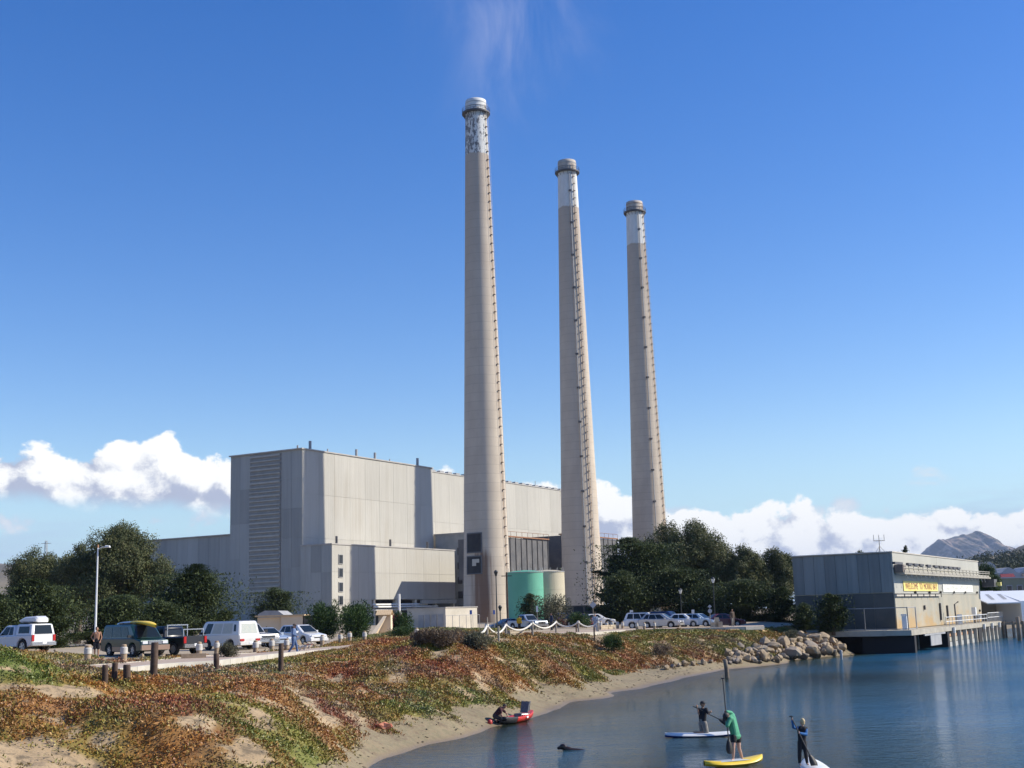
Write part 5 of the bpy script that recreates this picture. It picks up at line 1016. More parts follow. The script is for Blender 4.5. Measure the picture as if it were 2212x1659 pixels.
mat('tyre', (0.018, 0.018, 0.019), 0.85, (0.03, 0.028, 0.026), 6.0); mat('alloy', (0.50, 0.50, 0.50), 0.35, metal=0.7); mat('chrome', (0.70, 0.70, 0.70), 0.18, metal=0.9); mat('lamp_red', (0.42, 0.02, 0.02), 0.2); mat('lamp_clear', (0.72, 0.73, 0.75), 0.1); mat('lamp_amber', (0.6, 0.22, 0.03), 0.2)
mat('plastic_black', (0.02, 0.02, 0.022), 0.6); mat('plate', (0.75, 0.75, 0.74), 0.5); mat('curtain', (0.42, 0.47, 0.44), 0.8, (0.52, 0.52, 0.46), 6.0); mat('board_white', (0.78, 0.78, 0.76), 0.35, (0.72, 0.72, 0.70), 2.0); mat('board_yellow', (0.76, 0.52, 0.03), 0.4, (0.80, 0.57, 0.06), 2.0); mat('board_blue', (0.03, 0.07, 0.28), 0.4); mat('pad_grey', (0.42, 0.46, 0.47), 0.8, (0.50, 0.53, 0.53), 4.0)
def extrude_profile(poly, hw, edge=0.05):
    """side profile (x, z) extruded across the width with softened edges"""
    P = np.array(poly); c = P.mean(0); n = len(P); out = []
    e1 = np.roll(P, -1, 0) - P; nr = np.stack([e1[:, 1], -e1[:, 0]], 1); nr = nr / (np.linalg.norm(nr, axis=1, keepdims=True) + 1e-9)
    A = 0.5 * np.sum(P[:, 0] * np.roll(P[:, 1], -1) - np.roll(P[:, 0], -1) * P[:, 1])
    if A < 0: nr = -nr
    vn = nr + np.roll(nr, 1, 0); vn = vn / (np.linalg.norm(vn, axis=1, keepdims=True) + 1e-9); inn = P - vn * edge
    for y, Q in ((-hw, inn), (-hw + edge, P), (hw - edge, P), (hw, inn)): out += [(q[0], y, q[1]) for q in Q]
    fs = [tuple(range(n)) if A > 0 else tuple(range(n - 1, -1, -1)), tuple(range(4 * n - 1, 3 * n - 1, -1)) if A > 0 else tuple(range(3 * n, 4 * n))]
    for k in range(3): fs += [(k * n + i, (k + 1) * n + i, (k + 1) * n + (i + 1) % n, k * n + (i + 1) % n) if A > 0 else (k * n + (i + 1) % n, (k + 1) * n + (i + 1) % n, (k + 1) * n + i, k * n + i) for i in range(n)]
    me = bpy.data.meshes.new('body'); me.from_pydata(out, [], fs); bm = bmesh.new(); bm.from_mesh(me); bmesh.ops.triangulate(bm, faces=[f for f in bm.faces if len(f.verts) > 4]); bmesh.ops.recalc_face_normals(bm, faces=bm.faces); bm.to_mesh(me); bm.free(); return me
_WH = {}
def wheel(parent, x, y, r, w_, sty):
    key = (round(r, 2), sty); side = 1 if y > 0 else -1
    wv = bpy.data.objects.new('wheel', None); col.objects.link(wv); wv.parent = parent; wv.location = (x, y, r); wv.rotation_euler = (math.pi / 2 * -side, 0, 0)
    if key not in _WH:
        a = MB().lathe([(r * 0.60, -w_ / 2), (r * 0.93, -w_ / 2), (r, -w_ / 2 + 0.05), (r, w_ / 2 - 0.05), (r * 0.93, w_ / 2), (r * 0.62, w_ / 2), (r * 0.60, w_ / 2 - 0.03)], n=22, cap=False); me1 = bpy.data.meshes.new('tyre'); me1.from_pydata(a.v, [], a.f); me1.materials.append(MATS['tyre']); me1.shade_smooth()
        c_ = MB().lathe([(r * 0.62, w_ / 2 - 0.06), (r * 0.62, w_ / 2 - 0.02), (r * 0.54, w_ / 2 - 0.02), (r * 0.52, w_ / 2 - 0.07), (0.01, w_ / 2 - 0.08)], n=22)
        for i in range(5):
            t = 2 * math.pi * i / 5; c_.box((math.cos(t) * r * 0.3, math.sin(t) * r * 0.3, w_ / 2 - 0.035), (r * 0.56, r * 0.2, 0.05), t)
        c_.lathe([(r * 0.16, w_ / 2 - 0.06), (r * 0.15, w_ / 2), (0.01, w_ / 2 + 0.005)], n=12); me2 = bpy.data.meshes.new('rim'); me2.from_pydata(c_.v, [], c_.f); me2.materials.append(MATS['alloy' if sty == 'alloy' else 'plastic_black' if sty == 'dark' else 'chrome'])
        _WH[key] = (me1, me2)
    for nm, me_ in zip(('tyre', 'rim'), _WH[key]): link(nm, me_, None, wv)
def lerp(a, b_, t): return a + (b_ - a) * t
def cabin(parent, zb, zt, xb, xt, hwb, hwt, m, name='cabin'):
    """xb, xt = (front, rear) at the belt and at the roof"""
    mb = MB(); rings = []
    for f, sh in ((0, 0), (0.86, 0), (0.95, 0.035), (1.0, 0.12)):
        x0, x1 = lerp(xb[0], xt[0], f) - sh * 0.9, lerp(xb[1], xt[1], f) + sh * 0.9; h_ = lerp(hwb, hwt, f) - sh * 0.6; z_ = lerp(zb, zt, f); c_ = 0.10
        rings.append([(x0, -h_ + c_, z_), (x0, h_ - c_, z_), (x0 - c_, h_, z_), (x1 + c_ * 0.6, h_, z_), (x1, h_ - c_, z_), (x1, -h_ + c_, z_), (x1 + c_ * 0.6, -h_, z_), (x0 - c_, -h_, z_)])
    n = 8; vs = [v for r_ in rings for v in r_]; fs = [(k * n + i, k * n + (i + 1) % n, (k + 1) * n + (i + 1) % n, (k + 1) * n + i) for k in range(3) for i in range(n)] + [tuple(range(3 * n, 4 * n)), tuple(range(n - 1, -1, -1))]
    o = mb.add(vs, fs).build(name, m, parent); auto_smooth(o, 30)
    def wall(side, u, v):       # point on a wall: side L/R/F/B; u along, v up
        z_ = lerp(zb, zt, v); h_ = lerp(hwb, hwt, v); x0, x1 = lerp(xb[0], xt[0], v), lerp(xb[1], xt[1], v)
        if side in 'LR': return (lerp(x0 - 0.1, x1 + 0.06, u), (h_ + 0.012) * (1 if side == 'L' else -1), z_)
        if side == 'F': return (x0 + 0.012, lerp(h_ - 0.1, -h_ + 0.1, u), z_)
        return (x1 - 0.012, lerp(-h_ + 0.1, h_ - 0.1, u), z_)
    def pane(side, u0, u1, v0=0.10, v1=0.84, m_='car_glass', nm='window', s0=0.0, s1=0.0):
        p = [wall(side, u0 + s0, v0), wall(side, u1 + s1, v0), wall(side, u1, v1), wall(side, u0, v1)]
        q = MB().add(p, [(0, 1, 2, 3)] if side in 'LFB' and side != 'L' else [(0, 1, 2, 3)]); return q.build(nm, m_, parent)
    return pane
def vehicle(name, label, px, py, anchor, fwd, L, W, r, wb, top, body_m, zb=0.26, sty='alloy', group='parked cars and vans', edge=0.06, Z=None, lower_m=None):
    """top: body outline (x, z) from front bumper over the bonnet to the rear bumper, above the sill; wheel arches are cut into the sill"""
    p = atz(px, py, 3.05); p[2] = h1(p[0], p[1]); f = np.array(fwd, float); f = f / np.hypot(*f); lf = np.array([-f[1], f[0]])
    o_ = p[:2] - f * anchor[0] - lf * anchor[1]
    t = thing(name, label, {'pickup_truck': 'pickup', 'camper_van': 'van', 'minivan': 'van', 'suv': 'suv'}.get(name, 'car'), (o_[0], o_[1], p[2] if Z is None else Z), math.atan2(f[1], f[0]), group)
    poly = list(top); xr, xf = -wb / 2, wb / 2; ra = r + 0.07
    poly.append((-L / 2 + 0.10, zb + 0.05))
    for xc in (xr, xf):
        poly += [(xc - ra, zb)] + [(xc - ra * math.cos(a), max(zb, r + ra * math.sin(a))) for a in np.linspace(0.0, math.pi, 9)[1:-1]] + [(xc + ra, zb)]
    poly.append((L / 2 - 0.10, zb + 0.05))
    o = link('body', extrude_profile(poly, W / 2, edge), body_m, t); auto_smooth(o, 28)
    MB().box((0, 0, r + 0.14), (L * 0.9, W - 0.5, 0.34)).build('chassis', 'plastic_black', t)
    for xc in (xr, xf):
        for s_ in (-1, 1): wheel(t, xc, s_ * (W / 2 - 0.13), r, 0.23, sty)
    if lower_m:
        for s_ in (-1, 1): MB().box((0, s_ * (W / 2 + 0.004), zb + 0.17), (wb - 2 * ra - 0.06, 0.02, 0.26)).build('sill', lower_m, t)
    t['_'] = 0; del t['_']; return t
def lamps(t, L, W, zf, zr, xin=0.0, front=True, rear=True, hz=0.16, wz=0.34, tall=False):
    for s_ in (-1, 1):
        if front: MB().box((L / 2 - 0.02 - xin, s_ * (W / 2 - 0.30), zf), (0.10, wz, hz)).build('headlight', 'lamp_clear', t)
        if rear: MB().box((-L / 2 + 0.02, s_ * (W / 2 - 0.12 if tall else W / 2 - 0.24), zr), (0.08, 0.18 if tall else wz, 0.40 if tall else hz)).build('tail_light', 'lamp_red', t)
def bumpers(t, L, W, z, m1, h_=0.22):
    for s_ in (-1, 1): MB().box((s_ * (L / 2 + 0.02), 0, z), (0.16, W * 0.97, h_)).build('bumper', m1, t)
    MB().box((-L / 2 - 0.11, 0, z + 0.06), (0.02, 0.32, 0.16)).build('licence_plate', 'plate', t)
def mirrors(t, x, W, z, m='plastic_black'):
    for s_ in (-1, 1): MB().box((x, s_ * (W / 2 + 0.10), z), (0.14, 0.22, 0.17)).build('mirror', m, t)
def grille(t, L, z, w_, h_, m='plastic_black'): MB().box((L / 2 - 0.01, 0, z), (0.08, w_, h_)).build('grille', m, t)
def side_glass(pane, cuts, v0=0.10, v1=0.84, m='car_glass'):
    for sd in 'LR':
        for a, b_ in cuts: pane(sd, a, b_, v0, v1, m)

def pickup(label, px, py, anchor, fwd, body_m, canopy=False, rack=False, cab=(0.95, 0.35, -0.62, -0.80), H=1.78, lift=0.0, box=False, ladder=False, double=True):
    L, W, r = 5.3, 1.88, 0.38 + lift
    z = lift; top = [(2.62, 0.48 + z), (2.66, 0.78 + z), (2.58, 0.98 + z), (1.0, 1.10 + z), (-0.8, 1.12 + z), (-2.62, 1.12 + z), (-2.64, 0.55 + z)]
    t = vehicle('pickup_truck', label, px, py, anchor, fwd, L, W, r, 3.3, top, body_m, 0.36 + z)
    pane = cabin(t, 1.08 + z, H + z, (cab[0] + 0.1, cab[3]), (cab[1], cab[2]), W / 2 - 0.06, W / 2 - 0.22, body_m)
    side_glass(pane, [(0.12, 0.58), (0.63, 0.92)]); pane('F', 0.02, 0.98, 0.08, 0.86, nm='windscreen'); pane('B', 0.10, 0.90, 0.2, 0.8)
    if canopy:
        p2 = cabin(t, 1.13 + z, H + 0.06 + z, (-0.84, -2.62), (-0.86, -2.50), W / 2 - 0.03, W / 2 - 0.16, body_m, 'canopy')
        side_glass(p2, [(0.16, 0.86)], 0.16, 0.78); p2('B', 0.06, 0.94, 0.06, 0.88)
    else:
        MB().box((-1.72, 0, 1.125 + z), (1.66, W - 0.26, 0.02)).build('load_bed', 'plastic_black', t)
    lamps(t, L, W, 0.82 + z, 0.92 + z, tall=True); bumpers(t, L, W, 0.55 + z, 'chrome'); mirrors(t, 0.75, W, 1.22 + z); grille(t, L + 0.03, 0.80 + z, 1.05, 0.26)
    for s_ in (-1, 1): MB().box((0.1, s_ * (W / 2 + 0.012), 0.98 + z), (0.16, 0.03, 0.04)).build('door_handle', 'chrome', t)
    return t
# --- left row
t = pickup('white pickup with white canopy and roof box at the far left', 72, 1419, (-1.65, 0), (-0.84, 0.54), 'paint_white', canopy=True, lift=0.08)
rb = thing('roof_box', 'white roof cargo box on the far-left pickup', 'roof box', t.location + Vector((0, 0, 0)), t.rotation_euler.z)
P0 = [(-2.5, 0.0), (-0.75, 0.0), (-0.55, 0.14), (-1.2, 0.36), (-2.25, 0.40), (-2.5, 0.26)]
me = extrude_profile([(a, c_ + 2.02) for a, c_ in P0], 0.48, 0.10); auto_smooth(link('shell', me, 'paint_white', rb), 40)
for xx in (-2.1, -1.1):
    MB().box((xx, 0, 1.955), (0.07, 1.25, 0.05)).build('crossbar', 'plastic_black', rb)
t = vehicle('minivan', 'dark green minivan with tan bumpers and a board on its roof', 259, 1418.5, (0, -0.97), (0.72, -0.69), 4.85, 1.95, 0.36, 2.82, [(2.40, 0.45), (2.42, 0.72), (2.34, 0.92), (1.55, 1.08), (-2.3, 1.10), (-2.42, 1.0), (-2.44, 0.5)], 'paint_green', lower_m='paint_tan')
pn = cabin(t, 1.07, 1.90, (1.72, -2.40), (0.95, -2.28), 0.93, 0.80, 'paint_green'); side_glass(pn, [(0.14, 0.36), (0.39, 0.66), (0.69, 0.95)]); pn('F', 0.02, 0.98, 0.06, 0.88, nm='windscreen'); pn('B', 0.06, 0.94)
lamps(t, 4.85, 1.95, 0.80, 1.05, tall=True); bumpers(t, 4.85, 1.95, 0.50, 'paint_tan', 0.30); mirrors(t, 1.25, 1.95, 1.18); grille(t, 4.86, 0.80, 0.9, 0.22, 'chrome')
VAN = t
def board(name, label, loc, yaw, L, W, T, deck_m, rail_m, group=None, rocker=0.10, nose=0.55, pad=None, tilt=0.0, split=None):
    o = thing(name, label, 'paddleboard', loc, yaw, group); n = 28; xs = np.linspace(-L / 2, L / 2, n); mb = MB(); mb2 = MB(); rows = []
    for x in xs:
        f = x / (L / 2); w_ = W / 2 * max(0.02, (1 - abs(f) ** (2.6 if f > 0 else 3.4))) ** 0.62; z = rocker * (abs(f) ** 2.4) * (1.2 if f > 0 else 0.7)
        rows.append([(x, -w_, z), (x, -w_ * 0.86, z + T / 2), (x, 0, z + T / 2 + 0.015), (x, w_ * 0.86, z + T / 2), (x, w_, z), (x, w_ * 0.8, z - T / 2), (x, -w_ * 0.8, z - T / 2)])
    for part, idx, m_ in (('deck', (0, 1, 2, 3, 4), deck_m), ('hull', (4, 5, 6, 0), rail_m)):
        k = len(idx); vs = [r_[i] for r_ in rows for i in idx]; fs = [(a * k + i, a * k + i + 1, (a + 1) * k + i + 1, (a + 1) * k + i) for a in range(n - 1) for i in range(k - 1)]
        if split is None: MB().add(vs, fs).build(part, m_, o, True)
        else:
            h_ = (n // 2 - 1) * (k - 1); MB().add(vs, fs[:h_]).build(part, m_, o, True); MB().add(vs, fs[h_:]).build('nose_' + part, split, o, True)
    if pad: MB().add([(x_, s_ * W * 0.36, T / 2 + 0.022 + 0.0) for x_ in (-L * 0.30, L * 0.22) for s_ in (-1, 1)], [(0, 1, 3, 2)]).build('deck_pad', pad, o)
    MB().add([(-L / 2 + 0.25, 0, -T / 2), (-L / 2 + 0.5, 0, -T / 2), (-L / 2 + 0.28, 0, -T / 2 - 0.2)], [(0, 1, 2), (2, 1, 0)]).build('fin', 'plastic_black', o); return o
b1 = board('paddleboard', 'white and yellow board lashed on the green minivan roof', VAN.location + Vector((0.12, -0.10, 2.02)), VAN.rotation_euler.z, 4.6, 0.80, 0.16, 'board_white', 'board_white', 'paddleboards', rocker=-0.22, split='board_yellow')
for xx in (-0.9, 0.6): MB().box((xx, 0, -0.03), (0.06, 1.3, 0.05)).build('roof_bar', 'plastic_black', b1)
t = pickup('black pickup with silver bed rack beside the white camper van', 375, 1414.5, (-1.65, 0.85), (-0.82, 0.57), 'paint_black', lift=0.02)
rk = bpy.data.objects.new('bed_rack', None); col.objects.link(rk); rk.parent = t
for xx in (-0.95, -2.45):
    zt_ = 1.86 if xx > -1.5 else 1.58
    MB().box((xx, 0, zt_), (0.07, 1.7, 0.06)).build('crossbar', 'chrome', rk)
    for s_ in (-1, 1): MB().box((xx, s_ * 0.80, (1.14 + zt_) / 2), (0.06, 0.06, zt_ - 1.2)).build('upright', 'chrome', rk)
t = vehicle('camper_van', 'scuffed white boxy camper van with curtained windows', 473, 1405.5, (0, 0.85), (-0.78, 0.62), 4.5, 1.84, 0.33, 2.45, [(2.24, 0.42), (2.26, 0.75), (2.20, 1.02), (-2.16, 1.06), (-2.22, 0.9), (-2.22, 0.45)], 'paint_dirty_white', sty='dark')
pn = cabin(t, 1.02, 1.94, (2.20, -2.18), (1.72, -2.02), 0.90, 0.74, 'paint_dirty_white'); side_glass(pn, [(0.10, 0.27)]); side_glass(pn, [(0.31, 0.55), (0.58, 0.83)], m='curtain'); side_glass(pn, [(0.87, 0.93)], 0.25, 0.75); pn('F', 0.02, 0.98, 0.08, 0.84, nm='windscreen'); pn('B', 0.06, 0.94, 0.10, 0.80, 'curtain')
lamps(t, 4.5, 1.84, 0.85, 0.66, hz=0.14); bumpers(t, 4.5, 1.84, 0.42, 'paint_dirty_white', 0.18); mirrors(t, 1.75, 1.84, 1.15)
t = pickup('champagne pickup with chrome grille right of the camper van', 578, 1401, (2.55, 0), (0.70, -0.71), 'paint_silver'); 
for z_ in (0.72, 0.88): MB().box((2.70, 0, z_), (0.05, 1.1, 0.05)).build('grille_bar', 'chrome', t)
def saloon(label, px, py, anchor, fwd, body_m, L=4.55, W=1.76, H=1.44, kind='sedan', name='car', Z=None):
    hb = 0.0 if kind == 'sedan' else 0.04; top = [(L / 2 - 0.02, 0.42), (L / 2, 0.58), (L / 2 - 0.14, 0.72 + hb), (0.98, 0.92 + hb)]
    if kind == 'sedan': top += [(-1.55, 0.96), (-L / 2 + 0.08, 0.92), (-L / 2, 0.75), (-L / 2 + 0.02, 0.42)]
    else: top += [(-1.8, 1.00 + hb), (-L / 2 + 0.04, 0.95), (-L / 2, 0.75), (-L / 2 + 0.02, 0.42)]
    t = vehicle(name, label, px, py, anchor, fwd, L, W, 0.32 if kind != 'suv' else 0.36, L * 0.58, top, body_m, 0.20 if kind != 'suv' else 0.28, Z=Z)
    zb = 0.91 + hb
    if kind == 'sedan': pn = cabin(t, zb, H, (1.12, -1.72), (0.30, -0.98), W / 2 - 0.08, W / 2 - 0.26, body_m); cuts = [(0.16, 0.48), (0.52, 0.86)]
    elif kind == 'hatch': pn = cabin(t, zb, H, (1.30, -L / 2 + 0.18), (0.35, -1.55), W / 2 - 0.08, W / 2 - 0.24, body_m); cuts = [(0.14, 0.42), (0.45, 0.72), (0.75, 0.92)]
    else: pn = cabin(t, zb + 0.06, H, (1.15, -L / 2 + 0.10), (0.40, -L / 2 + 0.42), W / 2 - 0.06, W / 2 - 0.20, body_m); cuts = [(0.13, 0.40), (0.43, 0.68), (0.71, 0.93)]
    side_glass(pn, cuts); pn('F', 0.02, 0.98, 0.06, 0.90, nm='windscreen'); pn('B', 0.06, 0.94)
    lamps(t, L, W, 0.64 + hb, 0.78 + hb, hz=0.14); bumpers(t, L, W, 0.40, body_m, 0.22); mirrors(t, 0.72, W, 0.98 + hb, body_m); grille(t, L, 0.54, 0.9, 0.14)
    if kind == 'suv':
        for s_ in (-1, 1): MB().box((-0.4, s_ * (W / 2 - 0.28), H + 0.05), (2.2, 0.05, 0.05)).build('roof_rail', 'plastic_black', t)
    return t
saloon('silver-blue saloon between the champagne pickup and the white hatchback', 611, 1397, (2.2, 0), (0.72, -0.69), 'paint_silverblue')
saloon('white hatchback behind the man with dogs', 654, 1393, (1.3, -0.85), (0.74, -0.67), 'paint_white', H=1.56, kind='hatch', L=4.5)
# --- middle, behind the rope fence
saloon('slate saloon half hidden behind the rope fence posts', 1094, 1362, (0, 0), (-0.93, -0.36), 'paint_slate')
pickup('silver-blue pickup facing the rope fence', 1168, 1362, (2.4, 0), (0.62, -0.78), 'paint_silverblue')
pickup('white pickup cab showing behind the man in the dark jacket', 1207, 1356.5, (0, 0), (-0.75, 0.66), 'paint_white')
saloon('dark red saloon behind the rope fence', 1227, 1357.5, (0, 0), (0.95, 0.3), 'paint_red')
saloon('maroon estate car beside the dark red saloon', 1256, 1357.5, (0, 0), (0.62, -0.78), 'paint_red', H=1.62, kind='suv', name='suv')
saloon('white car mostly hidden behind the low stone wall', 1288, 1356, (0, 0), (0.97, 0.2), 'paint_white')
# --- right row
saloon('white sport utility vehicle nearest the walk in the right row', 1393, 1358, (0, -0.88), (0.97, -0.25), 'paint_white', L=4.75, W=1.84, H=1.74, kind='suv', name='suv')
saloon('silver estate car next to the white sport utility vehicle', 1450, 1356.8, (1.35, -0.8), (0.92, -0.38), 'paint_silver', H=1.55, kind='hatch', L=4.6)
saloon('dark blue minivan behind the silver estate car', 1484, 1355, (2.2, 0), (0.86, -0.5), 'paint_blue', H=1.75, kind='suv', L=4.8, W=1.9, name='minivan')
saloon('cream-white saloon right of the dark blue minivan', 1498, 1355, (1.3, -0.8), (0.92, -0.38), 'paint_white')
saloon('pale blue car beyond the cream-white saloon', 1520, 1354.3, (0.6, 0), (0.80, -0.6), 'paint_paleblue')
saloon('dark red car at the right end of the row under the cypresses', 1562, 1353, (0, 0), (0.96, 0.25), 'paint_red')
# ================================================================== posts, fence, lamps, signs, walls, rocks
mat('post_brown', (0.060, 0.036, 0.026), 0.9, (0.115, 0.075, 0.052), 3.0, bumps=0.5); mat('bollard_wood', (0.30, 0.22, 0.14), 0.9, (0.40, 0.30, 0.20), 3.0, bumps=0.4); mat('bollard_cap', (0.46, 0.44, 0.40), 0.85, (0.60, 0.57, 0.51), 4.0); mat('rope_white', (0.72, 0.68, 0.60), 0.9, (0.62, 0.58, 0.50), 8.0, bumps=0.3)
mat('fence_post', (0.25, 0.22, 0.18), 0.9, (0.36, 0.32, 0.27), 3.0, bumps=0.3); mat('lamp_white', (0.74, 0.75, 0.76), 0.4); mat('lamp_black', (0.025, 0.03, 0.03), 0.5); mat('lamp_glass', (0.75, 0.75, 0.70), 0.3); mat('sign_blue', (0.06, 0.16, 0.50), 0.5); mat('sign_white', (0.76, 0.76, 0.74), 0.5); mat('sign_grey', (0.40, 0.42, 0.44), 0.4)
mat('cream_wall', (0.68, 0.55, 0.38), 0.85, (0.74, 0.61, 0.44), 0.6); mat('roof_tile', (0.56, 0.40, 0.22), 0.85, (0.64, 0.47, 0.28), 2.0); mat('shaded_wall', (0.085, 0.075, 0.065), 0.9, (0.13, 0.115, 0.10), 0.6); mat('stone_block', (0.40, 0.33, 0.23), 0.9, (0.52, 0.44, 0.32), 2.5, bumps=0.4, vary=0.3); mat('crane_red', (0.28, 0.025, 0.03), 0.5)
_cache = {}
def cached(key, fn):
    if key not in _cache: _cache[key] = fn()
    return _cache[key]
def meshof(mb, name, m, smooth=True):
    me = bpy.data.meshes.new(name); me.from_pydata(mb.v, [], mb.f); me.materials.append(MATS[m]); me.update()
    if smooth: me.shade_smooth(); me.set_sharp_from_angle(angle=R(40))
    return me
def Z1(zx, zy, x0, y0, k): return ((x0 + zx / k) / 1.4756, (y0 + zy / k) / 1.4756)     # zoomed-view point -> photograph point
# brown timber posts in the ice plant
POSTS = [(905, 768, 595, 52, 'leftmost of the three short brown posts beside the walk'), (987, 730, 578, 50, 'hindmost of the three short brown posts beside the walk'), (1095, 748, 592, 62, 'thickest and nearest of the three short brown posts'), (1325, 716, 400, 62, 'tall brown timber post in front of the green minivan'), (1870, 656, 495, 48, 'brown post in the ice plant in front of the camper van')]
def post(label, px, py, ptop, wpx):
    p = ground(px, py); hh = aty(px, ptop, p[1])[2] - p[2]; r = wpx / FPX * p[1] / 2; g = random.Random(int(px)); ln = g.uniform(-0.03, 0.03)
    o = MB().tube([(0, 0, -0.4), (0, 0, 0), (ln * hh * 0.5, 0, hh * 0.5), (ln * hh, 0, hh - 0.03), (ln * hh, 0, hh)], [r * 1.03, r * 1.03, r, r * 0.97, r * 0.85], 14).build('timber_post', 'post_brown', None, False, p); auto_smooth(o, 40)
    return tag(o, label, 'post', 'brown timber posts on the dune')
for zx, zb_, zt_, w_, lab in POSTS: a = Z1(zx, zb_, 0, 1900, 2.711); post(lab, a[0], a[1], Z1(zx, zt_, 0, 1900, 2.711)[1], w_ / 4.0)
a = Z1(213, 657, 816, 1900, 2.711); post('lone brown post on the dune left of the red slope', a[0], a[1], Z1(213, 410, 816, 1900, 2.711)[1], 11.0)
# round timber bollards with pale collars along the parking place
def bollard(px, py, label, sc=1.0):
    p = ground(px, py); o = thing('bollard', label, 'bollard', p, random.Random(int(px)).uniform(0, 6), 'bollards along the parking place'); o.scale = (sc, sc, sc * random.Random(int(px) + 1).uniform(0.92, 1.06))
    link('stump', cached('stump', lambda: meshof(MB().lathe([(0.155, -0.3), (0.155, 0.42), (0.15, 0.45)], n=14), 'stump', 'bollard_wood')), None, o)
    link('collar', cached('collar', lambda: meshof(MB().lathe([(0.16, 0.40), (0.185, 0.42), (0.18, 0.70), (0.14, 0.74), (0.13, 0.72)], n=14), 'collar', 'bollard_cap')), None, o)
    link('top', cached('btop', lambda: meshof(MB().lathe([(0.13, 0.71), (0.125, 0.83), (0.09, 0.86)], n=14), 'top', 'bollard_wood')), None, o)
for px, py, lab in ((189, 1430, 'bollard in front of the bare-chested man'), (267, 1431, 'bollard in front of the green minivan side'), (430, 1422, 'bollard behind the squared log by the black pickup'), (468, 1413, 'bollard just behind the brown post by the camper van'), (552, 1414, 'bollard below the camper van tail'), (587, 1410, 'bollard in front of the champagne pickup grille'), (619, 1407, 'bollard left of the walking man in blue'), (696, 1395, 'bollard right of the white hatchback nose'), (735, 1391, 'first of three bollards beyond the hatchback'), (755.5, 1387.5, 'second of three bollards beyond the hatchback'), (787.5, 1386.5, 'third of three bollards beyond the hatchback'), (900, 1378, 'lone bollard on the dune crest by the brown scrub')): bollard(px, py, lab)
for i, zx in enumerate((1835, 1922, 1998, 2075, 2145)):
    a = Z1(zx, 425, 1500, 1900, 4.424); bollard(a[0], 1359.5, ('bollard at the left end of the low stone wall', 'second white-capped bollard behind the low stone wall', 'third white-capped bollard right of the stone wall', 'fourth white-capped bollard before the white sport utility vehicle', 'bollard at the tail of the white sport utility vehicle')[i], 1.0)
for i, px in enumerate((1376, 1392, 1414)): bollard(px, 1361.0, ('bollard by the rear wheel of the white sport utility vehicle', 'bollard in front of the white sport utility vehicle doors', 'bollard by the front door of the white sport utility vehicle')[i], 0.9)
# rope fence
RP_ = [(232, 552, 378), (500, 566, 378), (875, 557, 352), (1208, 533, 342), (1525, 537, 342), (1803, 527, 342)]
rf = []
LAB = ['first rope fence post from the left by the scrub', 'second rope fence post, in front of the slate saloon', 'third rope fence post, before the silver-blue pickup', 'fourth rope fence post, under the man in the dark jacket', 'fifth rope fence post, before the maroon car', 'last rope fence post, beside the standing man']
for (zx, zb_, zt_), lab in zip(RP_, LAB):
    a, c_ = Z1(zx, zb_, 1500, 1900, 4.424), Z1(zx, zt_, 1500, 1900, 4.424); p = ground(a[0], a[1] - 0.5); hh = aty(c_[0], c_[1], p[1])[2] - p[2]
    o = thing('rope_fence_post', lab, 'fence post', p, 0, 'posts of the rope fence'); MB().tube([(0, 0, -0.3), (0, 0, hh)], 0.10, 10, 0.095).build('shaft', 'fence_post', o); MB().lathe([(0.12, hh - 0.26), (0.135, hh - 0.24), (0.135, hh - 0.10), (0.12, hh - 0.08)], n=12).build('rope_band', 'rope_white', o); rf.append(p + np.array([0, 0, hh - 0.16]))
for k, (zx, zb_, zt_, lab) in enumerate(((398, 638, 420, 'thin pale stake standing below the rope fence on the dune'), (1748, 632, 440, 'dark stake below the last rope fence post'), (1492, 532, 388, 'dark stake beside the fifth rope fence post'), (240, 400, 298, 'tall pale stake rising above the first rope fence post'))):
    a, c_ = Z1(zx, zb_, 1500, 1900, 4.424), Z1(zx, zt_, 1500, 1900, 4.424); p = ground(a[0], a[1]) if k != 3 else aty(a[0], 1372, 128); p[2] = h1(p[0], p[1]); hh = aty(c_[0], c_[1], p[1])[2] - p[2]
    tag(MB().tube([(0, 0, -0.3), (0, 0, hh)], 0.07, 8, 0.06).build('stake', 'fence_post' if k in (0, 3) else 'post_brown', None, False, p), lab, 'stake')
def rope(label, A, B, sag):
    A, B = np.array(A), np.array(B); pts = [A + (B - A) * t - np.array([0, 0, sag * 4 * t * (1 - t)]) for t in np.linspace(0, 1, 17)]
    tag(MB().tube([q - A for q in pts], 0.075, 8).build('fence_rope', 'rope_white', None, True, A), label, 'rope', 'white ropes of the rope fence')
for k in range(5): rope(('white rope between the first and second fence posts', 'white rope between the second and third fence posts', 'white rope between the third and fourth fence posts', 'white rope between the fourth and fifth fence posts', 'white rope between the fifth and last fence posts')[k], rf[k], rf[k + 1], (0.55, 0.5, 0.5, 0.45, 0.45)[k])
a = Z1(135, 518, 1500, 1900, 4.424); rope('white rope running down left from the first fence post', rf[0], aty(a[0], a[1], rf[0][1] - 2), 0.15)
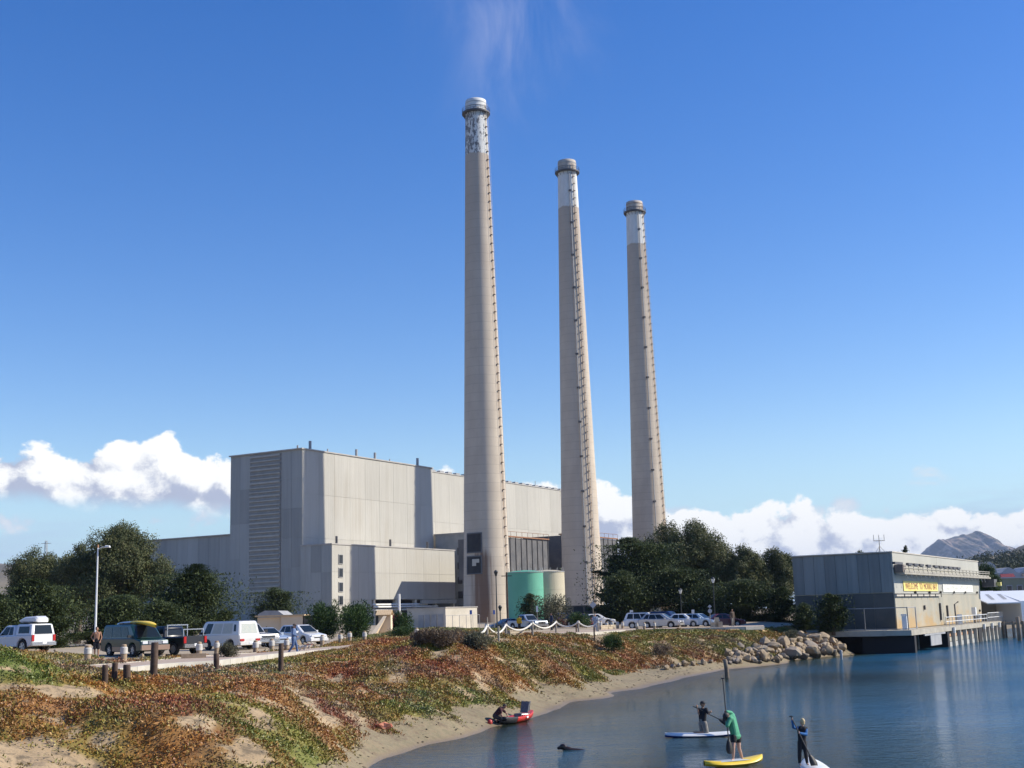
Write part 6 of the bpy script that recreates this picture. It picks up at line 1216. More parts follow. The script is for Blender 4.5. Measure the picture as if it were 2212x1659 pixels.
# lamp posts
p = aty(205, 1398, 108); p[2] = 3.05; zt = aty(212, 1183, 108)[2] - 3.05; xt = aty(212, 1183, 108)[0] - p[0]
o = thing('street_lamp', 'tall white street lamp in front of the big eucalyptus', 'street lamp', p); MB().tube([(0, 0, 0), (0, 0, zt)], 0.10, 10, 0.055).build('pole', 'lamp_white', o); MB().tube([(0, 0, zt * 0.985), (0.35, 0, zt + 0.04), (0.75, 0, zt + 0.05)], 0.035, 6).build('arm', 'lamp_white', o); auto_smooth(link('head', extrude_profile([(0.55, zt - 0.02), (1.05, zt - 0.02), (1.0, zt + 0.14), (0.65, zt + 0.18)], 0.14, 0.04), 'lamp_white', o)); MB().tube([(0, 0, zt), (0, 0, zt + 0.25)], 0.07, 8).build('photocell', 'orange_rust', o); MB().lathe([(0.22, -0.02), (0.22, 0.05), (0.13, 0.25)], n=12).build('base', 'lamp_white', o)
def lantern(label, px, ybase, ytop, Y, m='lamp_black'):
    p = aty(px, ybase, Y); p[2] = h1(p[0], p[1]); H_ = aty(px, ytop, Y)[2] - p[2]; o = thing('lantern_lamp', label, 'street lamp', p, 0, 'lantern lamps of the parking place')
    MB().lathe([(0.16, 0), (0.15, 0.5), (0.075, 0.6), (0.06, H_ - 0.75), (0.10, H_ - 0.7)], n=10).build('pole', m, o); MB().lathe([(0.10, H_ - 0.7), (0.24, H_ - 0.25), (0.23, H_ - 0.22)], n=8).build('globe', 'lamp_glass' if m == 'lamp_black' and px > 1300 else m, o); MB().lathe([(0.27, H_ - 0.24), (0.12, H_ - 0.07), (0.03, H_)], n=8).build('cap', m, o)
lantern('tall black lantern lamp in front of the left chimney foot', 1074, 1352, 1231, 150)
lantern('slim lantern lamp against the dark cypresses at right', 1545, 1345, 1246, 150); lantern('lantern lamp whose pale globe shows in the big cypress', 1473, 1345, 1270, 158); lantern('short black lamp right of the tall lantern lamp', 1081, 1345, 1307, 160)
p = aty(1097, 1345, 172); p[2] = 3.1; zt = aty(1096, 1236, 172)[2] - 3.1; o = thing('utility_pole', 'dark wooden utility pole beside the green tank', 'pole', p); MB().tube([(0, 0, -0.3), (0, 0, zt)], 0.16, 8, 0.12).build('shaft', 'post_brown', o); MB().box((0, 0, zt - 0.5), (1.4, 0.1, 0.1)).build('crossarm', 'post_brown', o)
# signs
def sign(label, px, ytop, ybot_plate, ybase, Y, m, kind='rect', wpx=9):
    p = aty(px, ybase, Y); p[2] = h1(p[0], p[1]); zt = aty(px, ytop, Y)[2] - p[2]; zb_ = aty(px, ybot_plate, Y)[2] - p[2]; w_ = wpx / FPX * Y; o = thing('road_sign', label, 'sign', p, 0)
    MB().tube([(0, 0, -0.2), (0, 0, zt - 0.05)], 0.035, 6).build('post', 'fence_post', o)
    if kind == 'diamond': MB().add([(0, -0.05, zt), (w_ / 2, -0.05, (zt + zb_) / 2), (0, -0.05, zb_), (-w_ / 2, -0.05, (zt + zb_) / 2), (0, -0.08, zt), (w_ / 2, -0.08, (zt + zb_) / 2), (0, -0.08, zb_), (-w_ / 2, -0.08, (zt + zb_) / 2)], [(0, 1, 2, 3), (7, 6, 5, 4), (0, 4, 5, 1), (1, 5, 6, 2), (2, 6, 7, 3), (3, 7, 4, 0)]).build('plate', m, o)
    else: MB().box((0, -0.06, (zt + zb_) / 2), (w_, 0.03, zt - zb_)).build('plate', m, o)
    return o
sign('blue and white sign in front of the pale yard wall', 1018, 1318, 1327, 1362, 132, 'sign_blue', wpx=5); sign('blue and white sign left of the tall lantern lamp', 1068, 1318, 1327, 1352, 148, 'sign_blue', wpx=4)
sign('white upright sign in front of the olive tree', 1161, 1309, 1322, 1345, 150, 'sign_white', wpx=4); sign('grey diamond sign seen from behind above the standing man', 1283, 1299, 1314, 1366, 132, 'sign_grey', 'diamond', 15)
sign('small white parking sign under the big cypress', 1365, 1318, 1327, 1345, 150, 'sign_white', wpx=7); sign('small white sign under the domed tree', 1498, 1317, 1325, 1345, 150, 'sign_white', wpx=6)
o = sign('pair of round and pointed grey signs before the cypresses', 1535, 1306, 1314, 1350, 134, 'sign_grey', 'diamond', 9); MB().lathe([(0.22, -0.02), (0.22, 0.02)], n=16).build('plate', 'sign_grey', o).matrix_local = Matrix.Translation((0, -0.06, aty(1535, 1320, 134)[2] - o.location.z)) @ Matrix.Rotation(math.pi / 2, 4, 'X')
# walls and low buildings behind the parking place
def wallbox(name, label, cat, x0, x1, Y0, Y1, z0, z1, m):
    o = thing(name, label, cat, (min(x0, x1), min(Y0, Y1), z0)); return o
p0, p1 = aty(1215, 1330, 176), aty(1400, 1330, 178); zt = aty(1300, 1309, 176)[2]
o = thing('yard_wall', 'long shade-toned wall behind the parked cars under the cypresses', 'wall', (p0[0], 176, 2.8)); L = p1[0] - p0[0]
for k in range(8): MB().box((L * (k + 0.5) / 8, 0, (zt - 2.8) / 2), (L / 8 - 0.04, 0.3, zt - 2.8)).build('panel', 'shaded_wall', o)  # the wall's shade is put into its dark colour
MB().box((L / 2, 0, zt - 2.8 + 0.08), (L + 0.2, 0.45, 0.14)).build('coping', 'shaded_wall', o)
p0, p1 = aty(1428, 1330, 195), aty(1466, 1330, 195); zt = aty(1440, 1297, 195)[2]; o = thing('pump_house', 'small cream building glimpsed between the cypress trunks', 'building', (p0[0], 195, 2.8), R(8)); MB().box(((p1[0] - p0[0]) / 2, 2, (zt - 3.6) / 2), (p1[0] - p0[0], 4, zt - 3.6)).build('wall', 'cream_wall', o); MB().add([(-0.3, -0.3, zt - 3.6), (3.0, -0.3, zt - 3.6), (3.0, 4.3, zt - 3.6), (-0.3, 4.3, zt - 3.6), (1.35, 1, zt - 2.7), (1.35, 3, zt - 2.7)], [(0, 1, 4), (1, 2, 5, 4), (2, 3, 5), (3, 0, 4, 5), (0, 3, 2, 1)]).build('roof', 'roof_tile', o)
# grey yard building left of the left chimney foot
pc = atz(963, 1362, 3.0); sC, tC = pc @ AU, pc @ AV; zt = aty(963, 1313, pc[1])[2]; sR = on_t(1031, 1340, tC) @ AU; tL = on_s(880, 1340, sC) @ AV
o = thing('yard_building', 'low grey concrete building with pale sunlit end below the left chimney', 'building', pc); P_(stbox(MB(), sC, sR, tL, tC, 2.7, zt), 'wall', 'concrete_pale', o); P_(stbox(MB(), sC - 0.1, sR + 0.1, tL - 0.1, tC + 0.1, zt, zt + 0.12), 'roof', 'roof_edge', o)
for k in range(4):
    t0 = tL + (tC - tL) * (0.30 + 0.17 * k); P_(stbox(MB(), sC - 0.08, sC - 0.01, t0, t0 + (tC - tL) * 0.13, 3.2, zt - 0.9), 'door', 'grey_steel', o)
# chain-link fence before it
fe = thing('chain_link_fence', 'chain-link fence posts before the pale yard building', 'fence', pc + AV * 2)
A_, B2 = on_t(963, 1362, tC + 2.0), on_t(1036, 1352, tC + 2.0)
for k in range(6):
    q = A_ + (B2 - A_) * k / 5; q[2] = 3.0; P_(MB().tube([q, q + [0, 0, 2.1]], 0.035, 5), 'post', 'grey_steel', fe)
P_(MB().tube([[*A_[:2], 5.08], [*B2[:2], 5.08]], 0.03, 5), 'rail', 'grey_steel', fe)
# gatehouse with tiled roof, cream wall, grey store
def tiles(parent, x0, x1, y0, z0, y1, z1, n, m): 
    for k in range(n): MB().box((0, 0, 0), ((x1 - x0) / n * 0.92, math.hypot(y1 - y0, z1 - z0), 0.09)).build('roof_tile', m, parent).matrix_local = Matrix.Translation((x0 + (x1 - x0) * (k + 0.5) / n, (y0 + y1) / 2, (z0 + z1) / 2)) @ Matrix.Rotation(math.atan2(z1 - z0, y1 - y0), 4, 'X')
Yg = 165.0; p0, p1 = aty(812, 1330, Yg), aty(845, 1330, Yg); w_ = p1[0] - p0[0]; ze = aty(820, 1329, Yg)[2] - 3; zr = aty(820, 1318, Yg)[2] - 3
o = thing('gatehouse', 'small cream gatehouse with sloping tan tile roof', 'building', (p0[0], Yg, 3)); MB().box((w_ * 0.55, 1.5, ze / 2), (w_ * 0.8, 2.4, ze)).build('wall', 'cream_wall', o); tiles(o, 0, w_, -0.3, ze, 1.5, zr, 8, 'roof_tile'); tiles(o, 0, w_, 1.5, zr, 3.3, ze, 8, 'roof_tile')
MB().add([(w_ * 0.5, -0.4, ze * 0.95), (w_ * 0.72, -0.4, ze * 0.95), (w_ * 0.1, -2.5, 0), (-w_ * 0.2, -2.5, 0), (w_ * 0.5, 0, ze * 0.95), (w_ * 0.72, 0, ze * 0.95), (w_ * 0.1, 0, 0), (-w_ * 0.2, 0, 0)], [(0, 3, 2, 1), (4, 5, 6, 7), (0, 1, 5, 4), (1, 2, 6, 5), (2, 3, 7, 6), (3, 0, 4, 7)]).build('buttress', 'cream_wall', o)
Yc = 175.0; p0, p1, p2 = aty(556, 1350, Yc), aty(608, 1350, Yc), aty(655, 1350, Yc); z1_, z2_ = aty(580, 1334, Yc)[2] - 3, aty(630, 1331, Yc)[2] - 3
o = thing('cream_building', 'low cream building with flat tan roof behind the camper van', 'building', (p0[0], Yc, 3)); MB().box(((p1[0] - p0[0]) / 2, 2, z1_ / 2), (p1[0] - p0[0], 4, z1_)).build('wall', 'cream_wall', o); MB().box(((p1[0] + p2[0]) / 2 - p0[0], 1.8, z2_ / 2), (p2[0] - p1[0] - 0.05, 4.4, z2_)).build('wall', 'cream_wall', o); MB().box(((p2[0] - p0[0]) / 2, 1.9, z2_ + 0.1), (p2[0] - p0[0] + 0.5, 4.9, 0.2)).build('roof', 'roof_tile', o); MB().box((p2[0] - p0[0] + 2.2, 1.4, z2_ / 2), (4.2, 3.4, z2_)).build('shaded_wing', 'shaded_wall', o)  # wing gets a dark wall colour in place of shade
Ys = 188.0; q = [aty(*a, Ys) for a in ((557, 1342), (557, 1327), (572, 1319), (600, 1319), (614, 1329), (614, 1342))]
o = thing('grey_store', 'grey metal store roof behind the cream building', 'building', (q[0][0], Ys, 3)); n = len(q); MB().add([(a[0] - q[0][0], 0, (a[2] - 3) if i not in (0, 5) else 0) for i, a in enumerate(q)] + [(a[0] - q[0][0], 8, (a[2] - 3) if i not in (0, 5) else 0) for i, a in enumerate(q)], [tuple(range(n - 1, -1, -1)), tuple(range(n, 2 * n))] + [(i, (i + 1) % n, n + (i + 1) % n, n + i) for i in range(n)]).build('shell', 'grey_steel', o); MB().box((0, -0.1, 0.8), (0.4, 0.1, 1.6)).build('door', 'dark_steel', o)
# red crane truck
Yk = 215.0; p0, p1 = aty(845, 1322, Yk), aty(880, 1322, Yk); w_ = p1[0] - p0[0]; o = thing('crane_truck', 'dark red truck with upright white boom in the plant yard', 'truck', (p0[0], Yk, 3)); MB().box((w_ * 0.3, 0, 1.6), (w_ * 0.42, 2.2, 2.0)).build('cab', 'crane_red', o); MB().box((w_ * 0.6, 0, 1.0), (w_ * 0.8, 2.2, 0.9)).build('bed', 'crane_red', o); MB().tube([(w_ * 0.5, 0, 1.2), (w_ * 0.5, 0, aty(862, 1283, Yk)[2] - 3)], 0.22, 8).build('boom', 'white_paint', o); MB().tube([(w_ * 0.5, 0, 3.4), (w_ * 0.75, 0, 1.5)], 0.12, 6).build('stay', 'white_paint', o)
for xx in (0.15, 0.6, 0.85):
    for yy in (-0.9, 0.9): wheel(o, w_ * xx, yy, 0.5, 0.3, 'dark')
# stone wall pieces at the walk
def stonewall(label, x0, y0, x1, y1, hpx, n):
    A, B = ground(x0, y0), ground(x1, y1); d = B - A; L = np.hypot(*d[:2]); hh = hpx / FPX * A[1]; o = thing('stone_wall', label, 'wall', A, math.atan2(d[1], d[0])); g = random.Random(n)
    for r_ in range(3):
        x = 0.0
        while x < L - 0.05:
            w2 = min(g.uniform(0.35, 0.8), L - x); MB().box((x + w2 / 2, g.uniform(-0.03, 0.03), hh * (r_ + 0.5) / 3 - 0.03), (w2 - 0.025, 0.5, hh / 3 - 0.02)).build('stone', 'stone_block', o); x += w2
    return o
stonewall('low stone wall right of the rope fence', 1294, 1361.5, 1325, 1360, 11, 3); stonewall('squat stone wall end behind the rope fence', 1097, 1372, 1128, 1371, 11, 4)
for k, (px, py, hh, lab) in enumerate(((1540, 1355, 10, 'squared sandstone block before the pale blue car'), (1549, 1354.5, 20, 'tall upright sandstone pillar at the end of the walk'), (1556, 1354.5, 11, 'short pale stone right of the sandstone pillar'))):
    p = ground(px, py); s_ = FPX / p[1]; tag(MB().box((0, 0, hh / s_ / 2), (9 / s_, 0.4, hh / s_)).build('sandstone_block', 'stone_block', None, False, p), lab, 'block')
# --- rocks
m, b = principled('granite'); n1 = noise(objco(), 1.6, 6, 0.62); n2 = noise(objco(), 7.0, 4, 0.6); r = objrand()
c = mixc(n1.step(0.3, 0.7), (0.285, 0.21, 0.13), (0.40, 0.31, 0.20)); c = mixc(n2.step(0.52, 0.75) * 0.5, c, (0.23, 0.19, 0.15)); c = mixc((r - 0.6).step(0.0, 0.3) * 0.7, c, (0.27, 0.235, 0.20)); x, y, z = sep(worldco()); c = mixc((0.42 + n1 * 0.3 - z).step(0.0, 0.25) * 0.85, c, (0.075, 0.062, 0.042)); put(c, b.inputs['Base Color']); b.inputs['Roughness'].default_value = 0.9; bump(b, n1 * 0.6 + n2 * 0.4, 0.5, 0.08)
ROCK = []
for k in range(9):
    bm = bmesh.new(); bmesh.ops.create_icosphere(bm, subdivisions=3, radius=1.0); g = np.random.default_rng(200 + k); pl = unit(g.normal(0, 1, (9, 3))); dd = g.uniform(0.42, 0.85, 9); co = np.array([v.co[:] for v in bm.verts])
    for q, d_ in zip(pl, dd):
        s_ = co @ q; ov = np.maximum(s_ - d_, 0); co = co - q * (ov * 0.9)[:, None]
    co = co * (1 + (fbm(co[:, 0] * 2 + k * 7, co[:, 1] * 2, co[:, 2] * 2, 3) - 0.5)[:, None] * 0.42)
    for v, q in zip(bm.verts, co): v.co = q
    me = bpy.data.meshes.new('boulder'); bm.to_mesh(me); bm.free(); me.materials.append(MATS['granite']); me.shade_smooth(); me.set_sharp_from_angle(angle=R(22)); ROCK.append(me)
def rock(p, r_, label, group=None, sq=(1, 0.9, 0.75), name='boulder', sink=0.12):
    g = random.Random(int(p[0] * 131 + p[1] * 17 + r_ * 999)); o = link(name, ROCK[g.randrange(9)], None, None, False, (p[0], p[1], p[2] + r_ * (sq[2] - sink * 1.2) * 0.8)); o.scale = tuple(r_ * q * g.uniform(0.85, 1.15) for q in sq); o.rotation_euler = (g.uniform(-0.5, 0.5), g.uniform(-0.5, 0.5), g.uniform(0, 6.28)); return tag(o, label, 'rock', group)
def near_rock(px, py, wpx, label, sq=(1, 0.9, 0.75), group=None): p = ground(px, py); return rock(p, wpx / FPX * p[1] / 2, label, group, sq)
near_rock(305, 1422, 15, 'pale orange boulder in front of the green minivan nose', (0.8, 0.8, 1.0)); near_rock(350, 1421, 22, 'grey-green boulder behind the tall brown post', (1, 0.8, 0.5)); near_rock(190, 1404, 20, 'pale boulder behind the bollard by the bare-chested man'); near_rock(120, 1409, 12, 'small pale boulder behind the far-left pickup'); near_rock(646, 1396, 20, 'dark green boulder between the walking man and the hatchback', (1, 0.8, 0.9)); near_rock(660, 1394, 10, 'small brown rock right of the dark boulder'); near_rock(679, 1395, 12, 'flat pale rock by the hatchback bumper', (1, 0.8, 0.3))
p = ground(418, 1424); tag(MB().box((0, 0, 0.12), (1.3, 0.35, 0.34), 0.25).build('squared_log', 'bollard_wood', None, False, p), 'squared pale log at the edge of the walk', 'log'); near_rock(406, 1424, 10, 'brown rock at the left end of the squared log')
near_rock(990, 1522, 13, 'white driftwood-like stone at the foot of the dune', (1.3, 0.5, 0.3)); near_rock(881, 1565, 9, 'pale tan stone alone on the beach', (1, 0.8, 0.6))
for k, (px, py, w_, lab) in enumerate(((1481, 1440, 20, 'largest pale stone at the foot of the bank'), (1498, 1438, 14, 'pale stone right of the largest one at the bank foot'), (1466, 1441, 12, 'pale stone left of the largest one at the bank foot'), (1518, 1436, 16, 'angular pale stone under the dark hollow in the bank'), (1452, 1443, 12, 'tan stone half buried at the beach edge'), (1440, 1446, 16, 'flat tan stone on the upper beach'), (1535, 1432, 12, 'small tan stone near the right end of the beach'), (1420, 1444, 9, 'small tan stone where the green slope meets the beach'))): near_rock(px, py, w_, lab, (1, 0.8, 0.9))
near_rock(1572, 1418, 20, 'dark stone in the hollow of the bank', (0.8, 0.8, 1.2))
# riprap: every boulder its own object
g = np.random.default_rng(5); placed = []
BIG = [(1713, 1425, 38), (1693, 1398, 40), (1712, 1392, 30), (1651, 1428, 32), (1655, 1395, 34), (1672, 1407, 40), (1700, 1410, 26), (1752, 1403, 34), (1763, 1388, 36), (1780, 1385, 34), (1758, 1420, 44), (1786, 1412, 30), (1800, 1394, 30), (1818, 1404, 30), (1835, 1394, 36), (1826, 1378, 36), (1630, 1432, 22), (1612, 1428, 26), (1595, 1424, 30), (1742, 1392, 26), (1732, 1380, 26), (1722, 1412, 26), (1735, 1424, 30), (1800, 1416, 26), (1847, 1402, 24), (1862, 1400, 20), (1875, 1400, 16), (1888, 1403, 12), (1640, 1408, 26), (1618, 1410, 22), (1667, 1428, 22), (1680, 1432, 26), (1780, 1400, 26), (1812, 1384, 22), (1845, 1386, 22), (1790, 1374, 18), (1772, 1372, 18), (1600, 1400, 20), (1585, 1410, 18)]
ORD = ('first', 'second', 'third', 'fourth', 'fifth', 'sixth', 'seventh', 'eighth', 'ninth', 'tenth', 'eleventh', 'twelfth', 'thirteenth', 'fourteenth', 'fifteenth', 'sixteenth')
rowsB = {'waterline': [], 'middle': [], 'top': []}
for k, (px, py, w_) in enumerate(BIG):
    dyl = np.interp(px, [1575, 1660, 1700, 1800, 1895], [1436, 1434, 1426, 1416, 1402]) - py
    if k not in (0, 3): rowsB['waterline' if dyl < 10 else 'middle' if dyl < 26 else 'top'].append((px, py, w_))
for nm_, rw in rowsB.items():
    for i_, (px, py, w_) in enumerate(sorted(rw)): near_rock(px, py, w_ * 0.84, ORD[i_] + ' large boulder from the left in the ' + nm_ + ' row of the riprap', (1, 0.85, 0.85), 'riprap boulders')
near_rock(*BIG[0], 'great round pale boulder at the waterline of the riprap', (1, 0.85, 0.95)); near_rock(*BIG[3], 'big grey-brown boulder at the left waterline of the riprap', (1, 0.85, 0.95))
for k in range(230):
    px = g.uniform(1572, 1900); ylo = np.interp(px, [1575, 1660, 1700, 1800, 1895], [1436, 1434, 1426, 1416, 1402]); yhi = np.interp(px, [1575, 1640, 1700, 1800, 1850, 1895], [1415, 1392, 1380, 1372, 1380, 1398]); py = g.uniform(yhi, ylo); near_rock(px, py, g.uniform(8, 22), 'smaller boulder filling the riprap slope left of the intake house', (1, 0.85, 0.8), 'small riprap stones')
# stones and weed wrack on the beach: past counting
g = np.random.default_rng(9); Vs = []; Fs = []; k_ = 0
XY = []
while len(XY) < 11000:
    x_, y_ = g.uniform(-12, 34), g.uniform(34, 110); 
    XY.append((x_, y_))
XY = np.array(XY); zb_ = hraw(XY[:, 0], XY[:, 1]); ok = (zb_ > 0.10) & (zb_ < 0.75) & (fbm(XY[:, 0] * 0.5, XY[:, 1] * 0.5, 13.0, 3) > 0.44); XY = XY[ok]; zz_ = height(XY[:, 0], XY[:, 1])
for (x_, y_), z_ in zip(XY, zz_):
    s_ = g.uniform(0.03, 0.11); a = g.uniform(0, 6.28, 5); q = [(x_ + math.cos(t) * s_ * g.uniform(0.6, 1.8), y_ + math.sin(t) * s_, z_ + 0.01) for t in np.sort(a)]; b0 = len(Vs); Vs += q + [(x_, y_, z_ + s_ * 0.6)]; Fs += [(b0 + i, b0 + (i + 1) % 5, b0 + 5) for i in range(5)]
mat('wrack', (0.055, 0.042, 0.025), 0.9, (0.12, 0.095, 0.06), 0.8)
tag(MB().add(Vs, Fs).build('beach_wrack', 'wrack'), 'dark scraps of seaweed and pebbles strewn on the beach', 'seaweed', kind='stuff')
p = ground(826, 1576); o = thing('litter_bag', 'crumpled orange bag lying on the beach', 'bag', p); bm = bmesh.new(); bmesh.ops.create_icosphere(bm, subdivisions=2, radius=0.22)
for v in bm.verts: v.co = Vector((v.co.x * 1.5, v.co.y, v.co.z * 0.6 + 0.1)) * (1 + 0.35 * math.sin(v.co.x * 23 + v.co.y * 31 + v.co.z * 17))
me = bpy.data.meshes.new('sack'); bm.to_mesh(me); bm.free(); mat('orange_cloth', (0.62, 0.20, 0.10), 0.7, (0.72, 0.32, 0.20), 6.0); link('sack', me, 'orange_cloth', o); MB().tube([(0.2, 0, 0.15), (0.34, 0.05, 0.2), (0.4, 0, 0.08)], 0.03, 5).build('knot', 'orange_cloth', o)
# ================================================================== people and animals
def skin(name, c): 
    m, b = principled(name); n = noise(objco(), 9.0, 3, 0.5); put(mixc(n, c, tuple(v * 0.88 for v in c)), b.inputs['Base Color']); b.inputs['Roughness'].default_value = 0.55
def cloth(name, c, s_=7.0):
    m, b = principled(name); n = noise(objco(), s_, 4, 0.6); put(mixc(n.step(0.3, 0.7), c, tuple(v * 0.72 for v in c)), b.inputs['Base Color']); b.inputs['Roughness'].default_value = 0.85; bump(b, n, 0.4, 0.02)
skin('skin_tan', (0.42, 0.22, 0.13)); skin('skin_fair', (0.52, 0.31, 0.22)); skin('skin_red', (0.40, 0.19, 0.13))
for nm, c_ in (('cloth_black', (0.014, 0.014, 0.018)), ('cloth_charcoal', (0.035, 0.035, 0.04)), ('cloth_grey', (0.25, 0.23, 0.20)), ('cloth_mint', (0.09, 0.38, 0.22)), ('cloth_blue', (0.02, 0.13, 0.36)), ('cloth_denim', (0.09, 0.15, 0.30)), ('cloth_navy', (0.02, 0.03, 0.07)), ('cloth_shirtblue', (0.13, 0.20, 0.36)), ('cloth_yellow', (0.68, 0.42, 0.02)), ('cloth_maroon', (0.06, 0.012, 0.018)), ('cloth_paleblue', (0.30, 0.36, 0.46)), ('cloth_brown', (0.10, 0.07, 0.05))): cloth(nm, c_)
mat('hair_dark', (0.025, 0.016, 0.012), 0.6, (0.045, 0.03, 0.02), 12.0); mat('hair_blond', (0.50, 0.36, 0.17), 0.6, (0.60, 0.46, 0.25), 12.0); mat('hair_grey', (0.35, 0.32, 0.28), 0.6); mat('shoe_white', (0.72, 0.71, 0.68), 0.6); mat('eye_dark', (0.02, 0.015, 0.012), 0.3); mat('lip', (0.30, 0.10, 0.08), 0.5); mat('fur_white', (0.66, 0.58, 0.48), 0.9, (0.55, 0.44, 0.33), 8.0); mat('fur_dark', (0.022, 0.013, 0.010), 0.35, (0.04, 0.024, 0.018), 5.0)
def capsule(mb, p0, r0, p1, r1, n=10):
    p0, p1 = Vector(p0), Vector(p1); d = p1 - p0; L = max(d.length, 1e-4); d = d / L; pts = []; rs = []
    for t in (-0.98, -0.85, -0.6, -0.3): pts.append(p0 + d * (r0 * t)); rs.append(r0 * math.sqrt(1 - t * t))
    pts.append(p0); rs.append(r0); pts.append(p1); rs.append(r1)
    for t in (0.3, 0.6, 0.85, 0.98): pts.append(p1 + d * (r1 * t)); rs.append(r1 * math.sqrt(1 - t * t))
    mb.tube(pts, rs, n)
def ellipsoid(mb, c, r, M=None, n=12):
    vs = []; fs = []; k = 8
    for i in range(k + 1):
        a = math.pi * i / k
        for j in range(n):
            b_ = 2 * math.pi * j / n; q = Vector((r[0] * math.sin(a) * math.cos(b_), r[1] * math.sin(a) * math.sin(b_), r[2] * math.cos(a)))
            if M is not None: q = M @ q
            vs.append(q + Vector(c))
    for i in range(k): fs += [(i * n + j, (i + 1) * n + j, (i + 1) * n + (j + 1) % n, i * n + (j + 1) % n) for j in range(n)]
    mb.add(vs, fs)
def fuse(mb, name, m, parent, voxel=0.016, smooth=3):
    """one continuous skin over the overlapping limbs"""
    me = bpy.data.meshes.new(name); me.from_pydata(mb.v, [], mb.f); o = bpy.data.objects.new(name, me); col.objects.link(o)
    r = o.modifiers.new('r', 'REMESH'); r.mode = 'VOXEL'; r.voxel_size = voxel; s_ = o.modifiers.new('s', 'SMOOTH'); s_.iterations = smooth; s_.factor = 0.5
    bpy.context.view_layer.update(); me2 = bpy.data.meshes.new_from_object(o.evaluated_get(bpy.context.evaluated_depsgraph_get())); bpy.data.objects.remove(o); me2.name = name
    me2.materials.clear(); return link(name, me2, m, parent, True)
def mid(a, b_, t=0.5): return tuple(np.array(a) * (1 - t) + np.array(b_) * t)
